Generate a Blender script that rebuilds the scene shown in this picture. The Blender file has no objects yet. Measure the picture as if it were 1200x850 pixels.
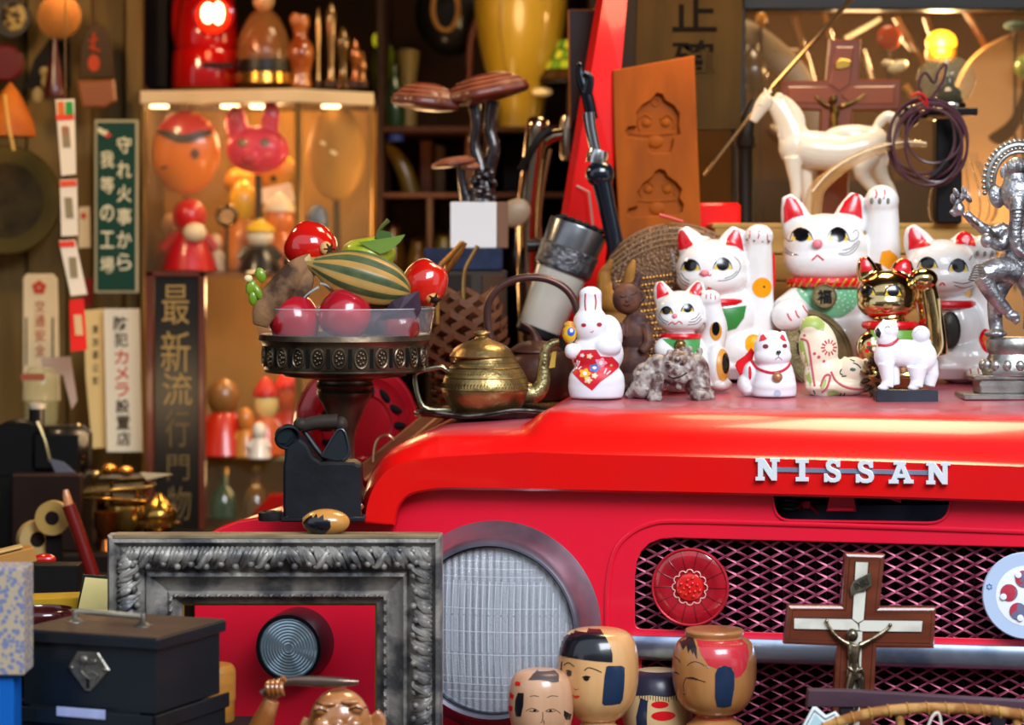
import bpy, bmesh, math, random
from mathutils import Vector, Matrix, Euler
from mathutils.bvhtree import BVHTree
from mathutils.geometry import delaunay_2d_cdt
random.seed(7)
SC = bpy.context.scene
COL = SC.collection
# ---------------- camera ----------------
FPX, DCAM, HZ, CZ = 3000.0, 3.0, 300.0, 1.5
cam = bpy.data.cameras.new('camera')
camo = bpy.data.objects.new('camera', cam)
COL.objects.link(camo)
camo.location = (0, -DCAM, CZ)
camo.rotation_euler = (math.radians(90), 0, 0)
cam.lens = 90
cam.sensor_width = 36
cam.shift_y = -(425 - HZ) / 1200.0
cam.clip_start = 0.1
cam.dof.use_dof = True
cam.dof.focus_distance = 3.0
cam.dof.aperture_fstop = 4.0
SC.camera = camo
# ---------------- sky, lights, exposure ----------------
w = bpy.data.worlds.new('sky')
SC.world = w
w.use_nodes = True
bg = w.node_tree.nodes['Background']
bg.inputs[0].default_value = (0.82, 0.90, 1.0, 1)
bg.inputs[1].default_value = 1.0
def lamp(kind, loc, energy, col, size=0.1, look=None, sy=None):
    l = bpy.data.lights.new('lamp_light', kind)
    l.energy = energy
    l.color = col
    if kind == 'AREA':
        l.size = size
        if sy:
            l.shape = 'RECTANGLE'
            l.size_y = sy
    elif kind == 'POINT':
        l.shadow_soft_size = size
    o = bpy.data.objects.new('lamp_light', l)
    COL.objects.link(o)
    o.location = loc
    if look is not None:
        o.rotation_euler = (Vector(look) - Vector(loc)).to_track_quat('-Z', 'Y').to_euler()
    return o
lamp('AREA', (1.2, -2.9, 3.45), 175, (0.86, 0.92, 1.0), 2.0, (0.2, 0.0, 1.1), 1.4)      # daylight of the open shop front
lamp('AREA', (0.5, 0.6, 2.75), 16, (1.0, 0.72, 0.42), 0.5, (0.3, 0.3, 1.0))            # warm shop ceiling lamp over the truck
SC.view_settings.view_transform = 'Standard'
SC.view_settings.look = 'None'
SC.view_settings.gamma = 1
SC.view_settings.exposure = 0.0
# ---------------- helpers ----------------
def P(px, py, Y=0.0):
    s = (DCAM + Y) / FPX
    return Vector(((px - 600) * s, Y, CZ - (py - HZ) * s))
def lin(h):
    c = [int(h[i:i + 2], 16) / 255 for i in (0, 2, 4)]
    return tuple(x / 12.92 if x <= 0.04045 else ((x + 0.055) / 1.055) ** 2.4 for x in c)
_m = {}
def M(h, rough=0.5, metal=0.0, h2=None, ns=40.0, nlo=0.35, nhi=0.7, bump=0.0, bs=60.0, coat=0.0, trans=0.0, emit=0.0, alpha=1.0, wave=None, ior=1.45, vor=None, stretch=None, voc=None):
    key = (h, rough, metal, h2, ns, nlo, nhi, bump, bs, coat, trans, emit, alpha, wave, vor, stretch, voc)
    if key in _m:
        return _m[key]
    m = bpy.data.materials.new('m_' + h)
    m.use_nodes = True
    nt = m.node_tree
    b = nt.nodes['Principled BSDF']
    c = lin(h) + (1,)
    b.inputs['Base Color'].default_value = c
    b.inputs['Roughness'].default_value = rough
    b.inputs['Metallic'].default_value = metal
    b.inputs['Coat Weight'].default_value = coat
    b.inputs['Coat Roughness'].default_value = 0.08
    b.inputs['Transmission Weight'].default_value = trans
    b.inputs['IOR'].default_value = ior
    if rough >= 0.5 and metal < 0.1:
        b.inputs['Specular IOR Level'].default_value = 0.2
    b.inputs['Alpha'].default_value = alpha
    if emit:
        b.inputs['Emission Color'].default_value = c
        b.inputs['Emission Strength'].default_value = emit
    tc = nt.nodes.new('ShaderNodeTexCoord')
    mp = nt.nodes.new('ShaderNodeMapping')
    nt.links.new(tc.outputs['Object'], mp.inputs[0])
    if stretch:
        mp.inputs['Scale'].default_value = stretch
    def noise(sc, det=5):
        n = nt.nodes.new('ShaderNodeTexNoise')
        n.inputs['Scale'].default_value = sc
        n.inputs['Detail'].default_value = det
        nt.links.new(mp.outputs[0], n.inputs['Vector'])
        return n
    if h2:
        n = noise(ns)
        r = nt.nodes.new('ShaderNodeValToRGB')
        r.color_ramp.elements[0].position = nlo
        r.color_ramp.elements[1].position = nhi
        r.color_ramp.elements[0].color = c
        r.color_ramp.elements[1].color = lin(h2) + (1,)
        nt.links.new(n.outputs['Fac'], r.inputs[0])
        nt.links.new(r.outputs[0], b.inputs['Base Color'])
    if voc:       # coloured cells: (scale, colour)
        v = nt.nodes.new('ShaderNodeTexVoronoi')
        v.inputs['Scale'].default_value = voc[0]
        nt.links.new(mp.outputs[0], v.inputs['Vector'])
        r = nt.nodes.new('ShaderNodeValToRGB')
        r.color_ramp.elements[0].position = voc[2]
        r.color_ramp.elements[1].position = voc[2] + 0.12
        r.color_ramp.elements[0].color = lin(voc[1]) + (1,)
        r.color_ramp.elements[1].color = c
        nt.links.new(v.outputs['Distance'], r.inputs[0])
        nt.links.new(r.outputs[0], b.inputs['Base Color'])
    if bump or wave or vor:
        bp = nt.nodes.new('ShaderNodeBump')
        bp.inputs['Strength'].default_value = bump or 0.5
        bp.inputs['Distance'].default_value = 0.003
        if wave:
            t = nt.nodes.new('ShaderNodeTexWave')
            t.inputs['Scale'].default_value = wave[0]
            t.inputs['Distortion'].default_value = wave[1]
            t.bands_direction = wave[2] if len(wave) > 2 else 'X'
            out = t.outputs['Fac']
            nt.links.new(mp.outputs[0], t.inputs['Vector'])
        elif vor:
            t = nt.nodes.new('ShaderNodeTexVoronoi')
            t.inputs['Scale'].default_value = vor
            out = t.outputs['Distance']
            nt.links.new(mp.outputs[0], t.inputs['Vector'])
        else:
            t = noise(bs)
            out = t.outputs['Fac']
        nt.links.new(out, bp.inputs['Height'])
        nt.links.new(bp.outputs[0], b.inputs['Normal'])
    _m[key] = m
    return m
def rotm(rot):
    return Euler([math.radians(a) for a in rot]).to_matrix() if not isinstance(rot, Matrix) else rot
def crm(pts, n=4, closed=False):
    """smooth a list of tuples (any length) by Catmull-Rom"""
    N = len(pts)
    out = []
    rng = range(N) if closed else range(N - 1)
    for i in rng:
        a = pts[(i - 1) % N] if closed else pts[max(i - 1, 0)]
        b = pts[i]
        c = pts[(i + 1) % N]
        d = pts[(i + 2) % N] if closed else pts[min(i + 2, N - 1)]
        for k in range(n):
            t = k / n
            out.append(tuple(0.5 * (2 * b[j] + (c[j] - a[j]) * t + (2 * a[j] - 5 * b[j] + 4 * c[j] - d[j]) * t * t + (3 * b[j] - a[j] - 3 * c[j] + d[j]) * t ** 3) for j in range(len(b))))
    if not closed:
        out.append(tuple(pts[-1]))
    return out
class G:
    """geometry collector; units and frame decided by whoever builds it"""
    def __init__(s):
        s.v, s.f, s.mi, s.m = [], [], [], 0
    def add(s, vs, fs):
        o = len(s.v)
        s.v += [Vector(v) for v in vs]
        s.f += [[i + o for i in f] for f in fs]
        s.mi += [s.m] * len(fs)
        return s
    def box(s, c, sz, rot=(0, 0, 0), bev=None):
        c = Vector(c)
        R = rotm(rot)
        hx, hy, hz = sz[0] / 2, sz[1] / 2, sz[2] / 2
        b = min(hx, hy, hz) * 0.18 if bev is None else min(bev, min(hx, hy, hz) * 0.9)
        vs = []
        idx = {}
        for sx in (-1, 1):
            for sy in (-1, 1):
                for sz_ in (-1, 1):
                    for ax in range(3):
                        h = [hx - b, hy - b, hz - b]
                        h[ax] += b
                        idx[(sx, sy, sz_, ax)] = len(vs)
                        vs.append(c + R @ Vector((sx * h[0], sy * h[1], sz_ * h[2])))
        fs = []
        for ax in range(3):
            for sg in (-1, 1):
                q = []
                for (p, r) in ((-1, -1), (1, -1), (1, 1), (-1, 1)):
                    k = [p, r]
                    k.insert(ax, sg)
                    q.append(idx[(k[0], k[1], k[2], ax)])
                fs.append(q)
        for ax in range(3):
            o1, o2 = [i for i in range(3) if i != ax]
            for a in (-1, 1):
                for bb in (-1, 1):
                    k = [0, 0, 0]
                    k[o1], k[o2] = a, bb
                    k0, k1 = list(k), list(k)
                    k0[ax], k1[ax] = -1, 1
                    fs.append([idx[(*k0, o1)], idx[(*k1, o1)], idx[(*k1, o2)], idx[(*k0, o2)]])
        for sx in (-1, 1):
            for sy in (-1, 1):
                for sz_ in (-1, 1):
                    fs.append([idx[(sx, sy, sz_, a)] for a in range(3)])
        return s.add(vs, fs)
    def lathe(s, prof, c=(0, 0, 0), n=32, rot=(0, 0, 0), smooth=1, sx=1.0, sy=1.0, cap=True):
        """prof (r, h); axis local z (h as given), then rot, then c"""
        if smooth > 1:
            prof = crm(prof, smooth)
        R = rotm(rot)
        c = Vector(c)
        vs, fs = [], []
        for (r, h) in prof:
            for i in range(n):
                a = 2 * math.pi * i / n
                vs.append(c + R @ Vector((r * sx * math.cos(a), r * sy * math.sin(a), h)))
        for j in range(len(prof) - 1):
            for i in range(n):
                fs.append([j * n + i, j * n + (i + 1) % n, (j + 1) * n + (i + 1) % n, (j + 1) * n + i])
        if cap:
            if prof[0][0] > 1e-6:
                fs.append(list(range(n))[::-1])
            if prof[-1][0] > 1e-6:
                fs.append([(len(prof) - 1) * n + i for i in range(n)])
        return s.add(vs, fs)
    def ball(s, c, r, rot=(0, 0, 0), n=16, m=10):
        if not isinstance(r, (tuple, list)):
            r = (r, r, r)
        R = rotm(rot)
        c = Vector(c)
        if min(r) > 9 and n == 16:
            n, m = 36, 22
        vs = [c + R @ Vector((0, 0, -r[2]))]
        for j in range(1, m):
            b = math.pi * j / m - math.pi / 2
            for i in range(n):
                a = 2 * math.pi * i / n
                vs.append(c + R @ Vector((r[0] * math.cos(b) * math.cos(a), r[1] * math.cos(b) * math.sin(a), r[2] * math.sin(b))))
        vs.append(c + R @ Vector((0, 0, r[2])))
        fs = []
        T = len(vs) - 1
        for i in range(n):
            fs.append([0, 1 + (i + 1) % n, 1 + i])
            fs.append([T, T - n + i, T - n + (i + 1) % n])
        for j in range(m - 2):
            for i in range(n):
                a = 1 + j * n
                fs.append([a + i, a + (i + 1) % n, a + n + (i + 1) % n, a + n + i])
        return s.add(vs, fs)
    def tube(s, pts, r, n=8, closed=False, sm=0, flat=1.0, cap=True):
        """pts 3D; r number or list; flat squashes section"""
        if not isinstance(r, (list, tuple)):
            r = [r] * len(pts)
        if max(r) > 7 and n in (10, 12, 14):
            n = 24
        q = [tuple(p) + (rr,) for p, rr in zip(pts, r)]
        if sm:
            q = crm(q, sm, closed)
        pt = [Vector(x[:3]) for x in q]
        rr = [max(x[3], 1e-5) for x in q]
        N = len(pt)
        vs, fs = [], []
        up = None
        for i in range(N):
            a = pt[(i - 1) % N] if (closed or i > 0) else pt[i]
            b = pt[(i + 1) % N] if (closed or i < N - 1) else pt[i]
            t = (b - a)
            t = t.normalized() if t.length > 1e-9 else Vector((0, 0, 1))
            if up is None:
                up = Vector((0, 1, 0)) if abs(t.y) < 0.9 else Vector((1, 0, 0))
            up = (up - t * up.dot(t))
            up = up.normalized() if up.length > 1e-6 else t.orthogonal().normalized()
            sd = t.cross(up)
            for k in range(n):
                an = 2 * math.pi * k / n
                vs.append(pt[i] + sd * (math.cos(an) * rr[i]) + up * (math.sin(an) * rr[i] * flat))
        for i in range(N if closed else N - 1):
            for k in range(n):
                a, b = i * n, ((i + 1) % N) * n
                fs.append([a + k, a + (k + 1) % n, b + (k + 1) % n, b + k])
        if not closed and cap:
            fs.append(list(range(n))[::-1])
            fs.append([(N - 1) * n + k for k in range(n)])
        return s.add(vs, fs)
    def prism(s, poly, y0, y1, bev=0.0):
        """poly in (x, z), depth from y0 to y1 (y0 = front); the front edge is bevelled"""
        n = len(poly)
        if bev:
            cx = sum(p[0] for p in poly) / n
            cz = sum(p[1] for p in poly) / n
            ar = sum(poly[i][0] * poly[(i + 1) % n][1] - poly[(i + 1) % n][0] * poly[i][1] for i in range(n))
            sg = 1 if ar > 0 else -1
            ins = []
            for i in range(n):
                a, b, c = Vector(poly[i - 1]), Vector(poly[i]), Vector(poly[(i + 1) % n])
                e1, e2 = (b - a), (c - b)
                e1 = e1.normalized() if e1.length else e2.normalized()
                e2 = e2.normalized() if e2.length else e1
                nn = Vector((-(e1.y + e2.y), e1.x + e2.x)) * sg
                l = nn.length
                nn = nn / l if l > 1e-6 else Vector((0, 0))
                k = bev / max(0.45, l / 2)
                ins.append((b.x + nn.x * k, b.y + nn.y * k))
            rings = [(ins, y0), (poly, y0 + bev * (1 if y1 > y0 else -1)), (poly, y1)]
        else:
            rings = [(poly, y0), (poly, y1)]
        vs, fs = [], []
        for pl, y in rings:
            vs += [(p[0], y, p[1]) for p in pl]
        for j in range(len(rings) - 1):
            for i in range(n):
                fs.append([j * n + i, j * n + (i + 1) % n, (j + 1) * n + (i + 1) % n, (j + 1) * n + i])
        fs.append(list(range(n)))
        fs.append([(len(rings) - 1) * n + i for i in range(n)][::-1])
        return s.add(vs, fs)
    def xf(s, M4):
        s.v = [M4 @ v for v in s.v]
        return s
def ell(cx, cz, rx, rz=None, n=20, rot=0):
    rz = rx if rz is None else rz
    c, q = math.cos(math.radians(rot)), math.sin(math.radians(rot))
    return [(cx + rx * math.cos(2 * math.pi * i / n) * c - rz * math.sin(2 * math.pi * i / n) * q, cz + rx * math.cos(2 * math.pi * i / n) * q + rz * math.sin(2 * math.pi * i / n) * c) for i in range(n)]
def mesh_of(g, conv=None, smooth=True, mats=()):
    me = bpy.data.meshes.new('shape')
    vs = [conv(v) for v in g.v] if conv else g.v
    me.from_pydata([tuple(v) for v in vs], [], g.f)
    for m in mats:
        me.materials.append(m)
    if len(mats) > 1:
        me.polygons.foreach_set('material_index', g.mi)
    bm = bmesh.new()
    bm.from_mesh(me)
    bmesh.ops.recalc_face_normals(bm, faces=bm.faces)
    for e in bm.edges:
        if len(e.link_faces) == 2 and e.calc_face_angle(0) > math.radians(38):
            e.smooth = False
    for f in bm.faces:
        f.smooth = smooth
    bm.to_mesh(me)
    bm.free()
    return me
def link(name, me, parent=None, loc=None):
    o = bpy.data.objects.new(name, me)
    COL.objects.link(o)
    if parent:
        o.parent = parent
    if loc is not None:
        o.location = loc
    return o
def tags(o, label=None, cat=None, group=None, kind=None):
    if label: o['label'] = label
    if cat: o['category'] = cat
    if group: o['group'] = group
    if kind: o['kind'] = kind
    return o
def remesh(me, vox, sm=4, fac=0.5):
    o = bpy.data.objects.new('tmp', me)
    COL.objects.link(o)
    r = o.modifiers.new('r', 'REMESH')
    r.mode = 'VOXEL'
    r.voxel_size = vox
    r.use_smooth_shade = True
    if sm:
        s = o.modifiers.new('s', 'SMOOTH')
        s.iterations = sm
        s.factor = fac
    dg = bpy.context.evaluated_depsgraph_get()
    dg.update()
    ev = o.evaluated_get(dg)
    out = bpy.data.meshes.new_from_object(ev)
    mats = [m for m in me.materials]
    bpy.data.objects.remove(o)
    out.materials.clear()
    for m in mats:
        out.materials.append(m)
    for p in out.polygons:
        p.use_smooth = True
        p.material_index = 0
    return out
class Fig:
    """a thing authored in photograph pixels at its own depth: x = px, y = depth in px (away), z = py; stands at base (bx, by, Y)"""
    def __init__(s, name, label, cat, bx, by, Y, group=None, dz=0):
        s.name, s.label, s.cat, s.group = name, label, cat, group
        s.bx, s.by, s.Y, s.k = bx, by, Y, (DCAM + Y) / FPX
        s.loc = P(bx, by, Y)
        s._root = None
        s.bvh = {}
    @property
    def root(s):
        if s._root is None:
            o = bpy.data.objects.new(s.name, None)
            o.empty_display_size = 0.02
            COL.objects.link(o)
            o.location = s.loc
            tags(o, s.label, s.cat, s.group)
            s._root = o
        return s._root
    def conv(s, v):
        return Vector(((v.x - s.bx) * s.k, v.y * s.k, (s.by - v.z) * s.k))
    def mesh(s, g, mats, vox=None, sm=4, smooth=True):
        mats = mats if isinstance(mats, (list, tuple)) else [mats]
        me = mesh_of(g, s.conv, smooth, mats)
        if vox:
            me = remesh(me, vox * s.k, sm)
        return me
    def part(s, name, g, mats, vox=None, sm=4, parent=None, label=None, smooth=True, kind=None):
        o = link(name, s.mesh(g, mats, vox, sm, smooth), parent or s.root)
        tags(o, label, None, None, kind)
        return o
    def solo(s, g, mats, vox=None, sm=4, smooth=True, kind=None):
        o = link(s.name, s.mesh(g, mats, vox, sm, smooth), None, s.loc)
        tags(o, s.label, s.cat, s.group, kind)
        s._root = o
        return o
    # paint on a body, applied from the front
    def _bvh(s, body):
        if body.name not in s.bvh:
            me = body.data
            s.bvh[body.name] = BVHTree.FromPolygons([v.co for v in me.vertices], [p.vertices[:] for p in me.polygons])
        return s.bvh[body.name]
    def hit(s, body, px, py, off=0.4):
        o = Vector(((px - s.bx) * s.k, -2.0, (s.by - py) * s.k))
        h = s._bvh(body).ray_cast(o, Vector((0, 1, 0)))
        if h[0] is None:
            return None
        nn = h[1] if h[1].y < 0 else -h[1]
        return h[0] + nn * off * s.k
    def decals(s, body, polys, name, mat, off=0.5, parent=None, label=None, step=None, deep=False):
        allv, allf = [], []
        for poly in polys:
            xs = [p[0] for p in poly]
            zs = [p[1] for p in poly]
            dx, dz = max(xs) - min(xs), max(zs) - min(zs)
            st = step or max(1.2, max(dx, dz) / 13)
            vs = []
            n = len(poly)
            for i in range(n):
                a, b = poly[i], poly[(i + 1) % n]
                L = math.hypot(b[0] - a[0], b[1] - a[1])
                m = max(1, int(L / st))
                for k in range(m):
                    vs.append(Vector((a[0] + (b[0] - a[0]) * k / m, a[1] + (b[1] - a[1]) * k / m)))
            nb = len(vs)
            x = min(xs) + st * 0.5
            while x < max(xs):
                z = min(zs) + st * 0.53
                while z < max(zs):
                    if pip(x, z, poly):
                        vs.append(Vector((x, z)))
                    z += st
                x += st
            try:
                r = delaunay_2d_cdt(vs, [], [list(range(nb))], 1, 1e-4)
            except Exception:
                continue
            o = len(allv)
            hs = [s.hit(body, v.x, v.y, off) for v in r[0]]
            good = [h for h in hs if h is not None]
            if not good:
                continue
            mp = {}
            for i, h in enumerate(hs):
                if h is not None:
                    mp[i] = len(allv)
                    allv.append(h)
            for f in r[2]:
                if all(i in mp for i in f):
                    c = [allv[mp[i]] for i in f]
                    if deep or max(q.y for q in c) - min(q.y for q in c) < 12 * s.k + 3 * st * s.k:
                        allf.append([mp[i] for i in f])
        if not allf:
            return None
        g = G()
        g.add(allv, allf)
        me = mesh_of(g, None, True, [mat])
        o = link(name, me, parent or body)
        tags(o, label, None, None, 'stuff' if len(polys) > 1 else None)
        return o
    def decal(s, body, poly, name, mat, off=0.5, **k):
        if name == 'ear_inner':
            cx = sum(p[0] for p in poly) / len(poly)
            cz = max(p[1] for p in poly)
            poly = [(cx + (p[0] - cx) * 0.84, cz + (p[1] - cz) * 0.86) for p in poly]
            k['step'] = 1.6
            off = 0.7
        return s.decals(body, [poly], name, mat, off, **k)
    def lines(s, body, strokes, name, mat, r=0.5, parent=None, label=None, sm=4, off=0.1):
        """strokes: lists of (px, py) or (px, py, r)"""
        g = G()
        for st in strokes:
            q = crm([tuple(p[:2]) + ((p[2],) if len(p) > 2 else (r,)) for p in st], sm) if len(st) > 1 else st
            seg, rr = [], []
            for p in q:
                h = s.hit(body, p[0], p[1], off)
                if h is None:
                    continue
                seg.append(h)
                rr.append(p[2] * s.k)
            if len(seg) > 1:
                g.tube(seg, rr, 6)
        if not g.v:
            return None
        o = link(name, mesh_of(g, None, True, [mat]), parent or body)
        tags(o, label, None, None, 'stuff' if len(strokes) > 1 else None)
        return o
def pip(x, z, poly):
    c = False
    n = len(poly)
    for i in range(n):
        x1, z1 = poly[i]
        x2, z2 = poly[i - 1]
        if (z1 > z) != (z2 > z) and x < (x2 - x1) * (z - z1) / (z2 - z1) + x1:
            c = not c
    return c
def curve_geo(splines, ext=0.0, bev=0.0):
    """2D outlines (with holes) -> G with x, y(depth -ext..ext), z"""
    cu = bpy.data.curves.new('t', 'CURVE')
    cu.dimensions = '2D'
    cu.fill_mode = 'BOTH'
    cu.extrude = ext
    cu.bevel_depth = bev
    cu.bevel_resolution = 1
    for sp in splines:
        q = cu.splines.new('POLY')
        q.points.add(len(sp) - 1)
        for i, p in enumerate(sp):
            q.points[i].co = (p[0], p[1], 0, 1)
        q.use_cyclic_u = True
    return obj_geo(cu)
def obj_geo(data):
    o = bpy.data.objects.new('t', data)
    COL.objects.link(o)
    dg = bpy.context.evaluated_depsgraph_get()
    dg.update()
    me = bpy.data.meshes.new_from_object(o.evaluated_get(dg))
    g = G()
    g.add([(v.co.x, -v.co.z, v.co.y) for v in me.vertices], [list(p.vertices) for p in me.polygons])
    bpy.data.objects.remove(o)
    bpy.data.meshes.remove(me)
    return g
def text_geo(txt, ext=0.02, off=0.0):
    """text of em size 1 centred at origin; returns G (x, depth, z up)"""
    cu = bpy.data.curves.new('t', 'FONT')
    cu.body = txt
    cu.size = 1.0
    cu.extrude = ext
    cu.offset = off
    cu.resolution_u = 3
    g = obj_geo(cu)
    return g
def text_at(g, txt, cx, cy, wpx, hpx, y, rot=0, ext=0.6, off=0.0):
    """fit txt to box wpx x hpx centred at photo px (cx, cy), depth y, into a Fig-space G"""
    t = text_geo(txt, 0.5, off)
    if not t.v:
        return g
    xs = [v.x for v in t.v]
    zs = [v.z for v in t.v]
    mx, mz = (max(xs) + min(xs)) / 2, (max(zs) + min(zs)) / 2
    sx, sz = wpx / max(1e-6, max(xs) - min(xs)), hpx / max(1e-6, max(zs) - min(zs))
    c, q = math.cos(math.radians(rot)), math.sin(math.radians(rot))
    vs = []
    for v in t.v:
        a, b = (v.x - mx) * sx, -(v.z - mz) * sz
        vs.append((cx + a * c - b * q, y + (v.y) * ext * 2, cy + a * q + b * c))
    g.add(vs, t.f)
    return g
# truck front plane
YAW = math.radians(12)
NV = Vector((math.sin(YAW), math.cos(YAW), 0))
CAMP = Vector((0, -DCAM, CZ))
def TP(px, py, off=0.0):
    d = Vector(((px - 600) / FPX, 1, -(py - HZ) / FPX))
    t = (off - NV.dot(CAMP)) / NV.dot(d)
    return CAMP + d * t
HSL = 0.055
_h0 = TP(700, 478, 0.07)
def hoodpt(px, py):
    # plane z - HSL * (n.p) = const
    c0 = _h0.z - HSL * NV.dot(_h0)
    d = Vector(((px - 600) / FPX, 1, -(py - HZ) / FPX))
    nn = Vector((0, 0, 1)) - NV * HSL
    t = (c0 - nn.dot(CAMP)) / nn.dot(d)
    return CAMP + d * t
def hoodby(px, Y):
    lo, hi = 380.0, 500.0
    for _ in range(40):
        m = (lo + hi) / 2
        if hoodpt(px, m).y > Y: lo = m
        else: hi = m
    return m
def standby(z, Y):      # photo row of world height z at depth Y
    return HZ + (CZ - z) * FPX / (DCAM + Y)
def struct(name, g, mat, smooth=False):
    o = link(name, mesh_of(g, None, smooth, [mat]))
    o['kind'] = 'structure'
    return o
# ================= setting: shop shell =================
WOOD_D = M('4a2f18', 0.7, h2='2b1a0c', ns=6, bump=0.3, bs=30, stretch=(6, 6, 0.6))
struct('floor', G().box((0, -2.4, -0.03), (16, 12.6, 0.06), bev=0), M('3a3531', 0.8, h2='2a2624', ns=5))
struct('wall_back', G().box((0, 2.35, 1.6), (5.2, 0.08, 3.2), bev=0), M('33200f', 0.8, h2='1c120a', ns=3))
struct('wall_left', G().box((-2.3, 0.9, 1.6), (0.08, 3.0, 3.2), bev=0), M('3d2b18', 0.8, h2='2a1c10', ns=3))
struct('wall_right', G().box((2.3, 0.9, 1.6), (0.08, 3.0, 3.2), bev=0), M('3d2b18', 0.8, h2='2a1c10', ns=3))
struct('unseen_lintel', G().box((0, -0.4, 2.72), (5.0, 0.08, 0.8), bev=0), M('3a2a18', 0.7))  # unseen lintel, added to keep daylight off the background
struct('ceiling', G().box((0, 0.95, 3.1), (5.0, 2.75, 0.08), bev=0), M('4a3a28', 0.8))
struct('wall_opposite', G().box((0, -8.4, 1.9), (16, 0.2, 3.8), bev=0), M('8d8780', 0.8, h2='756f68', ns=1.2))
# ================= truck =================
PAINT = M('e4100e', 0.26, coat=0.35, h2='cf1a20', ns=4, nlo=0.45, nhi=0.75, bump=0.02, bs=30)
PAINT_COOLLIT = M('e31632', 0.3, coat=0.3, h2='d01838', ns=4, nlo=0.45, nhi=0.8)  # same red paint as the hood, cool street light mixed into the colour
CHROME = M('c8ccd4', 0.14, 1.0, h2='9aa0aa', ns=12, nlo=0.5, nhi=0.8)
DULLCH = M('b9bdc6', 0.32, 1.0, h2='8d929c', ns=20, nlo=0.5, nhi=0.75)
BLACK = M('0b0b0d', 0.6)
RUB = M('15151a', 0.5)
torg = Vector((0.25, 0.35, 0.0))
truck = bpy.data.objects.new('truck', None)
COL.objects.link(truck)
truck.location = torg
tags(truck, 'red vintage off-road truck seen from the front, with mesh grille and figurines on its hood', 'truck')
def tpart(name, g, mats, parent=truck, smooth=True, label=None, kind=None, vox=None):
    mats = mats if isinstance(mats, (list, tuple)) else [mats]
    me = mesh_of(g, lambda v: v - torg, smooth, mats)
    if vox: me = remesh(me, vox, 3)
    return tags(link(name, me, parent), label, None, None, kind)
def tmap(g, o0=0.0, k=0.001):
    """Fig-like pixel G (x px, y depth mm, z py) -> world on the truck plane"""
    g.v = [TP(v.x, v.z, o0 + v.y * k) for v in g.v]
    return g
# hood: matched curves  lip inner, lip, crease, mid, roll
Cc = [(425, 613), (428, 590), (437, 567), (454, 547), (476, 537.5), (513, 532), (559, 528.5), (603, 526), (618, 525), (636, 525.5), (660, 526.5), (700, 528), (850, 531.5), (1000, 535.5), (1117, 539.5), (1240, 544)]
Lc = [(461, 615), (463, 600), (469, 588), (479, 579), (495, 574.5), (522, 571.5), (560, 572), (603, 572.5), (618, 573), (636, 573), (660, 573.5), (700, 574.5), (850, 577.5), (1000, 581), (1117, 584.5), (1240, 588.5)]
Mc = [(423, 612), (425, 587), (433, 561), (449, 539), (472, 526), (510, 516), (557, 513), (600, 511), (619, 509), (634, 502), (656, 500), (700, 502), (850, 505.5), (1000, 509.5), (1117, 512), (1240, 516)]
Rc = [(424, 612), (427, 584), (437, 554), (456, 530), (480, 515), (517, 503), (560, 500), (598, 499), (616, 497), (634, 484), (656, 478), (700, 479), (850, 481), (1000, 483), (1117, 485), (1240, 487)]
def dens(c): return crm(c, 4)
rows = []
def rowpx(c, off): return [TP(p[0], p[1], off) for p in dens(c)]
lip = rowpx(Lc, 0.0)
rows.append([p + NV * 0.02 + Vector((0, 0, -0.001)) for p in lip])
rows.append([p + Vector((0, 0, -0.003)) + NV * 0.004 for p in lip])
rows.append(lip)
mid1 = [a.lerp(b, 0.9) - NV * 0.004 for a, b in zip(lip, rowpx(Cc, 0.0))]
rows.append(mid1)
rows.append(rowpx(Cc, 0.004))
cr = rowpx(Cc, 0.004)
mm = rowpx(Mc, 0.026)
rr_ = rowpx(Rc, 0.07)
rows.append([a.lerp(b, 0.5) + Vector((0, 0, 0.002)) for a, b in zip(cr, mm)])
rows.append(mm)
rows.append([a.lerp(b, 0.55) + Vector((0, 0, 0.003)) for a, b in zip(mm, rr_)])
rows.append(rr_)
for d in (0.05, 0.15, 0.3, 0.46, 0.62):
    rows.append([p + NV * d + Vector((0, 0, HSL * d)) for p in rr_])
g = G()
W = len(rows[0])
g.add([p for r in rows for p in r], [[j * W + i, j * W + i + 1, (j + 1) * W + i + 1, (j + 1) * W + i] for j in range(len(rows) - 1) for i in range(W - 1)])
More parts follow.
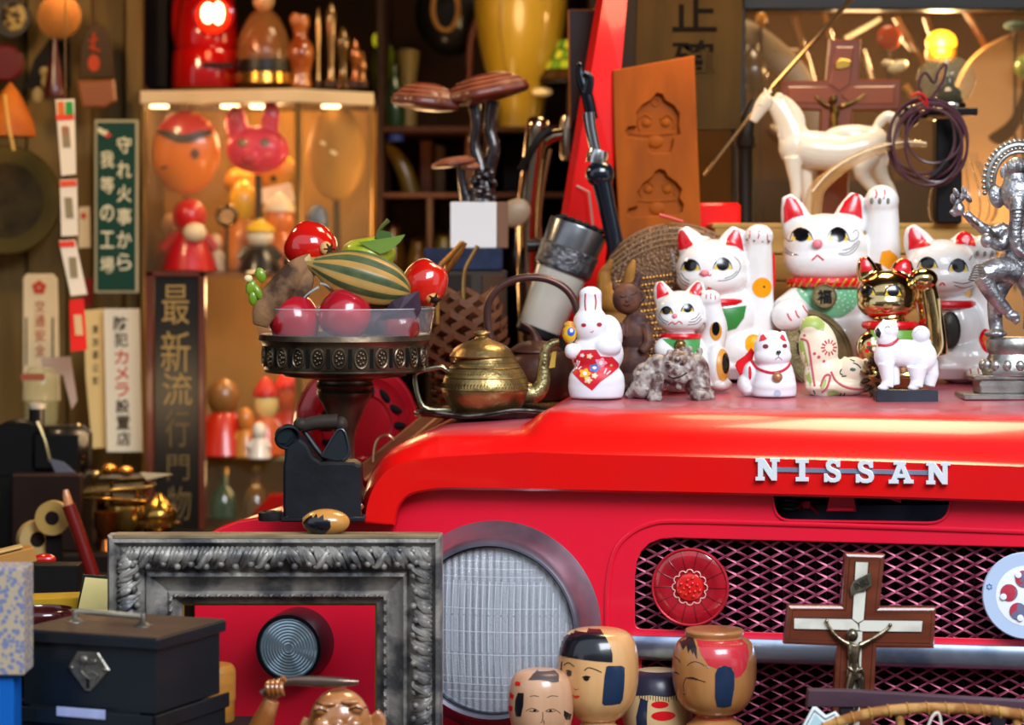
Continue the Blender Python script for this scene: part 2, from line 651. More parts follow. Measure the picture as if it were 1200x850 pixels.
def dusty(m):
    m = m.copy()
    nt = m.node_tree
    b = nt.nodes['Principled BSDF']
    geo = nt.nodes.new('ShaderNodeNewGeometry'); sx = nt.nodes.new('ShaderNodeSeparateXYZ')
    nt.links.new(geo.outputs['Normal'], sx.inputs[0])
    r = nt.nodes.new('ShaderNodeMapRange'); r.inputs[1].default_value = 0.93; r.inputs[2].default_value = 0.995
    nt.links.new(sx.outputs['Z'], r.inputs[0])
    n = nt.nodes.new('ShaderNodeTexNoise'); n.inputs['Scale'].default_value = 9
    tc = nt.nodes.new('ShaderNodeTexCoord'); nt.links.new(tc.outputs['Object'], n.inputs['Vector'])
    mu = nt.nodes.new('ShaderNodeMath'); mu.operation = 'MULTIPLY'
    nt.links.new(r.outputs[0], mu.inputs[0]); nt.links.new(n.outputs['Fac'], mu.inputs[1])
    mu2 = nt.nodes.new('ShaderNodeMath'); mu2.operation = 'MULTIPLY'; mu2.inputs[1].default_value = 1.5; mu2.use_clamp = True
    nt.links.new(mu.outputs[0], mu2.inputs[0])
    mix = nt.nodes.new('ShaderNodeMix'); mix.data_type = 'RGBA'
    src = b.inputs['Base Color'].links[0].from_socket
    nt.links.new(mu2.outputs[0], mix.inputs[0]); nt.links.new(src, mix.inputs[6]); mix.inputs[7].default_value = lin('935d6c') + (1,)
    nt.links.new(mix.outputs[2], b.inputs['Base Color'])
    mr = nt.nodes.new('ShaderNodeMapRange'); mr.inputs[3].default_value = 0.26; mr.inputs[4].default_value = 0.6
    nt.links.new(mu2.outputs[0], mr.inputs[0]); nt.links.new(mr.outputs[0], b.inputs['Roughness'])
    return m
PAINTH = dusty(PAINT)
hood = tpart('hood', g, PAINTH, label='raised red hood with rolled front edge')
sd = hood.modifiers.new('thick', 'SOLIDIFY'); sd.thickness = 0.003; sd.offset = -1
# front panel with openings
def rrect(pts, n=5):
    """pts: (x, y, r) corners -> rounded outline"""
    out = []
    N = len(pts)
    for i in range(N):
        p, a, b = pts[i], pts[i - 1], pts[(i + 1) % N]
        c = Vector(p[:2]); u = (Vector(a[:2]) - c).normalized(); v = (Vector(b[:2]) - c).normalized()
        if p[2] <= 0:
            out.append(tuple(c)); continue
        s0, s1 = c + u * p[2], c + v * p[2]
        for k in range(n + 1):
            t = k / n
            q = s0 * (1 - t) ** 2 + c * 2 * t * (1 - t) + s1 * t * t
            out.append((q.x, q.y))
    return out
hole1 = rrect([(743, 628, 48), (1236, 641.5, 8), (1236, 752, 8), (743, 738, 10)])
hole2 = rrect([(751, 766, 6), (1236, 780, 6), (1236, 900, 6), (751, 885, 12)])
slot = rrect([(901, 566, 2), (1116, 566, 2), (1112, 613.5, 24), (910, 610, 16)])
panel_out = rrect([(229, 700, 2), (230, 662, 1), (237, 636, 3), (251, 624, 3), (279, 613, 2), (331, 605, 2), (400, 602, 1), (468, 600, 2), (480, 566, 20), (600, 558, 4), (1240, 566, 2), (1240, 930, 2), (229, 930, 2)])
g = curve_geo([panel_out, hole1, hole2, slot, ell(578, 737, 98, 103, 48), ell(346, 753, 30, 34, 24)], 1.5, 1.2)
tmap(g, 0.03)
tpart('front_panel', g, PAINT_COOLLIT, label='red front panel, cool light put into its colour, around grille and headlight')
# raised contour bead round the grille
for q in ([(1240, 625), (1100, 620), (950, 615), (800, 611), (762, 614), (735, 628), (719, 650), (712, 690), (711, 740), (711, 800), (711, 900)],):
    g = G().tube([(a, 25.5, b) for a, b in crm(q, 5)], 3.0, 8, flat=0.5)
    tpart('contour_bead', tmap(g), PAINT_COOLLIT)
# slot surround, inside parts
g = G().tube([(a, 26, b) for a, b in rrect([(901, 560, 2), (1116, 560, 2), (1112, 613.5, 24), (910, 610, 16)])], 1.6, 6, closed=True)
tpart('slot_edge', tmap(g), PAINT_COOLLIT)
g = tmap(G().box((1005, 76, 604), (236, 5, 24), bev=1).box((1005, 110, 594), (236, 70, 4), bev=1)); tpart('latch_tray', g, M('4b5a72', 0.5, h2='39465c', ns=30))
g = tmap(G().box((1005, 160, 585), (260, 4, 70), bev=1)); tpart('slot_backing', g, BLACK)
g = G()
cs = [(922 + 13 * math.cos(a * 0.5), 55 + 13 * math.sin(a * 0.5), 577 + a * 0.42) for a in range(60)]
g.tube(cs, 1.7, 6); tpart('hood_spring', tmap(g), M('1d2a33', 0.4, 0.6), smooth=True)
g = G().prism([(975, 570), (998, 570), (1004, 600), (968, 600)], 50, 62, 1); g.box((985, 45, 597), (30, 20, 4)); tpart('hood_catch', tmap(g), PAINT_COOLLIT)
g = G().prism([(1020, 574), (1058, 576), (1056, 590), (1034, 583)], 60, 66, 0.6); tpart('latch_bracket', tmap(g), PAINT_COOLLIT)
g = G().box((945, 60, 592), (9, 10, 9)).ball((934, 60, 596), 4).tube([(934, 60, 597), (943, 56, 589), (952, 60, 596), (958, 62, 602)], 1.8, 6, sm=3)
tpart('latch_lever', tmap(g), M('a3152a', 0.4))
# grille mesh: expanded metal strands, each strand one zigzag
MESHM = M('b25570', 0.4, 0.25, h2='85304a', ns=25, nlo=0.4, nhi=0.7)
def mesh_rows(x0, x1, ytop, ybot, name, pw=26.6, ph=14.0):
    nrow = int((ybot - ytop) / (ph / 2)) + 2
    g = G()
    for j in range(-1, nrow):
        yb = ytop + j * ph
        if yb - ph > ybot: break
        pts = []
        x = x0 - pw
        k = 0
        while x < x1 + pw:
            yy = yb + (0 if k % 2 == 0 else ph / 2)
            pts.append((x, yy)); x += pw / 2; k += 1
        for sg in (0,):
            seg = []
            for a, b in pts:
                seg.append((a, b + (a - 743) * 0.031))
            # thin ribbon with depth
            vs, fs = [], []
            for i, (a, b) in enumerate(seg):
                vs += [(a, 44 - (3 if i % 2 else 0), b - 1.6), (a, 49, b - 1.5), (a, 49, b + 1.8), (a, 43, b + 1.8)]
            for i in range(len(seg) - 1):
                for q in range(4):
                    fs.append([i * 4 + q, i * 4 + (q + 1) % 4, i * 4 + 4 + (q + 1) % 4, i * 4 + 4 + q])
            g.add(vs, fs)
        # mirrored strand
        vs, fs = [], []
        for i, (a, b) in enumerate(seg):
            bb = 2 * (yb + (a - 743) * 0.031) + ph - b
            vs += [(a, 44 - (3 if i % 2 else 0), bb - 1.3), (a, 49, bb - 1.2), (a, 49, bb + 1.5), (a, 43, bb + 1.5)]
        for i in range(len(seg) - 1):
            for q in range(4):
                fs.append([i * 4 + q, i * 4 + (q + 1) % 4, i * 4 + 4 + (q + 1) % 4, i * 4 + 4 + q])
        g.add(vs, fs)
    return g
g = mesh_rows(730, 1240, 628, 905, 'grille_mesh')
tpart('grille_mesh', tmap(g), MESHM, smooth=False, label='expanded metal mesh of the grille', kind='stuff')
g = G()
for i in range(42): g.box((745 + i * 12.4, 70, 775), (1.4, 6, 320), bev=0)
for i in range(26): g.box((985, 74, 622 + i * 12), (540, 3, 1.2), bev=0)
tpart('radiator_fins', tmap(g), M('3c0d1c', 0.6), smooth=False, kind='stuff')
tpart('radiator', tmap(G().box((985, 95, 775), (560, 30, 350), bev=0)), M('070608', 0.8), smooth=False)
# chrome bar
g = G()
sec = [(-9, 0), (-11, 3), (-11.5, 12), (-10, 22), (-5, 26.5), (6, 28), (12, 28), (12, -1), (-4, -1)]
vs, fs = [], []
for i, x in enumerate((738, 900, 1060, 1240)):
    yy = 745.5 + (x - 738) * 0.0275
    vs += [(x, 20 + a, yy + b) for a, b in sec]
n = len(sec)
for i in range(3):
    fs += [[i * n + q, i * n + (q + 1) % n, (i + 1) * n + (q + 1) % n, (i + 1) * n + q] for q in range(n)]
fs += [list(range(n)), list(range(3 * n, 4 * n))]
g.add(vs, fs)
tpart('grille_bar', tmap(g), M('b4c4dd', 0.3, 0.85, h2='7e8fae', ns=15, nlo=0.5, nhi=0.7), label='chrome bar across the grille')
# headlight
def taxis():
    z = -NV; x = Vector((math.cos(YAW), -math.sin(YAW), 0)); y = z.cross(x)
    return Matrix((x, y, z)).transposed()
RT = taxis()
hc = TP(583, 734, 0.03)
bez = tpart('headlight_bezel', G().lathe([(0.125, -0.002), (0.1255, 0.004), (0.122, 0.008), (0.115, 0.020), (0.109, 0.032), (0.1065, 0.041), (0.103, 0.0445), (0.0995, 0.041), (0.0985, 0.032), (0.098, 0.02), (0.1, 0)], hc, 72, RT, cap=False), M('a8a4b2', 0.3, 0.8, h2='77727f', ns=14), label='chrome bezel ring')
tpart('headlight_reflector', G().lathe([(0.0985, 0.02), (0.09, -0.01), (0.07, -0.036), (0.045, -0.054), (0.02, -0.062), (0.0, -0.063)], hc, 48, RT), M('f4f7fc', 0.05, 1.0, bump=1.0, bs=16), parent=bez)
tpart('headlight_bulb', G().lathe([(0.0, -0.005), (0.008, -0.008), (0.011, -0.016), (0.010, -0.03), (0.008, -0.055)], hc, 16, RT, smooth=2), M('d8dce4', 0.15, 0.9), parent=bez)
LENS = M('e6ecf6', 0.08, 0.0, alpha=0.16, bump=0.6, wave=(38, 0.3, 'X'))
lens = tpart('headlight_lens', G().lathe([(0.0985, 0.028), (0.0975, 0.031), (0.085, 0.038), (0.06, 0.0455), (0.03, 0.0495), (0.0, 0.051), (0.0, 0.048), (0.03, 0.0465), (0.06, 0.0425), (0.085, 0.035), (0.0985, 0.026)], hc, 64, RT), LENS, parent=bez, label='ribbed clear glass lens')
# moulded flutes on the lens: fine vertical and horizontal glass ribs
def dome(r): return 0.051 - 0.023 * (r / 0.0985) ** 2
g = G()
for i in range(-12, 13):
    u = i * 0.0074
    for (v0, v1) in ((-0.062, -0.026), (-0.024, 0.018), (0.020, 0.058)):
        pts = []
        for k in range(7):
            v = v0 + (v1 - v0) * k / 6
            if math.hypot(u, v) < 0.09:
                pts.append(hc + RT @ Vector((u, v, dome(math.hypot(u, v)) + 0.0002)))
        if len(pts) > 1: g.tube(pts, 0.0007 if i % 2 else 0.0011, 5)
for i in range(-9, 10):
    v = i * 0.009
    pts = []
    for k in range(21):
        u = -0.088 + k * 0.0088
        if math.hypot(u, v) < 0.091:
            pts.append(hc + RT @ Vector((u, v, dome(math.hypot(u, v)) + 0.0001)))
    if len(pts) > 1 and (abs(v) > 0.05 or i % 3 == 0): g.tube(pts, 0.0006, 5)
tpart('lens_flutes', g, M('f4f8ff', 0.1, alpha=0.3), parent=bez)
tpart('headlight_seal', G().lathe([(0.0995, 0.03), (0.0998, 0.036), (0.0975, 0.036), (0.0965, 0.03)], hc, 64, RT, cap=False), M('40454e', 0.3, 0.8), parent=bez)
# signal lamp on left fender
sc_ = TP(352, 753, 0.03)
hs = tpart('signal_lamp_housing', G().lathe([(0.043, 0.0), (0.043, 0.016), (0.0415, 0.045), (0.040, 0.05), (0.0365, 0.05), (0.036, 0.044), (0.036, 0.02)], sc_, 48, RT, cap=False), M('2a3038', 0.25, 0.7), label='dark round lamp barrel')
g = G().lathe([(0.036, 0.046)] + [(0.036 - i * 0.0018, 0.0475 + (0.0008 if i % 2 else 0) + i * 0.00006) for i in range(19)] + [(0, 0.049), (0, 0.045), (0.036, 0.044)], sc_, 48, RT)
tpart('signal_lamp_lens', g, M('a9c2d2', 0.12, 0.35, h2='7f9aab', ns=30), parent=hs, label='concentric ribbed grey glass lens')
tpart('signal_lamp_backing', G().lathe([(0, 0.036), (0.03, 0.038), (0.0365, 0.043)], sc_, 32, RT), M('9db4c2', 0.2, 0.9), parent=hs)
# red round reflector on the grille
rc = TP(809, 688, 0.018)
rr0 = tpart('round_reflector', G().lathe([(0.0, -0.012), (0.043, -0.008), (0.0455, 0.0), (0.0455, 0.004), (0.044, 0.006), (0.0425, 0.004)], rc, 48, RT, cap=False), M('c8303c', 0.3, 0.3), label='round red glass reflector with scalloped flower centre')
g = G().lathe([(0.0435, 0.003), (0.036, 0.0065), (0.026, 0.0055), (0.018, 0.003), (0.0, 0.002)], rc, 48, RT)
tpart('reflector_glass', g, M('b01526', 0.16, coat=1.0, h2='8d0c1c', ns=40), parent=rr0)
g = G()
for i in range(14):
    a = 2 * math.pi * i / 14
    g.tube([rc + RT @ Vector((math.cos(a) * r, math.sin(a) * r, h)) for r, h in ((0.021, 0.0048), (0.03, 0.0066), (0.036, 0.0068), (0.0435, 0.0035))], 0.0005, 5)
tpart('reflector_spokes', g, M('7a0d1a', 0.3), parent=rr0)
g = G()
for i in range(12):
    a = 2 * math.pi * i / 12
    cc = rc + RT @ Vector((math.cos(a) * 0.0165, math.sin(a) * 0.0165, 0.0045))
    g.tube([cc + RT @ Vector((math.cos(a + b) * 0.0042, math.sin(a + b) * 0.0042, 0)) for b in (-1.5, -0.9, -0.3, 0.3, 0.9, 1.5)], 0.0008, 5, sm=2)
tpart('reflector_scallops', g, M('e0a39a', 0.3), parent=rr0)
g = G().lathe([(0.0165, 0.002), (0.0155, 0.006), (0.01, 0.0075), (0, 0.008)], rc, 24, RT)
for i in range(14):
    a = i * 2.4; r = 0.0035 * math.sqrt(i)
    g.ball(rc + RT @ Vector((math.cos(a) * r, math.sin(a) * r, 0.008)), 0.002, n=8, m=5)
tpart('reflector_centre', g, M('d81818', 0.2, coat=1.0), parent=rr0)
# fender on the left
sec = [(229, 930), (228, 720), (229, 660), (236, 634), (250, 622), (278, 611), (330, 603), (400, 600), (470, 598)]
sec = crm(sec, 4)
g = G()
vs = []
for d in (0.03, 0.02, 0.024, 0.4):
    for (a, b) in sec:
        p = TP(a, b + (6 if d == 0.03 else 0), 0.028)
        vs.append(p + NV * (0.0 if d == 0.03 else (0.006 if d == 0.02 else (0.016 if d == 0.024 else 0.4))) + Vector((0, 0, 0.0)))
n = len(sec)
g.add(vs, [[j * n + i, j * n + i + 1, (j + 1) * n + i + 1, (j + 1) * n + i] for j in range(3) for i in range(n - 1)])
tpart('fender', g, PAINT)
# badge letters with connecting strip
def lt(ch):
    if ch == 'N': return [[(0, 0), (.36, 0), (.36, .14), (.29, .14), (.29, .62), (.68, 0), (.88, 0), (.88, .86), (1, .86), (1, 1), (.62, 1), (.62, .86), (.7, .86), (.7, .42), (.34, 1), (0, 1), (0, .86), (.1, .86), (.1, .14), (0, .14)]]
    if ch == 'I': return [[(.2, 0), (.8, 0), (.8, .16), (.63, .16), (.63, .84), (.8, .84), (.8, 1), (.2, 1), (.2, .84), (.37, .84), (.37, .16), (.2, .16)]]
    if ch == 'A': return [[(.0, 0), (.38, 0), (.38, .14), (.3, .14), (.34, .26), (.66, .26), (.7, .14), (.62, .14), (.62, 0), (1, 0), (1, .14), (.9, .14), (.62, .86), (.68, .86), (.68, 1), (.2, 1), (.2, .86), (.36, .86), (.1, .14), (0, .14)], [(.39, .4), (.61, .4), (.5, .72)]]
sup = [(.0, .0), (.14, .0), (.2, .07), (.34, -.01), (.6, -.02), (.8, .04), (.9, .16), (.91, .32), (.84, .46), (.7, .55), (.42, .64), (.32, .72), (.36, .82), (.5, .86), (.64, .82), (.72, .68), (.86, .68), (.86, 1.0), (.74, 1.0), (.7, .95), (.54, 1.01), (.36, 1.01), (.2, .96), (.11, .84), (.1, .7), (.17, .55), (.32, .46), (.58, .37), (.68, .28), (.66, .18), (.5, .13), (.32, .17), (.2, .27), (.15, .36), (.0, .36)]
np_ = tags(link('name_plate', None, truck), 'silver slab lettering NISSAN on a thin strip')
g = G().box((999, -3, 552.5), (206, 3, 5.5)); g.v = [Vector((v.x, v.y, v.z + (v.x - 999) * 0.021)) for v in g.v]
tpart('strip', tmap(g), M('8f9bb5', 0.4, 0.6), parent=np_)
for ch, x, wd in (('N', 899.5, 27.5), ('I', 940, 24), ('S', 976.5, 21), ('S', 1014.5, 22.5), ('A', 1056, 28.5), ('N', 1099.5, 27.5)):
    sp = [sup] if ch == 'S' else lt(ch)
    hh = 25.5
    g = curve_geo([[(x + (u - .5) * wd, -(v - .5) * hh) for u, v in q] for q in sp], 2.2, 0.5)
    cy = 550.3 + (x - 900) * 0.0225
    g.v = [Vector((v.x, v.y - 6, v.z + cy)) for v in g.v]
    tpart('letter', tmap(g), M('e9edf2', 0.35, 0.25), parent=np_, smooth=False)
# A pillar of the windscreen frame, behind
g = G()
f = lambda a, b, Y: P(a, b, Y)
vs = []
for (y_, x0, x1) in ((-140, 714, 748), (0, 699, 735), (90, 684, 727), (200, 666, 719), (310, 648, 709), (400, 636, 700), (470, 626, 692)):
    vs += [P(x0, y_, 0.56), P(x0 + 8, y_, 0.545), P(x1, y_, 0.56), P(x1, y_, 0.62), P(x0, y_, 0.62)]
fs = []
for j in range(6):
    for q in range(5): fs.append([j * 5 + q, j * 5 + (q + 1) % 5, j * 5 + 5 + (q + 1) % 5, j * 5 + 5 + q])
fs += [[0, 1, 2, 3, 4], [30, 31, 32, 33, 34]]
g.add(vs, fs)
pil = tpart('windscreen_pillar', g, PAINT, smooth=False)
for x, y in ((690, 306), (676, 412), (681, 372)):
    tpart('rivet', G().ball(P(x, y, 0.548), 0.006, n=10, m=6), PAINT, parent=pil)
tpart('wire_clip', G().tube([P(676, 218, 0.545), P(690, 225, 0.54), P(697, 280, 0.54), P(673, 281, 0.54)], 0.0016, 6), M('d8cdbf', 0.3, 0.8), parent=pil)
# rear of the hood tub glimpsed behind
tpart('cowl', G().box(P(830, 300, 0.62), (0.09, 0.02, 0.15), bev=0.004), PAINT)
# ================= figurines on the hood =================
def onhood(bx, by): return hoodpt(bx, by).y
CER = M('ebe9e8', 0.16, coat=0.6, h2='dcd2c6', ns=16, nlo=0.5, nhi=0.8)
WHT = M('eaeaee', 0.38, h2='dfdfe6', ns=14)
RED = M('d5101c', 0.25, coat=0.4)
REDM = M('c21424', 0.5)
PINK = M('e8808a', 0.35)
YEL = M('e6c21c', 0.3)
ORG = M('f09a08', 0.3)
GRN = M('4f9c4e', 0.4, h2='3d8648', ns=30)
PGRN = M('7fc296', 0.45, h2='64b07c', ns=30)
INK = M('0c0d12', 0.2, coat=0.6)
INKM = M('16141a', 0.6)
GOLD = M('dcc490', 0.14, 1.0, h2='bf9a58', ns=14, nlo=0.45, nhi=0.7)
OLDG = M('8d8058', 0.5, 0.5, h2='5f5738', ns=60, bump=0.4, bs=300)
GREY = M('7d7b70', 0.5)
def eye(f, b, x, y, r, sq=1.0, brow=True, ymat=None):
    f.decal(b, [(x - 1.6 * r, y + .8 * r), (x - 1.15 * r, y - .1 * r), (x - .7 * r, y - .8 * r), (x, y - 1.05 * r), (x + .7 * r, y - .8 * r), (x + 1.15 * r, y - .1 * r), (x + 1.6 * r, y + .8 * r), (x + .6 * r, y + .85 * r), (x - .6 * r, y + .85 * r)], 'eye', ymat or YEL, 0.3)
    f.decal(b, ell(x, y - .05 * r, r * 1.13, r * 1.1, 20), 'pupil', INK, 0.75)
    if brow:
        f.lines(b, [[(x - 1.75 * r, y + .8 * r, .4), (x - 1.15 * r, y - .55 * r, 1.0), (x, y - 1.12 * r, 1.3), (x + 1.15 * r, y - .55 * r, 1.0), (x + 1.75 * r, y + .8 * r, .4)]], 'eyeliner', INK)
def ring(cx, cz, rx, ry, r, tilt=0, n=32, y0=0, flat=1.0):
    g = G()
    g.tube([(cx + rx * math.cos(2 * math.pi * i / n), y0 + ry * math.sin(2 * math.pi * i / n), cz + tilt * math.cos(2 * math.pi * i / n)) for i in range(n)], r, 8, closed=True, flat=flat)
    return g
GRP = 'ceramic beckoning cats on the hood'
# ---- big white cat with green bib
f = Fig('beckoning_cat', 'large white beckoning cat with striped red collar, pale green bib and round medallion', 'figurine', 972, 442, onhood(972, 442), GRP)
g = G().ball((967, 0, 292), (50, 42, 42)).ball((967, -5, 305), (49.5, 40, 29))
g.tube([(938, 6, 272), (930, 4, 248), (922, 2, 229)], [20, 16, 6.5], 12, flat=.7, sm=3).tube([(992, 6, 272), (998, 4, 248), (1004, 2, 227)], [21, 17, 7.5], 12, flat=.7, sm=3)
g.ball((968, 0, 356), (43, 37, 42)).ball((975, 6, 402), (60, 50, 46)).box((975, 4, 425), (112, 86, 42), bev=18)
g.tube([(1022, 12, 365), (1033, 6, 320), (1035, 2, 270), (1034, 0, 240)], [26, 23, 19.5, 18], 14, sm=3).ball((1033, -3, 235), (20, 19, 18.5))
g.tube([(935, -20, 352), (915, -38, 365)], [18, 17], 12).ball((921, -46, 368), (22, 18, 19), rot=(0, 20, 0))
b = f.part('body', g, CER, vox=1.5, sm=12)
f.decal(b, [(917, 262), (916.5, 240), (920, 228), (925, 225.5), (933, 230), (941, 243), (943.5, 251), (929, 254)], 'ear_inner', RED)
f.decal(b, [(980, 248), (988, 233), (999, 223), (1006, 222.5), (1010, 232), (1011.5, 257), (1000, 251)], 'ear_inner', RED)
f.decal(b, [(941, 230), (947, 229), (957, 240), (951, 247), (946, 248)], 'yellow_patch', ORG)
eye(f, b, 936, 276, 7.2); eye(f, b, 977.5, 276, 7.8)
f.part('nose', G().ball((953, -43, 286), (6, 4, 5.5)), PINK)
f.lines(b, [[(947, 305), (950, 302), (953, 299.5), (956, 302), (960, 305)]], 'mouth', RED, 1.0)
f.lines(b, [[(920, 279), (923, 283), (927, 282)], [(919, 291), (924, 296), (932, 299)], [(919, 295), (924, 299), (930, 299)], [(987, 280), (994, 283), (1001, 279), (1003, 273), (1000, 270), (996, 273)], [(973, 296), (986, 297), (996, 291), (1002, 282)], [(975, 298), (988, 299), (998, 293), (1004, 283)], [(982, 294), (992, 291), (998, 285)]], 'whiskers', INKM, 0.42)
c = f.part('collar', ring(968, 331, 41, 37, 6.2), RED)
g = G()
for i in range(14):
    a = math.pi * (1 + i / 13); 
    x, y = 968 + 43 * math.cos(a), 39 * math.sin(a)
    g.tube([(x - 3, y - 3.6, 336), (x, y - 5, 331), (x + 3.5, y - 3.4, 326.5)], 1.3, 6)
f.part('collar_stripes', g, M('c78a2a', 0.3, 0.4), parent=c, kind='stuff')
f.decal(b, [(928, 337), (1007, 337), (1006, 348), (996, 362), (982, 371), (970, 371), (950, 362), (934, 348)], 'bib', PGRN, 0.9, step=4)
f.decals(b, [ell(985 + 5 * math.cos(i * 2.4) * math.sqrt(i) * .7, 350 + 5 * math.sin(i * 2.4) * math.sqrt(i) * .6, 0.9, n=6) for i in range(26)], 'bib_speckle', M('d9efe2', 0.6), 1.3)
m_ = f.part('medallion', G().lathe([(14.5, 3), (14.5, -1), (13, -2.6), (12, -1.6), (0, -1.6)], (961, -43, 347), 28, (-90, 0, 0)), OLDG)
f.part('medallion_mark', text_at(G(), '福', 961, 347, 16, 16, -45.6, ext=.4, off=0.02), INKM, parent=m_)
k_ = f.part('coin', G().prism(ell(951, 409, 39, 50, 40, -32), -52, -46, 2), OLDG, label='large oval gold coin held against the belly')
g = G(); g.tube([(a, -53, c2) for a, c2 in ell(951, 409, 34, 45, 40, -32)], 1.5, 6, closed=True)
f.part('coin_rim', g, OLDG, parent=k_)
g = G().prism([(930, 386), (938, 383), (941, 392), (934, 396)], -54, -51).prism([(965, 392), (974, 398), (970, 408), (962, 402)], -54, -51).prism([(928, 400), (938, 404), (936, 416), (929, 412)], -54, -51).prism([(966, 415), (978, 420), (972, 432), (964, 428)], -54, -51)
f.part('coin_marks', g, INKM, parent=k_)
f.lines(b, [[(1024, 222), (1025, 228), (1023, 233)], [(1034, 223), (1034, 229), (1032, 234)], [(916, 366), (918, 371), (921, 374)], [(925, 362), (927, 368), (930, 371)], [(934, 357), (937, 362), (940, 365)]], 'paw_strokes', RED, 0.9)
for x in (1018.5, 1028, 1037.5):
    f.part('claw', G().ball((x, -20.5, 236), (2.2, 2.5, 4)), GREY)
f.decal(b, [(1031, 295), (1040, 293), (1049, 300), (1053, 312), (1040, 316), (1028, 308)], 'yellow_patch', ORG)
# ---- white cat on the left
f = Fig('beckoning_cat', 'white beckoning cat with round yellow arm and thigh spots, left of the largest cat', 'figurine', 852, 444, onhood(852, 447), GRP)
g = G().ball((834, 0, 315), (42, 38, 35)).ball((834, -4, 327), (42, 36, 24))
g.tube([(815, 6, 296), (807, 4, 280), (800, 2, 267)], [19, 14.5, 6], 12, flat=.75, sm=3).tube([(855, 6, 298), (860, 4, 281), (865, 2, 267)], [19, 15.5, 7.5], 12, flat=.75, sm=3)
g.ball((824, 8, 286), (14, 10, 10)).ball((848, 0, 372), (38, 34, 40)).ball((866, 4, 412), (40, 42, 34)).box((864, 0, 428), (80, 70, 32), bev=14).ball((881, -12, 418), (25, 32, 27))
g.tube([(885, 12, 395), (888, 6, 350), (889, 1, 305), (889, 0, 286)], [26, 19.5, 16.5, 15.5], 14, sm=3).ball((889, -3, 277), (17.2, 16, 14.5)).ball((894, -40, 437), (13, 12, 8))
b = f.part('body', g, CER, vox=1.5, sm=12)
f.decal(b, [(794.5, 293), (793.5, 275), (796, 267), (800, 266), (806, 274), (814, 286), (804, 292)], 'ear_inner', RED)
f.decal(b, [(846, 286), (852, 274), (859, 266), (866, 266), (870, 278), (873, 295), (862, 288)], 'ear_inner', RED)
eye(f, b, 807.5, 311.5, 6.2); eye(f, b, 844, 310, 6.6)
f.part('nose', G().ball((823, -38, 320), (5.5, 4, 4)), PINK)
f.lines(b, [[(817, 322), (819, 320), (821, 322)], [(825, 322), (829, 323), (831, 321)]], 'mouth', RED, 0.9)
f.lines(b, [[(827, 336), (829, 337.5), (831, 337)]], 'lower_lip', RED, 1.3)
f.lines(b, [[(794, 320), (798, 328), (806, 333)], [(793, 324), (798, 332), (804, 335)], [(797, 320), (801, 326), (806, 329)], [(858, 301), (864, 307), (865, 315), (858, 324), (848, 328), (838, 329)], [(861, 318), (855, 323), (846, 326)]], 'whiskers', INKM, 0.42)
for x, y, r in ((892, 337, 11.5), (880, 402, 10.5)):
    f.decal(b, ell(x, y, r, r * 1.02), 'yellow_spot', ORG, 0.5)
f.decal(b, ell(894, 336, 1.2, 1.4, 8), 'spot_centre', INKM, 0.9)
f.decal(b, [(836, 362), (872, 358), (869, 372), (860, 384), (846, 388), (836, 384)], 'bib', M('2f7d35', 0.35), 0.8)
f.part('collar', ring(838, 354, 35, 33, 4.5), RED)
f.lines(b, [[(878, 271), (877.5, 275), (877, 279)], [(888, 271), (887.5, 276), (886.5, 280)], [(898, 274), (897.5, 278), (898, 282)], [(888, 436), (889, 440)], [(894, 436), (895, 440)]], 'paw_strokes', RED, 0.7)
for x, y in ((874, 281), (882.5, 282), (892, 283), (899.5, 283)):
    f.part('claw', G().ball((x, -15, y), (1.6, 2.4, 1.9)), GREY)
f.part('sash', G().prism([(903, 290), (909, 300), (910, 330), (905, 350), (901, 330)], 6, 12, 1), RED)
# ---- small calico cat
f = Fig('beckoning_cat', 'small beckoning cat with black and orange spots, green bib and brown bell', 'figurine', 808, 458, onhood(808, 458), GRP)
g = G().ball((797, 0, 366), (29, 26, 25.5)).ball((797, -3, 374), (28.5, 25, 17))
g.tube([(780, 4, 352), (775, 3, 339), (773, 2, 330)], [13.5, 9.8, 4], 12, flat=.7, sm=3).tube([(812, 4, 352), (817, 3, 340), (820, 2, 330)], [13.5, 10.5, 4.8], 12, flat=.7, sm=3)
g.ball((798, 0, 412), (26, 23, 28)).ball((812, 4, 430), (36, 30, 25)).box((806, 0, 448), (62, 50, 22), bev=9).ball((839, -8, 430), (16, 22, 27)).ball((778, -18, 408), (13, 12, 13)).ball((844, -16, 450), (13, 14, 8))
g.tube([(834, 8, 405), (839, 2, 385), (836, -1, 367), (833, -2, 354)], [17, 14, 11.5, 11], 12, sm=3).ball((832, -4, 350), (12.5, 12, 10.5))
b = f.part('body', g, CER, vox=1.2, sm=9)
f.decal(b, [(769, 350), (768.5, 334), (771, 328.5), (775, 328), (781, 336), (785.5, 344), (776, 348)], 'ear_inner', RED)
f.decal(b, [(805, 343), (810, 335), (817, 328), (821.5, 328.5), (824, 337), (822.5, 347), (813, 345)], 'ear_inner', RED)
eye(f, b, 780, 364, 4.0); eye(f, b, 804, 361, 4.4)
f.part('nose', G().ball((789, -26, 370), (3.2, 2.4, 3)), PINK)
f.lines(b, [[(782, 380), (786, 377), (790, 379), (794, 376), (798, 379)]], 'mouth', RED, 0.6)
f.lines(b, [[(772, 368), (776, 374), (782, 377)], [(771, 371), (776, 377), (780, 379)], [(805, 377), (813, 376), (820, 370)], [(804, 380), (814, 379), (821, 373)], [(808, 374), (814, 372), (818, 367)]], 'whiskers', INKM, 0.35)
f.part('collar', ring(797, 394, 22, 20, 3.6), RED)
f.decal(b, [(775, 397), (820, 397), (818, 408), (812, 414), (803, 408), (797, 405), (791, 410), (783, 404)], 'bib', GRN, 0.8)
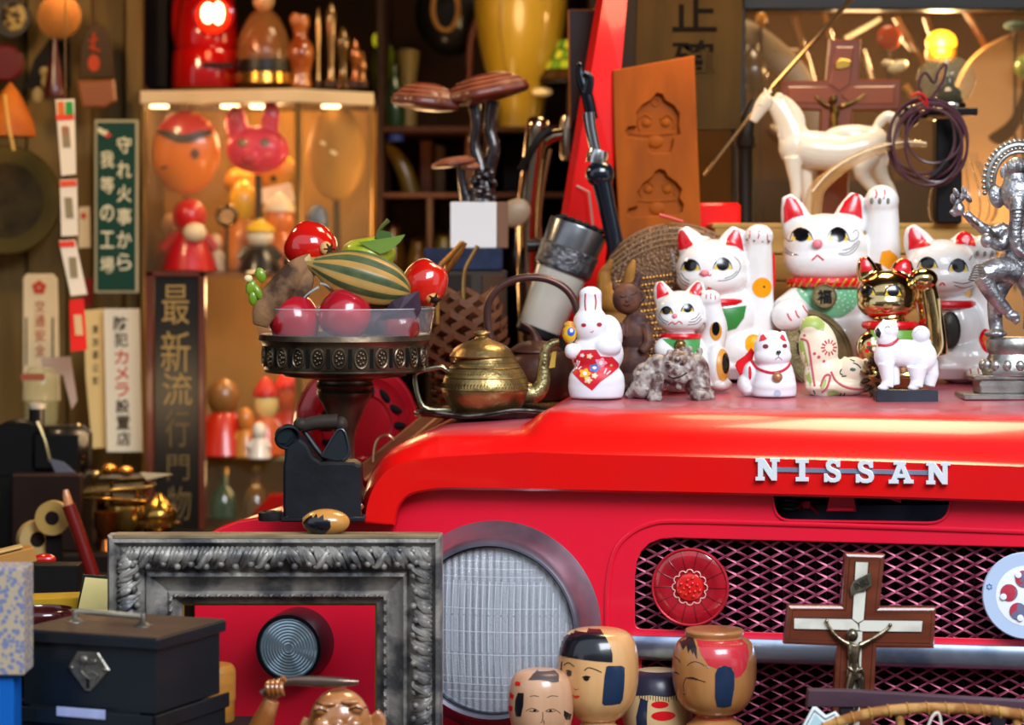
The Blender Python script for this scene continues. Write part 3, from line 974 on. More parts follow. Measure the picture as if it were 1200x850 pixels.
f.part('bell', G().ball((795.5, -27, 403), (6.5, 6, 6.5)), M('8a6a3c', 0.3, 0.7))
f.lines(b, [[(827, 345), (826.5, 350)], [(832, 344), (831.5, 350)], [(837, 346), (837, 351)]], 'paw_strokes', REDM, 0.6)
f.decal(b, ell(838, 388, 7, 11), 'orange_spot', M('c98a35', 0.3), 0.4); f.decal(b, ell(838, 385, 4.3, 8), 'black_spot', INK, 0.8)
f.decal(b, ell(845, 427, 8, 19), 'orange_spot', M('cf8f3c', 0.3), 0.4); f.decal(b, ell(848, 425, 4.5, 12), 'black_spot', INK, 0.8)
# ---- gold cat
f = Fig('beckoning_cat', 'shiny gold beckoning cat with red collar behind the white dog on the black block', 'figurine', 1047, 455, onhood(1047, 455), GRP)
g = G().ball((1039, 0, 345), (35, 32, 29)).ball((1038, -3, 355), (34, 31, 21))
g.tube([(1019, 5, 326), (1015, 3, 312), (1013, 2, 301)], [14, 11.5, 5.5], 12, flat=.8, sm=3).tube([(1024, 12, 322), (1027, 13, 308)], [13, 9], 10, flat=.8)
g.tube([(1057, 5, 328), (1059, 3, 314), (1062, 2, 304)], [15.5, 13.5, 7], 12, flat=.8, sm=3)
g.ball((1045, 0, 400), (33, 30, 30)).ball((1048, 4, 425), (44, 36, 28)).box((1048, 0, 440), (80, 60, 28), bev=12).ball((1020, -14, 408), (19, 18, 22))
g.tube([(1094, 10, 415), (1093, 6, 385), (1088, 2, 352), (1084, 0, 334)], [19, 16, 14, 13], 14, sm=3).ball((1082, -4, 327), (17, 15, 13))
b = f.part('body', g, GOLD, vox=1.3, sm=12)
f.decal(b, [(1007, 319), (1007, 304), (1011, 299), (1015, 300), (1020, 309), (1023, 317), (1015, 318)], 'ear_inner', RED)
f.decal(b, [(1044, 316), (1050, 306), (1057, 301), (1065, 301), (1068, 309), (1069, 322), (1057, 318)], 'ear_inner', RED)
eye(f, b, 1013, 341, 5.4, ymat=YEL); eye(f, b, 1042, 341, 6.2, ymat=YEL)
f.lines(b, [[(1016, 361), (1022, 363), (1027, 361), (1033, 364), (1039, 362)]], 'mouth', RED, 0.9)
f.lines(b, [[(1050, 352), (1058, 352), (1064, 346)], [(1049, 356), (1060, 357), (1067, 350)]], 'whiskers', INKM, 0.4)
f.part('collar', ring(1043, 381, 29, 27, 4.8), RED)
f.decal(b, [(1017, 387), (1068, 387), (1069, 400), (1058, 412), (1040, 408), (1022, 402)], 'bib', M('6a9c3c', 0.35), 0.8)
for i, (x, y) in enumerate(((1014, 402), (1020, 408), (1012, 410), (1024, 399), (1028, 411), (1019, 397))):
    f.decal(b, ell(x, y, 2.6, n=8), 'painted_blossom', M('e8d6c4', 0.4) if i % 2 else RED, 0.7)
f.part('cord', G().tube([(1099, -8, 350), (1101, -8, 380), (1103, -10, 405), (1096, -12, 418)], 1.1, 6, sm=4), M('e6d3a6', 0.5))
# ---- white cat on the right
f = Fig('beckoning_cat', 'white beckoning cat with dark oval purse and red ringed thigh spot, behind the silver statue', 'figurine', 1122, 444, onhood(1122, 447), GRP)
g = G().ball((1103, 0, 314), (42, 38, 34)).ball((1103, -4, 325), (41.5, 36, 24))
g.tube([(1082, 6, 296), (1074, 4, 280), (1067, 2, 265)], [20, 16, 6.5], 12, flat=.7, sm=3).tube([(1125, 6, 298), (1130, 4, 285), (1135, 2, 273)], [19, 15.5, 7.5], 12, flat=.7, sm=3)
g.ball((1118, 0, 385), (36, 34, 42)).ball((1130, 4, 420), (48, 44, 30)).box((1128, 0, 428), (96, 76, 32), bev=14).ball((1155, -14, 420), (26, 30, 25)).ball((1140, -42, 437), (16, 14, 9))
g.tube([(1152, 12, 390), (1156, 8, 350), (1154, 4, 315), (1152, 2, 300)], [24, 18, 16, 15], 14, sm=3).ball((1151, -3, 291), (17, 16, 15))
b = f.part('body', g, CER, vox=1.5, sm=12)
f.decal(b, [(1063, 293), (1062.5, 272), (1065, 264), (1069, 262), (1079, 271), (1091, 287), (1078, 290)], 'ear_inner', RED)
f.decal(b, [(1114, 286), (1120, 275), (1128, 268), (1136, 270), (1142, 278), (1143, 289), (1128, 286)], 'ear_inner', RED)
eye(f, b, 1082, 309, 6.3); eye(f, b, 1117, 312, 7.2)
f.lines(b, [[(1112, 334), (1124, 337), (1138, 334)], [(1110, 330), (1124, 332), (1138, 328)], [(1131, 305), (1136, 300)]], 'whiskers', INKM, 0.42)
f.lines(b, [[(1095, 334), (1098, 331), (1101, 334)]], 'mouth', RED, 0.9)
f.part('collar', ring(1106, 357, 33, 32, 5), RED)
f.part('purse', G().ball((1107, -38, 386), (12.5, 7, 22)), M('3b3a33', 0.4, 0.3, h2='23221e', ns=40, bump=0.3, bs=120))
f.decal(b, ell(1152, 399, 9.5, 14), 'red_ring', RED, 0.4); f.decal(b, ell(1153, 399, 6, 10), 'orange_spot', M('e0641c', 0.3), 0.8)
f.lines(b, [[(1129, 431), (1129, 440)], [(1137, 430), (1137, 441)], [(1145, 431), (1145, 441)]], 'paw_strokes', REDM, 0.8)
for x in (1142, 1151, 1160):
    f.part('claw', G().ball((x, -17, 297), (2, 2.4, 3.4)), GREY)
# ---- rabbit
f = Fig('rabbit_figurine', 'white ceramic rabbit holding a red floral apron and yellow mallet', 'figurine', 699, 467, onhood(699, 467))
R5 = lambda l: [(655 + x / 5.48, 325 + y / 5.48) for x, y in l]
g = G().tube([(692, 2, 378), (692, 2, 347)], [14, 13], 24, flat=.7).ball((692, 2, 345), (13.5, 9.5, 9.5)).ball((692, -2, 381), (21, 20, 23)).ball((712, 6, 395), (18, 18, 26)).ball((700, 2, 415), (31, 24, 28)).ball((699, 0, 446), (33, 25, 24)).lathe([(0, 467), (27, 467), (32, 461), (33, 448), (27, 436), (0, 432)], (699, 0, 0), 48, smooth=3, sy=.72)
g.ball((670, -12, 411), (9, 9, 10)).ball((711, -14, 406), (17, 13, 12))
b = f.part('body', g, WHT, vox=1.2, sm=14)
f.lines(b, [[(686, 344), (685.5, 354), (686, 364)], [(697, 345), (698, 354), (697, 363)]], 'ear_stripes', REDM, 0.9)
f.decals(b, [ell(683.6, 380.6, 2.9, 2.2, 12), ell(701.5, 380, 3.1, 2.4, 12)], 'eyes', M('b01c2c', 0.3), 0.5)
f.lines(b, [[(691, 388), (693, 389), (695, 387)]], 'mouth', REDM, 0.4)
ap = f.decal(b, R5([(84, 610), (84, 550), (110, 500), (140, 465), (235, 460), (262, 503), (340, 507), (396, 568), (330, 620), (262, 665), (210, 722), (140, 668)]), 'apron', M('cf1a2a', 0.45), 0.5, step=3.5)
fl = []
for (x, y, r, c) in ((265, 545, 42, 'e79ab0'), (225, 578, 38, '4a7fc4'), (165, 615, 40, 'e8b52a'), (185, 655, 28, 'e9c98a'), (150, 498, 16, 'f0dcd0'), (195, 503, 22, 'e8c9a0'), (225, 628, 22, 'e6cfa8'), (330, 560, 14, 'b88a30')):
    pts = []
    for i in range(20):
        a = 2 * math.pi * i / 20
        rr = r * (0.82 + 0.18 * math.cos(5 * a))
        pts.append((x + rr * math.cos(a), y + rr * .85 * math.sin(a)))
    f.decal(b, R5(pts), 'flower', M(c, 0.5), 0.8 + 0.05 * len(fl), parent=ap); fl.append(1)
    f.decal(b, R5(ell(x, y, r * .35, n=8)), 'flower_centre', M('f2e2d8', 0.5), 1.3, parent=ap)
f.lines(b, [R5(q) for q in ([(112, 590), (125, 560), (132, 535)], [(125, 590), (145, 572)], [(118, 556), (118, 530)], [(285, 615), (300, 585)], [(300, 620), (325, 600)])], 'leaf_strokes', M('f3dfe0', 0.5), 0.9, parent=ap, off=0.5)
ml = f.part('mallet', G().ball((667, -14, 391), (8.5, 8, 11)).ball((667, -12, 381), (6.5, 6, 5)), M('e3b61c', 0.3, coat=0.5, h2='c77a2c', ns=60))
f.decal(ml, ell(668.5, 388.5, 4.3, 4.8, 14), 'blue_ring', M('2c55b8', 0.4), 0.4); f.decal(ml, ell(669, 387, 1.8, 2.2, 10), 'ring_centre', M('e8eef5', 0.4), 0.9)
# ---- dark imp
BRN = M('45302e', 0.5, h2='7d4f38', ns=45, nlo=0.45, nhi=0.75, bump=0.4, bs=60)
f = Fig('imp_carving', 'dark brown carved child imp with pointed horn, standing behind the white rabbit', 'figurine', 743, 460, onhood(743, 460))
g = G().ball((735, 0, 350), (17.5, 17, 19)).ball((751, 2, 348), (5, 6, 8)).tube([(744, 2, 336), (748, 2, 326), (750, 2, 318)], [6, 4, 1.5], 8).tube([(722, 2, 338), (719, 2, 330)], [5, 2], 8)
g.ball((743, 2, 392), (17, 15, 25)).ball((747, 2, 380), (13, 13, 16)).ball((742, 2, 425), (19, 17, 24)).ball((742, 0, 448), (20, 18, 14)).box((743, 0, 454), (40, 34, 12), bev=4).tube([(756, -6, 380), (759, -12, 400), (750, -16, 412)], [7, 6.5, 5], 8, sm=3).tube([(729, -6, 380), (728, -12, 395)], [6, 5], 8)
b = f.part('body', g, BRN, vox=1.2, sm=3)
f.lines(b, [[(726, 347), (730, 348.5), (733, 347)], [(738, 345), (742, 345), (745, 343)], [(730, 357), (734, 358.5), (737, 357)]], 'face_lines', M('241718', 0.5), 0.6)
f.part('nose', G().ball((734, -17, 352), (2.2, 2, 2)), BRN)
f.lines(b, [[(722, 336), (730, 330), (740, 330), (748, 338)], [(750, 342), (753, 348), (750, 354)]], 'hair_edge', BRN, 1.2)
# ---- tan carved stump figure behind
f = Fig('eared_carving', 'tan root wood carving with two rough upright ears, behind the white rabbit', 'figurine', 722, 448, onhood(722, 448))
TANW = M('a9742f', 0.6, h2='5b3a1a', ns=25, nlo=0.4, nhi=0.7, bump=0.8, bs=50)
g = G().tube([(709, 0, 345), (708, 0, 322), (714, 0, 312), (716, 0, 303)], [9, 8, 5, 2], 8, sm=2, flat=.7).tube([(736, 0, 345), (737, 0, 325), (741, 0, 312), (743, 0, 304)], [8, 7, 5, 2], 8, sm=2, flat=.7).ball((721, 0, 352), (19, 14, 20)).ball((721, 0, 395), (20, 14, 38)).box((721, 0, 432), (40, 26, 34), bev=6)
f.solo(g, TANW, vox=1.5, sm=2)
# ---- lion dog
f = Fig('lion_dog', 'mottled grey and brown stone lion dog crouching beside the white rabbit', 'figurine', 785, 468, onhood(785, 466))
R6 = lambda x, y: (720 + x / 8.5, 380 + y / 8.5)
LION = M('a89e96', 0.42, coat=0.15, h2='54332f', ns=85, nlo=0.42, nhi=0.6, bump=1.0, bs=110)
g = G()
g.ball((762, 2, 443), (22, 18, 20)).ball((775, 0, 432), (20, 16, 17), rot=(0, -20, 0)).ball((744, 4, 460), (10, 10, 8)).ball((738, 4, 463), (6, 6, 5)).ball((752, 0, 455), (14, 16, 13))
g.ball((796, -8, 432), (24, 18, 22)).ball((815, -2, 440), (17, 18, 26)).ball((789, -22, 434), (9, 8, 8)).ball((784, -25, 429), (4.5, 4, 3.5)).ball((796, -24, 443), (9, 7, 8)).ball((793, -27, 453), (4, 4, 4)).ball((781, -14, 421), (4, 4, 6)).ball((820, 0, 412), (4, 4, 5))
g.tube([(770, -10, 440), (768, -14, 455), (766, -18, 464)], [9, 8, 8], 10, sm=2).ball((766, -22, 465), (9, 9, 5)).tube([(818, -8, 445), (820, -14, 458)], [14, 12], 10).ball((818, -20, 463), (12, 12, 8)).ball((830, -8, 463), (8, 12, 8)).tube([(757, 8, 445), (756, 8, 463)], [10, 8], 8)
for i in range(18):
    a = -0.6 + i * 0.33; r = 21 + (i % 3) * 1.5
    g.ball((800 + r * math.cos(a), -8, 430 + r * math.sin(a) * .9), (4.2, 5, 4.2), n=10, m=6)
for i in range(14):
    g.ball((760 + 15 * math.cos(i * .9), -13, 443 + 13 * math.sin(i * .9)), (3.2, 3, 3.2), n=8, m=6)
for x, y in ((781, 425), (792, 420), (800, 424), (806, 432), (806, 442), (786, 441)):
    g.ball((x, -25 + abs(x - 792) * .2, y), (3.4, 3.4, 3), n=8, m=6)
for x in (761, 766, 771): g.ball((x, -29, 467), (2.6, 3, 3), n=8, m=6)
for x in (811, 817, 823, 829, 834): g.ball((x, -29 + abs(x - 817) * .8, 465), (3, 3.4, 4.5), n=8, m=6)
b = f.part('body', g, LION, vox=1.0, sm=1)
f.decals(b, [ell(781, 428, 2.6, 1.8, 10), ell(797, 426, 2.8, 1.8, 10)], 'eyes', M('2a2022', 0.3), 0.3)
f.lines(b, [[(782, 440), (788, 442), (796, 440), (803, 436)]], 'mouth', M('2a1a1c', 0.4), 1.0)
# ---- small sitting white dog
f = Fig('dog_figurine', 'small sitting white ceramic dog with red ears, red collar and copper bell', 'figurine', 903, 465, onhood(903, 464))
g = G().ball((904.5, -2, 409), (21.5, 19, 22)).ball((905, -6, 417), (22, 17, 14)).tube([(893, 0, 398), (892, 0, 388)], [7, 2.5], 8, flat=.8).tube([(917, 0, 398), (918, 0, 388)], [7, 2.5], 8, flat=.8)
g.ball((907, -2, 438), (23, 19, 22)).lathe([(0, 465), (22, 465), (26, 460), (25, 445), (20, 432), (0, 428)], (907, -3, 0), 48, smooth=3, sy=.75).ball((907, -4, 452), (26, 20, 14)).ball((874, 8, 451), (9.5, 14, 13)).ball((884, 8, 440), (14, 16, 18)).box((880, 6, 457), (24, 20, 14), bev=5)
b = f.part('body', g, WHT, vox=1.1, sm=12)
f.decals(b, [[(888.5, 400), (891, 393), (894, 392), (897.5, 397), (893, 399)], [(912, 396), (914.5, 392), (917, 393), (920, 400), (916, 399)]], 'ear_inner', M('d23a48', 0.5), 0.5)
f.decals(b, [ell(895.4, 405.5, 3.2, 2.6, 12), ell(917.7, 405, 2.9, 2.4, 12)], 'eyes', M('7d2c30', 0.4), 0.5)
f.part('nose', G().ball((910, -24, 412), (2.9, 2.4, 2.2)), INK)
f.lines(b, [[(910, 414), (910, 418)], [(906, 421), (910, 418), (914, 421)]], 'mouth', M('6a4a48', 0.5), 0.35)
f.lines(b, [[(881, 423), (885, 430), (893, 434), (903, 436), (914, 434), (922, 429), (926, 423)]], 'collar', M('cf2a3c', 0.4), 1.7)
f.part('bell', G().ball((908.6, -24, 441), (6, 5, 6)), M('b08058', 0.4, 0.5))
f.decal(b, ell(908.6, 460, 4.2, 4.2, 14), 'belly_mark', M('aebccc', 0.5), 0.4)
f.part('ribbon', G().prism([(881, 408), (885, 413), (882, 424), (874, 434), (868, 441), (862, 429), (864, 424), (874, 417)], 6, 9, 1), M('d4121e', 0.5))
f.decal(b, ell(878.5, 437, 1.8, 8, 12), 'flank_stripe', RED, 0.4)
# ---- painted kitten ornament
f = Fig('kitten_ornament', 'cream ornament of a kitten curled under its raised body, painted with pink flowers', 'figurine', 978, 463, onhood(978, 462))
CRM = M('e9ddc4', 0.4, h2='dfcdb0', ns=20)
g = G().ball((959, 0, 408), (23, 14, 34), rot=(0, 8, 0)).ball((952, 0, 384), (15, 12, 14)).ball((966, 0, 440), (24, 15, 28)).box((974, 0, 452), (62, 30, 22), bev=8).ball((1000, -2, 436), (18.5, 14, 18)).tube([(1013, 0, 426), (1016, 0, 420)], [5, 2], 8).tube([(989, 0, 424), (991, 0, 418)], [5, 2], 8).ball((992, -2, 452), (26, 16, 12))
b = f.part('body', g, CRM, vox=1.1, sm=12)
f.decal(b, [(938, 384), (941, 374), (950, 370), (960, 373), (966, 380), (964, 388), (957, 386), (950, 382), (943, 383), (938, 388)], 'green_cap', M('a3b55c', 0.4), 0.4)
f.decal(b, [(936, 396), (940, 398), (945, 420), (950, 448), (948, 452), (942, 436), (937, 415)], 'green_edge', M('9db45a', 0.45), 0.4)
f.lines(b, [[(938, 397), (945, 400), (948, 415), (951, 435), (953, 452)], [(960, 452), (965, 440), (971, 440), (968, 452), (962, 459)], [(972, 435), (978, 446), (990, 453), (1008, 455), (1015, 450)]], 'pink_lines', M('c05c66', 0.5), 1.3)
f.lines(b, [[(970 + 5 * math.cos(a), 407 + 5 * math.sin(a)), (970 + 9.5 * math.cos(a), 407 + 9.5 * math.sin(a))] for a in [i * .52 for i in range(12)]], 'flower_petals', M('c8525a', 0.5), 1.0)
f.decals(b, [ell(953, 414, 1.8, n=8), ell(958, 418, 2, n=8), ell(964, 423, 1.8, n=8), ell(942, 393, 1.6, n=8)], 'dots', M('c8525a', 0.5), 0.5)
f.decals(b, [ell(963, 449, 3, 6, 12, 20), ell(975, 460, 7, 3, 12)], 'leaf', M('a9bf6a', 0.5), 0.6)
f.lines(b, [[(985, 432), (983, 437), (986, 439)], [(998, 425), (1003, 427), (1007, 431)], [(995, 421), (1000, 423)], [(985, 441), (990, 440)], [(984, 460), (984, 464)], [(988, 460), (988, 464)], [(1010, 460), (1010, 464)], [(1014, 459), (1014, 463)], [(952, 457), (954, 461)]], 'face_strokes', INKM, 0.7)
f.decals(b, [ell(997.5, 432.5, 3.4, 1.9, 12)], 'eye', M('4b5a4c', 0.3), 0.6)
# ---- striped coil (dark bristly ring) behind
f = Fig('beaded_bracelet', 'dark brown striped ring lying between the kitten ornament and the black block', 'bracelet', 1022, 462, onhood(1022, 463))
g = G()
for i in range(11):
    a = i * 0.57
    x, z = 1022 + 9 * math.cos(a), 441 + 18 * math.sin(a)
    g.ball((x, -6, z), (6.5, 6, 3.2), rot=(0, -math.degrees(a) , 0), n=10, m=6)
f.solo(g, M('3a2a1c', 0.35, h2='8d7440', ns=60, nlo=0.5, nhi=0.56))
# ---- white dog on block
f = Fig('dog_figurine', 'small standing white dog with curled tail on a black block', 'figurine', 1061, 471, onhood(1061, 468))
bl = f.part('base_block', G().box((1061, 0, 464), (72, 30, 14), bev=1), M('23272f', 0.35, h2='303641', ns=30), smooth=False, label='black rectangular base')
g = G().ball((1060, 0, 414), (29, 13, 16)).ball((1082, 0, 419), (16, 14, 19)).ball((1038, 0, 417), (14, 13, 17)).ball((1039, 0, 397), (12, 11, 14)).ball((1040, 0, 387), (13, 12, 12)).tube([(1035, -3, 391), (1026, -5, 386)], [8, 5.5], 10).tube([(1035, -3, 381), (1035, -3, 374)], [4, 1.4], 8).tube([(1047, -2, 382), (1049, -2, 375)], [5, 1.6], 8)
g.tube([(1037, -6, 425), (1040, -6, 446), (1038, -7, 453)], [10, 7.5, 8], 10).tube([(1046, 6, 425), (1048, 6, 452)], [9, 7.5], 10).tube([(1074, -6, 430), (1074, -7, 446), (1072, -8, 453)], [12, 8, 8], 10).tube([(1088, 4, 425), (1092, 4, 440), (1089, 4, 453)], [12, 9, 7], 10).ball((1034, -8, 454), (7, 6, 4)).ball((1069, -9, 454), (7, 6, 4)).ball((1079, -2, 392), (11, 9, 10.5)).ball((1084, 0, 402), (8, 7, 6))
b = f.part('body', g, M('eeeff2', 0.55, h2='dfe1e6', ns=30, bump=0.15, bs=200), vox=1.0, sm=8)
f.decal(b, [(1025, 388), (1028, 384), (1031, 390), (1030, 396), (1026, 393)], 'nose', M('2a2c34', 0.6), 0.4)
f.lines(b, [[(1036, 384), (1039, 382.5), (1041, 384)]], 'eye_line', INKM, 0.4)
f.lines(b, [[(1028, 404), (1036, 405), (1045, 402), (1053, 397)]], 'collar', M('c8283c', 0.4), 1.9)
f.lines(b, [[(1071, 390), (1075, 386), (1081, 386)]], 'tail_line', M('b8bac2', 0.5), 0.5)
# ---- silver elephant-headed statue
f = Fig('elephant_headed_statue', 'silver metal elephant-headed deity dancing on a stepped round pedestal', 'statue', 1190, 466, onhood(1190, 464))
SIL = M('bdbcbe', 0.32, 0.85, h2='7c7a80', ns=45, nlo=0.45, nhi=0.65, bump=0.7, bs=160)
SIL2 = M('a9a7a2', 0.33, 0.85, h2='6f6c66', ns=30, nlo=0.45, nhi=0.7, bump=0.3, bs=90)
g = G().box((1190, 0, 464), (132, 66, 7), bev=1.5).box((1190, 0, 452), (92, 48, 18), bev=2).box((1190, 0, 442), (106, 54, 5), bev=1.5)
g.lathe([(38, 440), (40, 434), (36, 426), (31, 415), (34, 410), (34, 398), (31, 395), (0, 395)], (1190, 0, 0), 40, smooth=1, sy=.75)
pd = f.part('pedestal', g, SIL2)
g = G()
for i in range(16):
    a = 2 * math.pi * i / 16
    g.ball((1190 + 38 * math.cos(a), 28 * math.sin(a), 428), (5.5, 4, 7), n=8, m=6)
f.part('lotus_petals', g, SIL2, parent=pd, kind='stuff')
g = G()
g.ball((1192, 0, 306), (21, 17, 19)).ball((1190, 0, 280), (20, 14, 20)).ball((1186, 0, 318), (22, 16, 12)).ball((1191, -2, 226), (19, 17, 23)).ball((1191, 0, 210), (15, 13, 16))
g.tube([(1189, -16, 232), (1187, -22, 255), (1185, -24, 275), (1188, -24, 292), (1198, -24, 299), (1207, -22, 293)], [10, 8.5, 7.5, 6.5, 5, 3.5], 12, sm=3)
g.ball((1168, 4, 230), (9, 5, 15), rot=(0, 15, 0)).ball((1215, 4, 230), (9, 5, 15))
g.tube([(1188, -4, 318), (1166, -14, 316), (1148, -18, 322)], [16, 14.5, 12], 14, sm=3).tube([(1148, -18, 324), (1160, -16, 345), (1177, -12, 364)], [11.5, 9.5, 7.5], 12, sm=3).ball((1184, -14, 370), (9, 8, 6)).tube([(1178, -12, 364), (1190, -16, 378)], [6, 4.5], 8)
g.tube([(1178, 2, 322), (1168, 0, 345), (1166, 0, 370), (1168, 0, 388)], [15, 11, 8.5, 8], 12, sm=3).ball((1165, -8, 391), (14, 10, 5))
g.tube([(1200, 0, 320), (1210, 0, 350), (1206, 0, 388)], [15, 11, 8], 12, sm=3)
g.tube([(1178, 2, 268), (1160, -2, 272), (1144, -6, 263), (1130, -8, 250)], [9, 7.5, 6, 5], 10, sm=3).ball((1122, -9, 245), (7, 6, 8)).tube([(1112, -9, 247), (1117, -9, 252), (1124, -9, 250)], [2.5, 3, 3], 8)
g.tube([(1181, -4, 275), (1170, -10, 288), (1157, -16, 283)], [9, 7, 5.5], 10, sm=3).ball((1153, -19, 282), (8, 7, 9))
g.tube([(1203, 0, 270), (1218, 0, 280)], [9, 7], 10)
b = f.part('body', g, SIL, vox=1.3, sm=1)
g = G()
for i, (x, z) in enumerate(((1120, 238), (1126, 231), (1115, 233), (1128, 224), (1119, 226), (1133, 233))): g.ball((x, -9, z), (3.4, 3.4, 6), rot=(0, (i - 2) * 14, 0), n=8, m=6)
f.part('lotus', g, SIL)
g = G()
for i in range(6): g.tube([(1142 + i * 1.2 + 10 * math.cos(a), -18 + 8 * math.sin(a), 327 - i * 3 + 2 * math.sin(a)) for a in [q * .52 for q in range(12)]], .9, 5, closed=True)
for cx, cz in ((1140, 259), (1163, 272), (1171, 284)): g.tube([(cx + 5.5 * math.cos(a), -6 + 8 * math.sin(a), cz + 6 * math.cos(a)) for a in [q * .52 for q in range(12)]], 1.8, 6, closed=True)
for i in range(9): g.tube([(1187 + 7.5 * math.cos(a), -24 + 7 * math.sin(a), 246 + i * 4.6) for a in [q * .52 for q in range(12)]], .7, 5, closed=True)
f.part('bangles', g, SIL2, kind='stuff')
g = G()
for i in range(7):
    a = math.pi * (1.02 + i / 6 * .96)
    g.ball((1190 + 20 * math.cos(a) * .9, -14, 203 + 9 * math.sin(a)), (3, 3, 7), n=8, m=6)
g.ball((1190, -4, 196), (12, 10, 12))
f.part('crown', g, SIL)
g = G().tube([(1196 + 37 * math.cos(a), 8, 214 + 44 * math.sin(a)) for a in [math.pi * (.92 + q / 24 * 1.16) for q in range(25)]], 3.6, 8).tube([(1196 + 30 * math.cos(a), 7, 214 + 36 * math.sin(a)) for a in [math.pi * (.92 + q / 24 * 1.16) for q in range(25)]], 2.2, 8)
h_ = f.part('halo', g, SIL2)
g = G()
for q in range(27):
    a = math.pi * (.92 + q / 26 * 1.16)
    g.ball((1196 + 42 * math.cos(a), 8, 214 + 49 * math.sin(a)), (3, 2.5, 3), n=8, m=6)
    g.ball((1196 + 33.5 * math.cos(a), 5, 214 + 40 * math.sin(a)), (2, 2, 2), n=6, m=5)
f.part('halo_beads', g, SIL2, parent=h_, kind='stuff')
# ================= front row =================
TZ = 0.86
def tb(Y): return HZ + (CZ - TZ) * FPX / (DCAM + Y)
def world_thing(name, label, cat, g, mat, loc, group=None, smooth=False):
    loc = Vector(loc)
    o = link(name, mesh_of(g, lambda v: v - loc, smooth, [mat]), None, loc)
    return tags(o, label, cat, group)
world_thing('display_table', 'dark wooden display table in front of the truck', 'table', G().box((0, -0.47, 0.84), (2.0, 0.9, 0.04)).box((-0.95, -0.47, 0.41), (0.06, 0.8, 0.82)).box((0.95, -0.47, 0.41), (0.06, 0.8, 0.82)), WOOD_D, (0, -0.47, 0))
FR = M('8f8a82', 0.42, 0.25, h2='4a494b', ns=30, nlo=0.42, nhi=0.62, bump=0.5, bs=90)
FRT = M('8c7a5c', 0.55, 0.1, h2='5a4c3a', ns=40, nlo=0.4, nhi=0.65, bump=0.4, bs=60, stretch=(0.3, 1, 1))
GLD = M('8d7436', 0.4, 0.6, h2='5f4c20', ns=40)
Y = -0.15
f = Fig('picture_frame', 'empty ornate carved silver picture frame standing before the signal lamp', 'picture frame', 320, tb(Y), Y)
X0, X1, Z0, Z1 = 125, 518, 628, tb(Y)
# profile: (inset from outer edge, depth)
prof = [(0, 34), (0, 6), (3, 0), (8, -1), (10, 4), (14, 8), (22, 2), (30, 2), (38, 9), (43, 14), (45, 10), (49, 9), (52, 15), (60, 21), (68, 24), (71, 20), (74, 20), (77, 26), (82, 30), (86, 34)]
def rail(side):
    g = G()
    vs = []
    for t, d in prof:
        a, b, c, e = X0 + t, X1 - t * .93, Z0 + t, Z1 - t
        vs += {'top': [(a, d, c), (b, d, c)], 'bottom': [(a, d, e), (b, d, e)], 'left': [(a, d, c), (a, d, e)], 'right': [(b, d, c), (b, d, e)]}[side]
    n = len(prof)
    fs = [[i * 2, i * 2 + 1, i * 2 + 3, i * 2 + 2] for i in range(n - 1)] + [[0, 1, 2 * n - 1, 2 * n - 2]]
    fs += [[i * 2 for i in range(n)], [i * 2 + 1 for i in range(n)]]
    g.add(vs, fs)
    return g
random.seed(3)
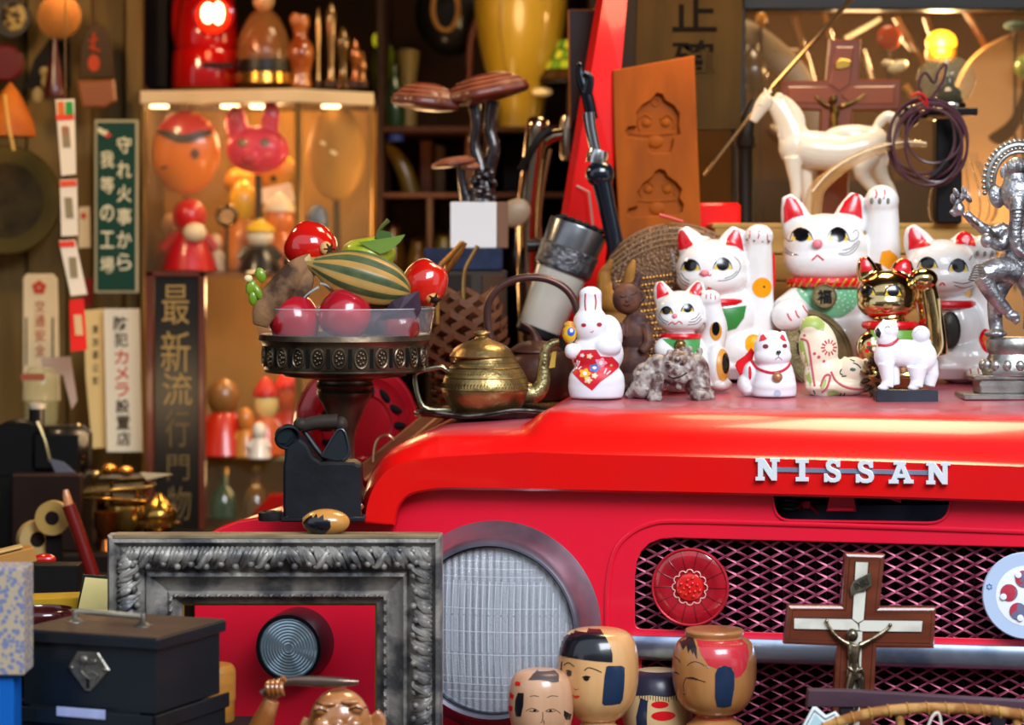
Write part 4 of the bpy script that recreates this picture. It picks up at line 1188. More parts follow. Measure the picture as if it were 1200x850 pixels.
for side in ('top', 'left', 'right', 'bottom'):
    r_ = f.part('rail', rail(side), FR, smooth=True)
    g, gg, gt = G(), G(), G()
    L = (X1 - X0) if side in ('top', 'bottom') else (Z1 - Z0)
    sgn = 1 if side in ('top', 'left') else -1
    def pos(u, t):
        if side == 'top': return (X0 + u, Z0 + t)
        if side == 'bottom': return (X0 + u, Z1 - t)
        if side == 'left': return (X0 + t, Z0 + u)
        return (X1 - t * .93, Z0 + u)
    # acanthus leaves
    u = 22
    k = 0
    while u < L - 20:
        mid = (u - L / 2) / L
        lean = -1 if mid < 0 else 1
        for q in range(3):
            uu = u + q * 4.5
            ln = 24 + random.uniform(-4, 3)
            pts = []
            for s_ in range(6):
                t = s_ / 5
                px_, pz_ = pos(uu + lean * (t - .5) * (10 + q * 3) + 2 * math.sin(t * 3.1), 13 + t * ln)
                pts.append((px_, 2 - 7 * math.sin(t * math.pi) - q * 1.5 + t * 4, pz_))
            g.tube(pts, [1.2, 3.2, 4.4, 4.0, 2.8, 1.0], 7, sm=2, flat=0.6)
        a, b = pos(u + 9, 33 + (k % 2) * 3)
        g.ball((a, -3, b), (4.2, 5, 4.2), n=10, m=6)
        a, b = pos(u + 12, 17 + (k % 3))
        g.ball((a, -2, b), (3.4, 4, 3.4), n=8, m=6)
        if k % 4 == 1:
            q = [pos(u - 4 + 20 * t, 36 - 16 * t + 4 * math.sin(t * 6)) for t in (0, .25, .5, .75, 1)]
            g.tube([(a_, -5 - 2 * math.sin(i), b_) for i, (a_, b_) in enumerate(q)], [1, 3, 4, 3, 1], 7, sm=3)
        u += 17 + random.uniform(-1.5, 1.5); k += 1
    f.part('carved_leaves', g, FR, parent=r_, kind='stuff')
    u = 74
    while u < L - 72:
        a, b = pos(u, 74)
        c, e = pos(u + 8, 71)
        gg.tube([(a, 19.5, b), ((a + c) / 2, 17, (b + e) / 2), (c, 19.5, e)], [1, 2.3, 1], 6)
        u += 12.5
    f.part('beading', gg, FR, parent=r_, kind='stuff')
    vs = []
    for (t, d) in ((79, 28), (86.5, 34), (86.5, 37), (79, 37)):
        a, b, c, e = X0 + t, X1 - t * .93, Z0 + t, Z1 - t
        vs += {'top': [(a, d, c), (b, d, c)], 'bottom': [(a, d, e), (b, d, e)], 'left': [(a, d, c), (a, d, e)], 'right': [(b, d, c), (b, d, e)]}[side]
    gt.add(vs, [[0, 1, 3, 2], [2, 3, 5, 4], [4, 5, 7, 6], [6, 7, 1, 0], [0, 2, 4, 6], [1, 3, 5, 7]])
    f.part('gilt_slip', gt, GLD, parent=r_, smooth=False)
f.part('top_board', G().box((323, 16, 629.5), (382, 34, 5), bev=1), FRT, smooth=False, label='bare tan wooden top edge')
# ---- strongbox
Y = -0.42
IRON = M('1d242b', 0.32, 0.35, h2='141a20', ns=8, bump=0.08, bs=40)
RUST = M('3c2f28', 0.55, 0.3, h2='55402f', ns=8, nlo=0.4, nhi=0.7)
f = Fig('cash_box', 'black iron cash box with steel hexagonal lock plate and lid handle', 'cash box', 127, 842, Y)
Rz = rotm((0, 0, -22))
A0 = Vector((182, 0, 0))      # nearest vertical corner (x), depth 0 there
def bx(u, v, z): # u along front to the left (<0), v into depth
    return A0 + Rz @ Vector((u, v, 0)) + Vector((0, 0, z))
def rbox(g, u0, u1, v0, v1, z0, z1, bev=1.2):
    c = bx((u0 + u1) / 2, (v0 + v1) / 2, (z0 + z1) / 2)
    return g.box(c, (u1 - u0, v1 - v0, z1 - z0), (0, 0, -22), bev)
f.part('body', rbox(G(), -181, 0, 0, 158, 757, 838), IRON, smooth=False)
lid = f.part('lid', rbox(G(), -188, 6, -6, 164, 748, 762, 1.8), IRON, smooth=False)
f.part('lid_top', rbox(G(), -186, 4, -4, 162, 746.6, 749, 0.5), RUST, smooth=False, parent=lid, label='dusty brown worn lid top')
hx = [(-124, 792), (-106, 768), (-75, 768), (-58, 790), (-83, 816), (-96, 816)]
def onface(g, off=0):   # x = u, y = depth, z
    g.v = [bx(v.x, v.y, v.z) for v in g.v]; return g
hx = [(-117.5, 789), (-105, 769.5), (-76, 769), (-60.5, 789), (-86, 816), (-94, 816)]
PEW = M('8f8b80', 0.38, 0.85, h2='5f5b52', ns=40, bump=0.3, bs=120)
lp = f.part('lock_plate', onface(G().prism(hx, -3, 0.5, 1.2)), PEW, smooth=False, label='hexagonal steel lock plate with keyhole')
f.part('key_cover', onface(G().ball((-95, -4, 779), (6, 3.5, 6)).box((-85, -4, 780), (15, 2, 5.5), bev=.8).tube([(-95, -3.5, 784), (-98, -4, 792), (-92, -4, 798), (-84, -4, 802)], [2, 1.6, 1.6, 1.2], 6, sm=3).tube([(-84, -3.5, 792), (-76, -4, 796), (-80, -4, 803)], 1.4, 6, sm=3)), PEW, parent=lp)
f.part('keyhole', onface(G().prism(ell(-89.5, 801, 3.2, n=14), -3.6, -2.5).prism([(-91, 801), (-88, 801), (-87, 812), (-92, 812)], -3.6, -2.5)), INKM, parent=lp)
for u, z in ((-112, 789), (-66.5, 789)): f.part('rivet', onface(G().ball((u, -3, z), (2.6, 1.8, 2.6), n=12, m=6)), PEW, parent=lp)
g = G()
hp = [bx(-150, 70, 746), bx(-150, 70, 735), bx(-146, 70, 733), bx(-100, 70, 734), bx(-60, 70, 735), bx(-56, 70, 737), bx(-56, 70, 746)]
g.tube([tuple(p) for p in hp[1:6]], 3.8, 10)
hd = f.part('handle', g, M('b5b09c', 0.35, 0.6, h2='8a8576', ns=30))
for u in (-152, -57):
    f.part('handle_post', G().lathe([(0, 731), (3.2, 731.5), (4, 735), (4, 741), (8, 743.5), (12, 745.5), (12.5, 748), (0, 748)], bx(u, 70, 0), 20), PEW)
f = Fig('metal_tray', 'black metal tray with paper label under the cash box', 'tray', 115, tb(Y), Y)
zt = tb(Y)
g = G(); rbox(g, -200, 2, -8, 170, 846, zt, 2)
tr = f.part('body', g, IRON, smooth=False)
g = G(); rbox(g, -204, 6, -12, -8, 838, 856, 1); rbox(g, 2, 6, -12, 172, 838, 856, 1); rbox(g, -204, -200, -12, 172, 838, 856, 1)
g2 = G(); rbox(g2, -170, -20, -4, 150, 837, 847, 1)
f.part('rim', g, IRON, smooth=False)
f.part('inner_pad', g2, M('0d1014', 0.6), smooth=False)
g = G(); g.box((96, -72, 837.5), (60, 1.5, 12), (0, 0, 0), bev=.3)
g = onface(G().box((-93, -13.2, 840), (66, 1.4, 11), bev=.3))
f.part('paper_label', g, M('aab4dc', 0.5, h2='9aa4cf', ns=80), smooth=False)
# ---- patterned box and blue box on the far left
Y = -0.44
f = Fig('brocade_box', 'upright box in beige and blue brocade paper at the left edge', 'box', 0, 792, Y)
PAT = M('ab9a80', 0.75, voc=(190, '6d7494', 0.42), bump=0.2, bs=300)
f.solo(G().box((-12, 30, 729), (80, 60, 126), bev=1.5), PAT, smooth=False)
f = Fig('blue_box', 'plain bright blue box under the brocade box', 'box', 0, tb(Y), Y)
f.solo(G().box((-14, 34, (792 + tb(Y)) / 2), (56, 50, tb(Y) - 792), bev=1.5), M('0d57a8', 0.5), smooth=False)
# ---- side counter of the clutter on the left
cz = 1.055
wt = world_thing('side_counter', 'dark low counter carrying the clutter behind the cash box', 'counter', G().box((-0.95, 0.235, cz - .012), (1.0, 0.73, .024), bev=0.003).box((-0.95, 0.30, cz / 2 - .012), (1.0, 0.58, cz - .024), bev=0.004), M('160f0a', 0.7, h2='241710', ns=10), (-0.95, 0.27, 0))
def cb(Y, z=cz): return HZ + (CZ - z) * FPX / (DCAM + Y)
# ---- round wooden boxes
Y = -0.24
BAM = M('b87a2c', 0.45, h2='8f5a1c', ns=12, bump=0.2, bs=40, stretch=(1, 1, 5))
f = Fig('crate', 'low black crate under the round wooden boxes', 'crate', 262, tb(Y), Y)
f.solo(G().box((262, 6, (846 + tb(Y)) / 2), (66, 64, tb(Y) - 846), bev=2), M('15171c', 0.6), smooth=False)
f = Fig('round_box', 'round light wooden box with lid beside the cash box', 'box', 247, 846, Y)
f.part('base', G().lathe([(0, 846), (26, 846), (27, 844), (27, 821), (0, 821)], (247, 6, 0), 40), BAM)
f.part('lid', G().lathe([(28, 822), (28.5, 820), (28.5, 788), (27.5, 784), (24, 780), (0, 779)], (247, 6, 0), 40), BAM)
# ---- laughing man figure with raised staff
Y = -0.3
SK = M('b98050', 0.22, coat=0.7, h2='8a4f22', ns=22, nlo=0.42, nhi=0.62)
SK2 = M('4a4038', 0.35, coat=0.4)
f = Fig('laughing_man_statue', 'glazed brown statue of a laughing bald man raising a fan handle', 'statue', 385, tb(Y), Y)
zt = tb(Y)
g = G().ball((398, 0, 846), (36, 34, 39)).ball((398, -4, 858), (38, 32, 26)).ball((398, -30, 846), (7, 8, 8)).ball((396, -26, 862), (26, 16, 16))
g.ball((377, -28, 827), (8, 5, 6)).ball((420, -26, 826), (9, 5, 6)).ball((380, -26, 846), (12, 9, 10)).ball((416, -26, 846), (12, 9, 10)).ball((389, -32, 849), (4, 4, 4)).ball((407, -32, 849), (4, 4, 4)).ball((386, -29, 820), (10, 4, 3)).ball((412, -28, 818), (11, 4, 3))
g.tube([(438, 2, 836), (444, 2, 845), (442, 0, 862), (438, 0, 872)], [7, 9, 8, 5], 10, sm=2, flat=.6).tube([(360, 2, 842), (356, 0, 855), (358, 0, 866)], [5, 7, 5], 10, sm=2, flat=.6)
g.ball((398, 6, 900), (46, 34, 30)).ball((395, 8, 935), (72, 52, 44)).box((392, 8, 955), (140, 96, 2 * (zt - 958)), bev=6)
g.tube([(352, 4, 905), (318, 0, 890), (304, -6, 862), (312, -10, 838), (320, -12, 818)], [20, 17, 15, 12, 9], 14, sm=3)
g.ball((323, -12, 806), (11, 9, 11)).tube([(440, 2, 900), (458, -4, 925), (430, -20, 940)], [18, 15, 11], 12, sm=2)
b = f.part('body', g, SK, vox=1.3, sm=3)
g = G()
for i in range(4):
    x = 318 + i * 5.2
    g.tube([(x - 1, -14, 797 - i * .8), (x - 2.5, -24, 799), (x - 1.5, -26, 806), (x, -21, 811)], [3, 3.2, 3, 2.4], 8, sm=3)
g.tube([(330, -14, 800), (335, -20, 794), (332, -23, 790)], [3.4, 3.2, 2.6], 8, sm=2)
f.part('fingers', g, SK, label='fingers closed round the handle', kind='stuff')
g = G().tube([(309, -17, 811), (320, -17, 802), (340, -17, 796), (370, -17, 796), (400, -17, 797.5), (421, -17, 797)], [5, 4.4, 5, 6.4, 6, 2.5], 12, sm=4, flat=.7)
f.part('fan_handle', g, M('5f4a40', 0.15, 0.7, h2='8a7468', ns=20))
f.lines(b, [[(369, 829), (377, 825.5, 1.2), (385, 829)], [(410, 828), (420, 824, 1.2), (430, 829)], [(372, 822), (380, 820)], [(382, 860), (396, 866, 1.5), (412, 860)], [(390, 856), (393, 852)], [(405, 856), (402, 852)]], 'face_lines', M('3d2412', 0.4), 0.9)
f.part('sleeve', G().tube([(330, 2, 905), (304, -2, 882), (300, -6, 864)], [25, 22, 19], 16, sm=3), M('2b2c30', 0.35, coat=0.3))
# ---- kokeshi dolls
def kokeshi(label, cx, top, w, bot, Y, mat, prof=None, dx=0):
    f = Fig('wooden_doll', label, 'doll', cx, tb(Y), Y, 'wooden dolls before the headlight')
    h = bot - top
    pr = prof or [(0, 0), (.18, .004), (.34, .035), (.43, .11), (.485, .25), (.5, .42), (.49, .6), (.44, .77), (.34, .9), (.22, .98)]
    hd = f.part('head', G().lathe([(r * w, top + t * h) for r, t in pr] + [(0, bot + 2)], (cx, 0, 0), 64, smooth=3), mat)
    zt = tb(Y)
    bd = f.part('body', G().lathe([(0, bot - 3), (.2 * w, bot - 3), (.21 * w, bot + 2), (.28 * w, bot + 8), (.36 * w, bot + 18), (.37 * w, (bot + zt) / 2), (.36 * w, zt - 8), (.38 * w, zt - 2), (.36 * w, zt), (0, zt)], (cx, 0, 0), 48, smooth=2), mat)
    return f, hd, bd
BLK = M('15171f', 0.22, coat=0.5)
NAVY = M('1c2f4a', 0.25, coat=0.5)
W1 = M('d9a871', 0.3, coat=0.5, h2='c89058', ns=5, nlo=0.4, nhi=0.7, stretch=(8, 8, 1))
W2 = M('b67f4c', 0.3, coat=0.5, h2='a26a38', ns=5, stretch=(8, 8, 1))
W3 = M('dcbd8a', 0.35, coat=0.4, h2='cdab74', ns=5, stretch=(8, 8, 1))
W4 = M('cb9f7e', 0.35, coat=0.5, h2='b98a68', ns=5, stretch=(8, 8, 1))
f, h, b = kokeshi('large round-headed wooden doll with black fringe and small red mouth', 701, 736, 95, 846, -0.12, W1)
q7 = lambda l: [(590 + x / 7.06, 730 + y / 7.06) for x, y in l]
f.decal(h, q7([(430, 255), (440, 150), (500, 60), (600, 20), (780, 20), (835, 85), (870, 150), (888, 215), (888, 278), (700, 262), (560, 252)]), 'fringe', BLK, 0.8, step=2.2, deep=True)
f.decal(h, q7([(838, 312), (860, 305), (965, 312), (990, 330), (990, 400), (985, 500), (975, 590), (955, 628), (900, 632), (860, 632), (822, 632), (806, 610), (812, 520), (822, 400)]), 'side_hair', NAVY, 0.4, step=4)
f.decal(h, q7([(452, 560), (462, 420), (478, 300), (486, 300), (478, 420), (466, 600)]), 'side_hair', BLK, 0.4)
f.lines(h, [q7([(498, 325), (520, 302), (545, 298), (580, 322)]), q7([(662, 345), (685, 325), (710, 322), (760, 338), (800, 358)]), q7([(515, 365), (540, 358), (560, 368)]), q7([(645, 402), (675, 390), (710, 398)])], 'brows', BLK, 0.6)
f.decals(h, [q7(ell(539, 384, 20, 22, 14)), q7(ell(677, 408, 24, 21, 14))], 'eyes', BLK, 0.5)
f.lines(h, [q7([(577, 500), (595, 510), (612, 500)])], 'nose', BLK, 0.3)
f.decal(h, q7([(555, 552), (580, 560), (605, 555), (630, 560), (605, 578), (585, 580)]), 'mouth', RED, 0.5)
f, h, b = kokeshi('small wooden doll with thin sleepy eyes and red side dots, leftmost doll', 634, 784, 77, 872, -0.14, W4)
f.decal(h, q7([(205, 442), (245, 400), (300, 370), (400, 370), (455, 410), (450, 458), (400, 458), (360, 445), (300, 436), (250, 440)]), 'fringe', M('4c4244', 0.35), 0.8, step=1.6, deep=True)
f.decal(h, q7([(120, 548), (168, 545), (165, 640), (145, 740), (105, 745), (95, 690), (100, 610)]), 'side_hair', BLK, 0.4)
f.decal(h, q7([(495, 690), (560, 740), (545, 785), (510, 770), (495, 730)]), 'side_hair', BLK, 0.4)
f.decals(h, [q7(p) for p in ([(95, 480), (110, 462), (140, 465), (140, 492), (100, 500)], [(50, 600), (60, 560), (90, 575), (80, 610)], [(42, 690), (52, 665), (80, 672), (70, 712), (45, 720)])], 'red_dots', RED, 0.4)
f.lines(h, [q7([(218, 568), (250, 560), (290, 566)]), q7([(355, 575), (395, 563), (445, 570)]), q7([(185, 690), (215, 668), (255, 665), (290, 685)]), q7([(345, 685), (375, 670), (420, 675), (468, 712)]), q7([(212, 685), (255, 690), (285, 686)]), q7([(350, 688), (390, 692), (425, 686)]), q7([(322, 690), (320, 760), (305, 780)]), q7([(330, 760), (333, 790)])], 'face_lines', BLK, 0.4)
f.decals(h, [q7(ell(257, 680, 13, 9, 10)), q7(ell(384, 683, 13, 9, 10))], 'eyes', BLK, 0.6)
f.decal(h, q7([(282, 840), (300, 822), (310, 830), (322, 824), (338, 845), (310, 855)]), 'mouth', RED, 0.5)
f, h, b = kokeshi('wooden doll with navy topknot band and red side petals, behind the two large dolls', 770, 784, 84, 880, -0.05, W3)
f.decal(h, [(726, 806), (726, 786), (745, 780), (795, 780), (814, 786), (812, 806), (795, 808), (780, 810), (760, 808), (742, 810)], 'crown_hair', M('2a2a3c', 0.3), 0.8, step=2.2, deep=True)
f.lines(h, [[(x, 806), (x + (x % 3) - 1, 813 + (x * 7 % 4))] for x in range(748, 796, 3)], 'hair_fringe', M('2a2a2e', 0.4), 0.5)
f.decal(h, [(749, 812), (757, 815), (756, 835), (757, 858), (746, 858), (744, 835)], 'side_hair', NAVY, 0.4)
f.decals(h, [ell(771, 819, 10, 4, 18), ell(775, 832, 14, 5.5, 18), ell(774, 848, 13, 5, 18)], 'red_petals', RED, 0.4)
pr = [(0, .0), (.3, .0), (.345, .015), (.35, .04), (.33, .085), (.36, .1), (.44, .16), (.49, .3), (.5, .45), (.49, .62), (.44, .8), (.34, .93), (.2, .99)]
f, h, b = kokeshi('flat-topped wooden doll with red crescent and navy side lock, rightmost doll', 837, 737, 99, 838, -0.1, W2, pr)
q = lambda l: [(770 + x / 7.085, 730 + y / 7.085) for x, y in l]
f.decal(h, q([(310, 115), (690, 118), (735, 160), (742, 240), (715, 340), (670, 395), (620, 410), (615, 370), (600, 330), (560, 305), (500, 305), (465, 325), (400, 300), (345, 220)]), 'red_crescent', M('c3303a', 0.25, coat=0.6), 0.4, step=4)
f.decal(h, q([(455, 480), (455, 370), (475, 320), (530, 302), (585, 318), (612, 370), (612, 480), (600, 560), (590, 640), (530, 650), (475, 642), (455, 560)]), 'side_hair', NAVY, 0.8, step=4)
f.decal(h, q([(185, 150), (215, 100), (290, 105), (310, 170), (312, 258), (285, 200), (278, 225), (262, 180), (245, 215), (232, 160), (205, 200)]), 'forelock', M('2b2426', 0.3), 0.4)
f.lines(h, [q([(232, 318), (270, 285), (320, 280), (405, 322)]), q([(140, 268), (165, 278), (182, 300)]), q([(225, 418), (275, 408), (330, 425), (378, 438)]), q([(140, 395), (155, 390), (172, 402)]), q([(240, 420), (280, 420), (330, 426)]), q([(222, 420), (205, 480), (212, 530)])], 'face_lines', BLK, 0.45)
f.decals(h, [q(ell(280, 412, 14, 9, 10)), q(ell(152, 393, 8, 7, 10)), q(ell(215, 558, 8, 6, 8))], 'eyes', BLK, 0.6)
g = G()
for i, z in enumerate((840, 846, 852)): g.tube([(837 + (21.5 + i * 3) * math.cos(a), (21.5 + i * 3) * math.sin(a), z) for a in [t * math.pi / 12 for t in range(24)]], 1.6, 6, closed=True)
f.part('red_bands', g, M('b5402c', 0.35), parent=b)
# ---- crucifix in front of grille
def crucifix(f, P_, wood, scale=1.0):
    pass
MAH = M('6d3420', 0.3, coat=0.5, h2='512313', ns=8, stretch=(1, 1, 6))
Y = -0.19
MOP = M('d6d2c4', 0.18, coat=0.8, h2='b8b4a8', ns=30, nlo=0.45, nhi=0.65)
BRZ = M('6e6250', 0.25, 0.9, h2='b8aa8c', ns=50, nlo=0.5, nhi=0.65)
f = Fig('crucifix', 'mahogany crucifix with pearl inlay leaning before the truck grille', 'cross', 1000, tb(Y), Y)
Q = lambda l: [(920 + x / 4.047, 640 + y / 4.047) for x, y in l]
g = curve_geo([[(a, -b) for a, b in Q([(292, 45), (455, 50), (430, 300), (697, 300), (688, 468), (418, 465), (405, 690), (370, 1300), (195, 1300), (240, 690), (255, 458), (4, 448), (22, 290), (272, 292)])]], 7, 3.2)
g.v = [Vector((v.x, v.y, -v.z)) for v in g.v]
w_ = f.part('cross', g, MAH, smooth=False)
f.part('inlay', G().prism(Q([(328, 70), (390, 72), (368, 345), (340, 360), (312, 340)]), -11.2, -9), MOP, parent=w_, label='pearl inlay of the upright')
f.part('inlay', G().prism(Q([(38, 335), (310, 340), (340, 365), (345, 395), (38, 388)]), -11.2, -9).prism(Q([(345, 360), (370, 345), (645, 348), (640, 402), (362, 400), (345, 395)]), -11.2, -9).prism(Q([(298, 400), (360, 400), (350, 690), (340, 1100), (270, 1100), (285, 690)]), -11.2, -9), MOP, parent=w_, label='pearl inlay of the arms')
sc2 = [(300, 195), (318, 160), (400, 118), (404, 180), (375, 205), (335, 212), (304, 238)]
g = G()
for pl in ([(328, 70), (390, 72), (368, 345), (340, 360), (312, 340)], [(38, 335), (310, 340), (340, 365), (345, 395), (38, 388)], [(345, 360), (370, 345), (645, 348), (640, 402), (362, 400), (345, 395)]):
    g.tube([(a, -10.6, b) for a, b in Q(pl)], 0.9, 5, closed=True)
g.tube([(a, -9.8, b) for a, b in Q([(300, 55), (445, 62), (420, 310), (690, 312), (678, 456), (410, 452), (395, 690)])], .7, 5).tube([(a, -9.8, b) for a, b in Q([(300, 55), (282, 300), (32, 300), (14, 438), (262, 446), (250, 690)])], .7, 5)
f.part('grooves', g, M('2c140c', 0.6), parent=w_, kind='stuff')
s_ = f.part('scroll', G().prism(Q(sc2), -15, -12.5, .8), M('8d8672', 0.35, 0.8, h2='5c5646', ns=60), parent=w_)
f.part('scroll_letters', text_at(G(), 'INRI', *Q([(354, 172)])[0], 17, 8, -16, rot=-24, ext=.3), M('2a2822', 0.5), parent=s_)
g = G()
g.tube([(*_p[:1], -14 - i * 1.0, _p[1]) for i, _p in enumerate(Q([(190, 352), (222, 405), (262, 440), (292, 455)]))], [1.7, 2.2, 3, 4.2], 8, sm=2)
g.tube([(*_p[:1], -14 - i * 1.0, _p[1]) for i, _p in enumerate(Q([(492, 372), (450, 405), (390, 440), (345, 462)]))], [1.7, 2.4, 3, 4.2], 8, sm=2)
g.ball((Q([(190, 348)])[0][0], -14, Q([(0, 348)])[0][1]), 2.4, n=8, m=6).ball((Q([(490, 368)])[0][0], -14, Q([(0, 368)])[0][1]), 2.6, n=8, m=6)
g.tube([(*_p[:1], -17, _p[1]) for _p in Q([(318, 455), (315, 500), (318, 545), (320, 590), (330, 620)])], [7.5, 7.5, 6, 7.5, 7], 12, sm=2, flat=.8)
g.tube([(*_p[:1], -17, _p[1]) for _p in Q([(310, 600), (295, 660), (285, 740), (300, 830)])], [5.5, 4.8, 3.8, 3], 10, sm=2).tube([(*_p[:1], -16, _p[1]) for _p in Q([(345, 600), (352, 660), (330, 740), (305, 830)])], [5.5, 4.8, 3.8, 3], 10, sm=2)
g.ball((Q([(308, 412)])[0][0], -20, Q([(0, 412)])[0][1]), (7, 6.5, 8))
g.tube([(*_p[:1], -20, _p[1]) for _p in Q([(285, 560), (320, 585), (352, 570), (358, 600)])], [2, 3, 3, 2], 8, sm=2)
f.part('corpus', g, BRZ, vox=.7, sm=1, label='small bronze crucified figure')
# ---- dark wooden bar, wicker hoop, white star ornament
Y = -0.27
f = Fig('wooden_bar', 'dark brown square wooden bar lying in front of the crucifix', 'bar', 1100, 1010, Y)
g = G().prism(Q([(108, 680), (300, 683), (1190, 738), (1190, 812), (780, 765), (100, 762)]), -6, 10, 1.2)
f.part('rail', g, M('3a2530', 0.45, h2='4c3440', ns=10, stretch=(1, 1, 5)), smooth=False)
f.part('post', G().box((992, 3, 915), (16, 12, 176)), M('1d1a22', 0.6), smooth=False)
f.part('post', G().box((1170, 3, 925), (16, 12, 176)), M('1d1a22', 0.6), smooth=False)
Y = -0.34
f = Fig('wicker_hoop', 'twisted straw and wood hoop at the lower right corner', 'basket', 1090, 900, Y)
STR = M('8c5a2c', 0.6, h2='b4874e', ns=50, nlo=0.45, nhi=0.6, bump=0.6, bs=120)
arc = [(955, 0, 860), (985, -4, 845), (1030, -6, 833.5), (1080, -8, 829), (1130, -8, 830), (1175, -6, 834), (1235, -2, 845)]
g = G().tube(arc, 6.5, 10, sm=5)
f.part('rim', g, STR)
g = G()
ar = crm(arc, 9)
for i in range(0, len(ar) - 1, 4):
    a = ar[i]
    g.tube([(a[0] + 7.4 * math.sin(t) * .25, a[1] + 7.4 * math.cos(t), a[2] + 7.4 * math.sin(t)) for t in [x * 1.05 for x in range(6)]], 1.2, 5, closed=True)
f.part('binding', g, M('a87838', 0.6), kind='stuff')
for x, r in ((1053, 5), (1190, 5)):
    f.part('spoke', G().tube([(x, -4, 832), (x + 3, -2, 860), (x + 5, 0, 900)], r, 8), STR)
g = G().tube([(1085, -14, 850), (1091, -15, 836), (1098, -14, 834), (1101, -14, 850)], 1.6, 6, sm=4)
f.part('string', g, M('d9cfc0', 0.6))
Y = -0.30
f = Fig('star_ornament', 'white and mint pointed paper ornament left of the wooden bar', 'ornament', 962, 900, Y)
f.part('border', G().prism(Q([(85, 850), (130, 765), (150, 765), (195, 805), (240, 785), (300, 850), (200, 980), (60, 980)]), -2, 2, .8), M('dfe6e8', 0.5), smooth=False)
f.part('panel', G().prism(Q([(115, 850), (142, 795), (180, 835), (150, 870)]), -3.2, -2), M('a9c9cc', 0.5), smooth=False)
f.part('outline', G().tube([(a, -2.8, b) for a, b in Q([(98, 850), (138, 778), (190, 820), (235, 797)])], .7, 5), M('3a5560', 0.5))
f.part('stand', G().box((968, 2, 930), (24, 14, 60)), M('23262c', 0.6), smooth=False)
# ---- white paw badge on the grille
bc = TP(1203, 698, 0.014)
pb = tpart('round_badge', G().lathe([(0, -0.006), (0.044, -0.004), (0.0492, 0.0), (0.0495, 0.004), (0.048, 0.006), (0.034, 0.0055), (0.033, 0.0045), (0.0, 0.0045)], bc, 56, RT), M('b9cbe6', 0.3, coat=0.5), label='pale blue round badge with a white centre and red petals')
tpart('badge_centre', G().lathe([(0.034, 0.0045), (0.034, 0.0058), (0, 0.0066)], bc, 40, RT), M('eef2f6', 0.3), parent=pb)
for i in range(5):
    a = math.radians(90 + 72 * i + 8)
    u, v = 0.0195 * math.cos(a), 0.0195 * math.sin(a)
    pt = tpart('badge_petal', G().lathe([(0.0098, 0.0056), (0.0095, 0.0074), (0, 0.0080)], bc + RT @ Vector((u, v, 0)), 24, RT), M('b93a4c', 0.35, h2='6f7290', ns=60, nlo=0.5, nhi=0.55), parent=pb)
    u, v = 0.0255 * math.cos(a + .22), 0.0255 * math.sin(a + .22)
    tpart('petal_notch', G().lathe([(0.0036, 0.0060), (0.0036, 0.0084), (0, 0.0088)], bc + RT @ Vector((u, v, 0)), 14, RT), M('eef2f6', 0.3), parent=pb)
st = [(0.0034 * (1 if i % 2 else .6) * math.cos(i * math.pi / 6), 0.0034 * (1 if i % 2 else .6) * math.sin(i * math.pi / 6)) for i in range(12)]
c0 = bc + RT @ Vector((-0.041, 0.010, 0.006))
tpart('badge_star', G().tube([c0 + RT @ Vector((a, b_, 0.0008)) for a, b_ in st], 0.0006, 5, closed=True), M('7c98c8', 0.4), parent=pb)
# ---- clutter on the side counter
Y = -0.04
f = Fig('lacquer_bowl', 'dark maroon lacquer bowl behind the cash box', 'bowl', 52, cb(Y), Y)
g = G().lathe([(14, cb(Y)), (16, cb(Y) - 4), (30, 741), (38, 722), (36, 714), (33, 715), (30, 730), (0, 742)], (50, 0, 0), 40, smooth=3, sy=1)
f.solo(g, M('4b1616', 0.2, coat=0.8, h2='2d0c0e', ns=8))
Y = 0.02
f = Fig('yellow_box', 'flat mustard yellow cloth box beside the lacquer bowl', 'box', 62, cb(Y), Y)
f.solo(G().box((54, 30, (702 + cb(Y)) / 2), (78, 50, cb(Y) - 702), (0, 0, 14), bev=1), M('b8901e', 0.6, h2='a07a18', ns=30), smooth=False)
Y = 0.0
f = Fig('note_pad', 'small cream note pad propped open in a dark cover', 'notebook', 112, cb(Y), Y)
f.part('cover', G().prism([(88, 724), (97, 674), (135, 676), (133, 732), (96, 726)], 2, 5), M('23261f', 0.5), smooth=False)
f.part('pages', G().prism([(91, 718), (100, 677), (135, 680), (130, 723)], -2, 2), M('e0cf8c', 0.6, h2='d0be78', ns=20), smooth=False)
f.part('stand', G().box((112, 3, (724 + cb(Y)) / 2), (34, 14, cb(Y) - 722)), M('2c2a22', 0.6), smooth=False)
f = Fig('pale_tube', 'pale grey tube lying behind the cash box handle', 'tube', 110, 738, -0.1)
f.solo(G().tube([(92, 0, 724), (140, 10, 733)], 4, 12), M('b9b29c', 0.4))
f = Fig('open_case', 'dark open case behind the yellow box', 'case', 60, cb(0.2), 0.2)
f.solo(G().box((55, 10, (662 + cb(0.2)) / 2), (74, 40, cb(0.2) - 662), bev=1), M('0e0c0b', 0.6), smooth=False)
# ================= objects on the fender and left part of the hood =================
SPN = TP(350, 603, 0.028)
def fend(px, py):   # ray with horizontal plane through the fender top
    d = Vector(((px - 600) / FPX, 1, -(py - HZ) / FPX)); t = (SPN.z - CAMP.z) / d.z
    return (CAMP + d * t)
BRS = M('b09560', 0.32, 0.9, h2='7d6840', ns=30, nlo=0.4, nhi=0.7, bump=0.25, bs=160)
DBR = M('6d5e4c', 0.35, 0.8, h2='3c342a', ns=25, nlo=0.4, nhi=0.65, bump=0.15, bs=90)
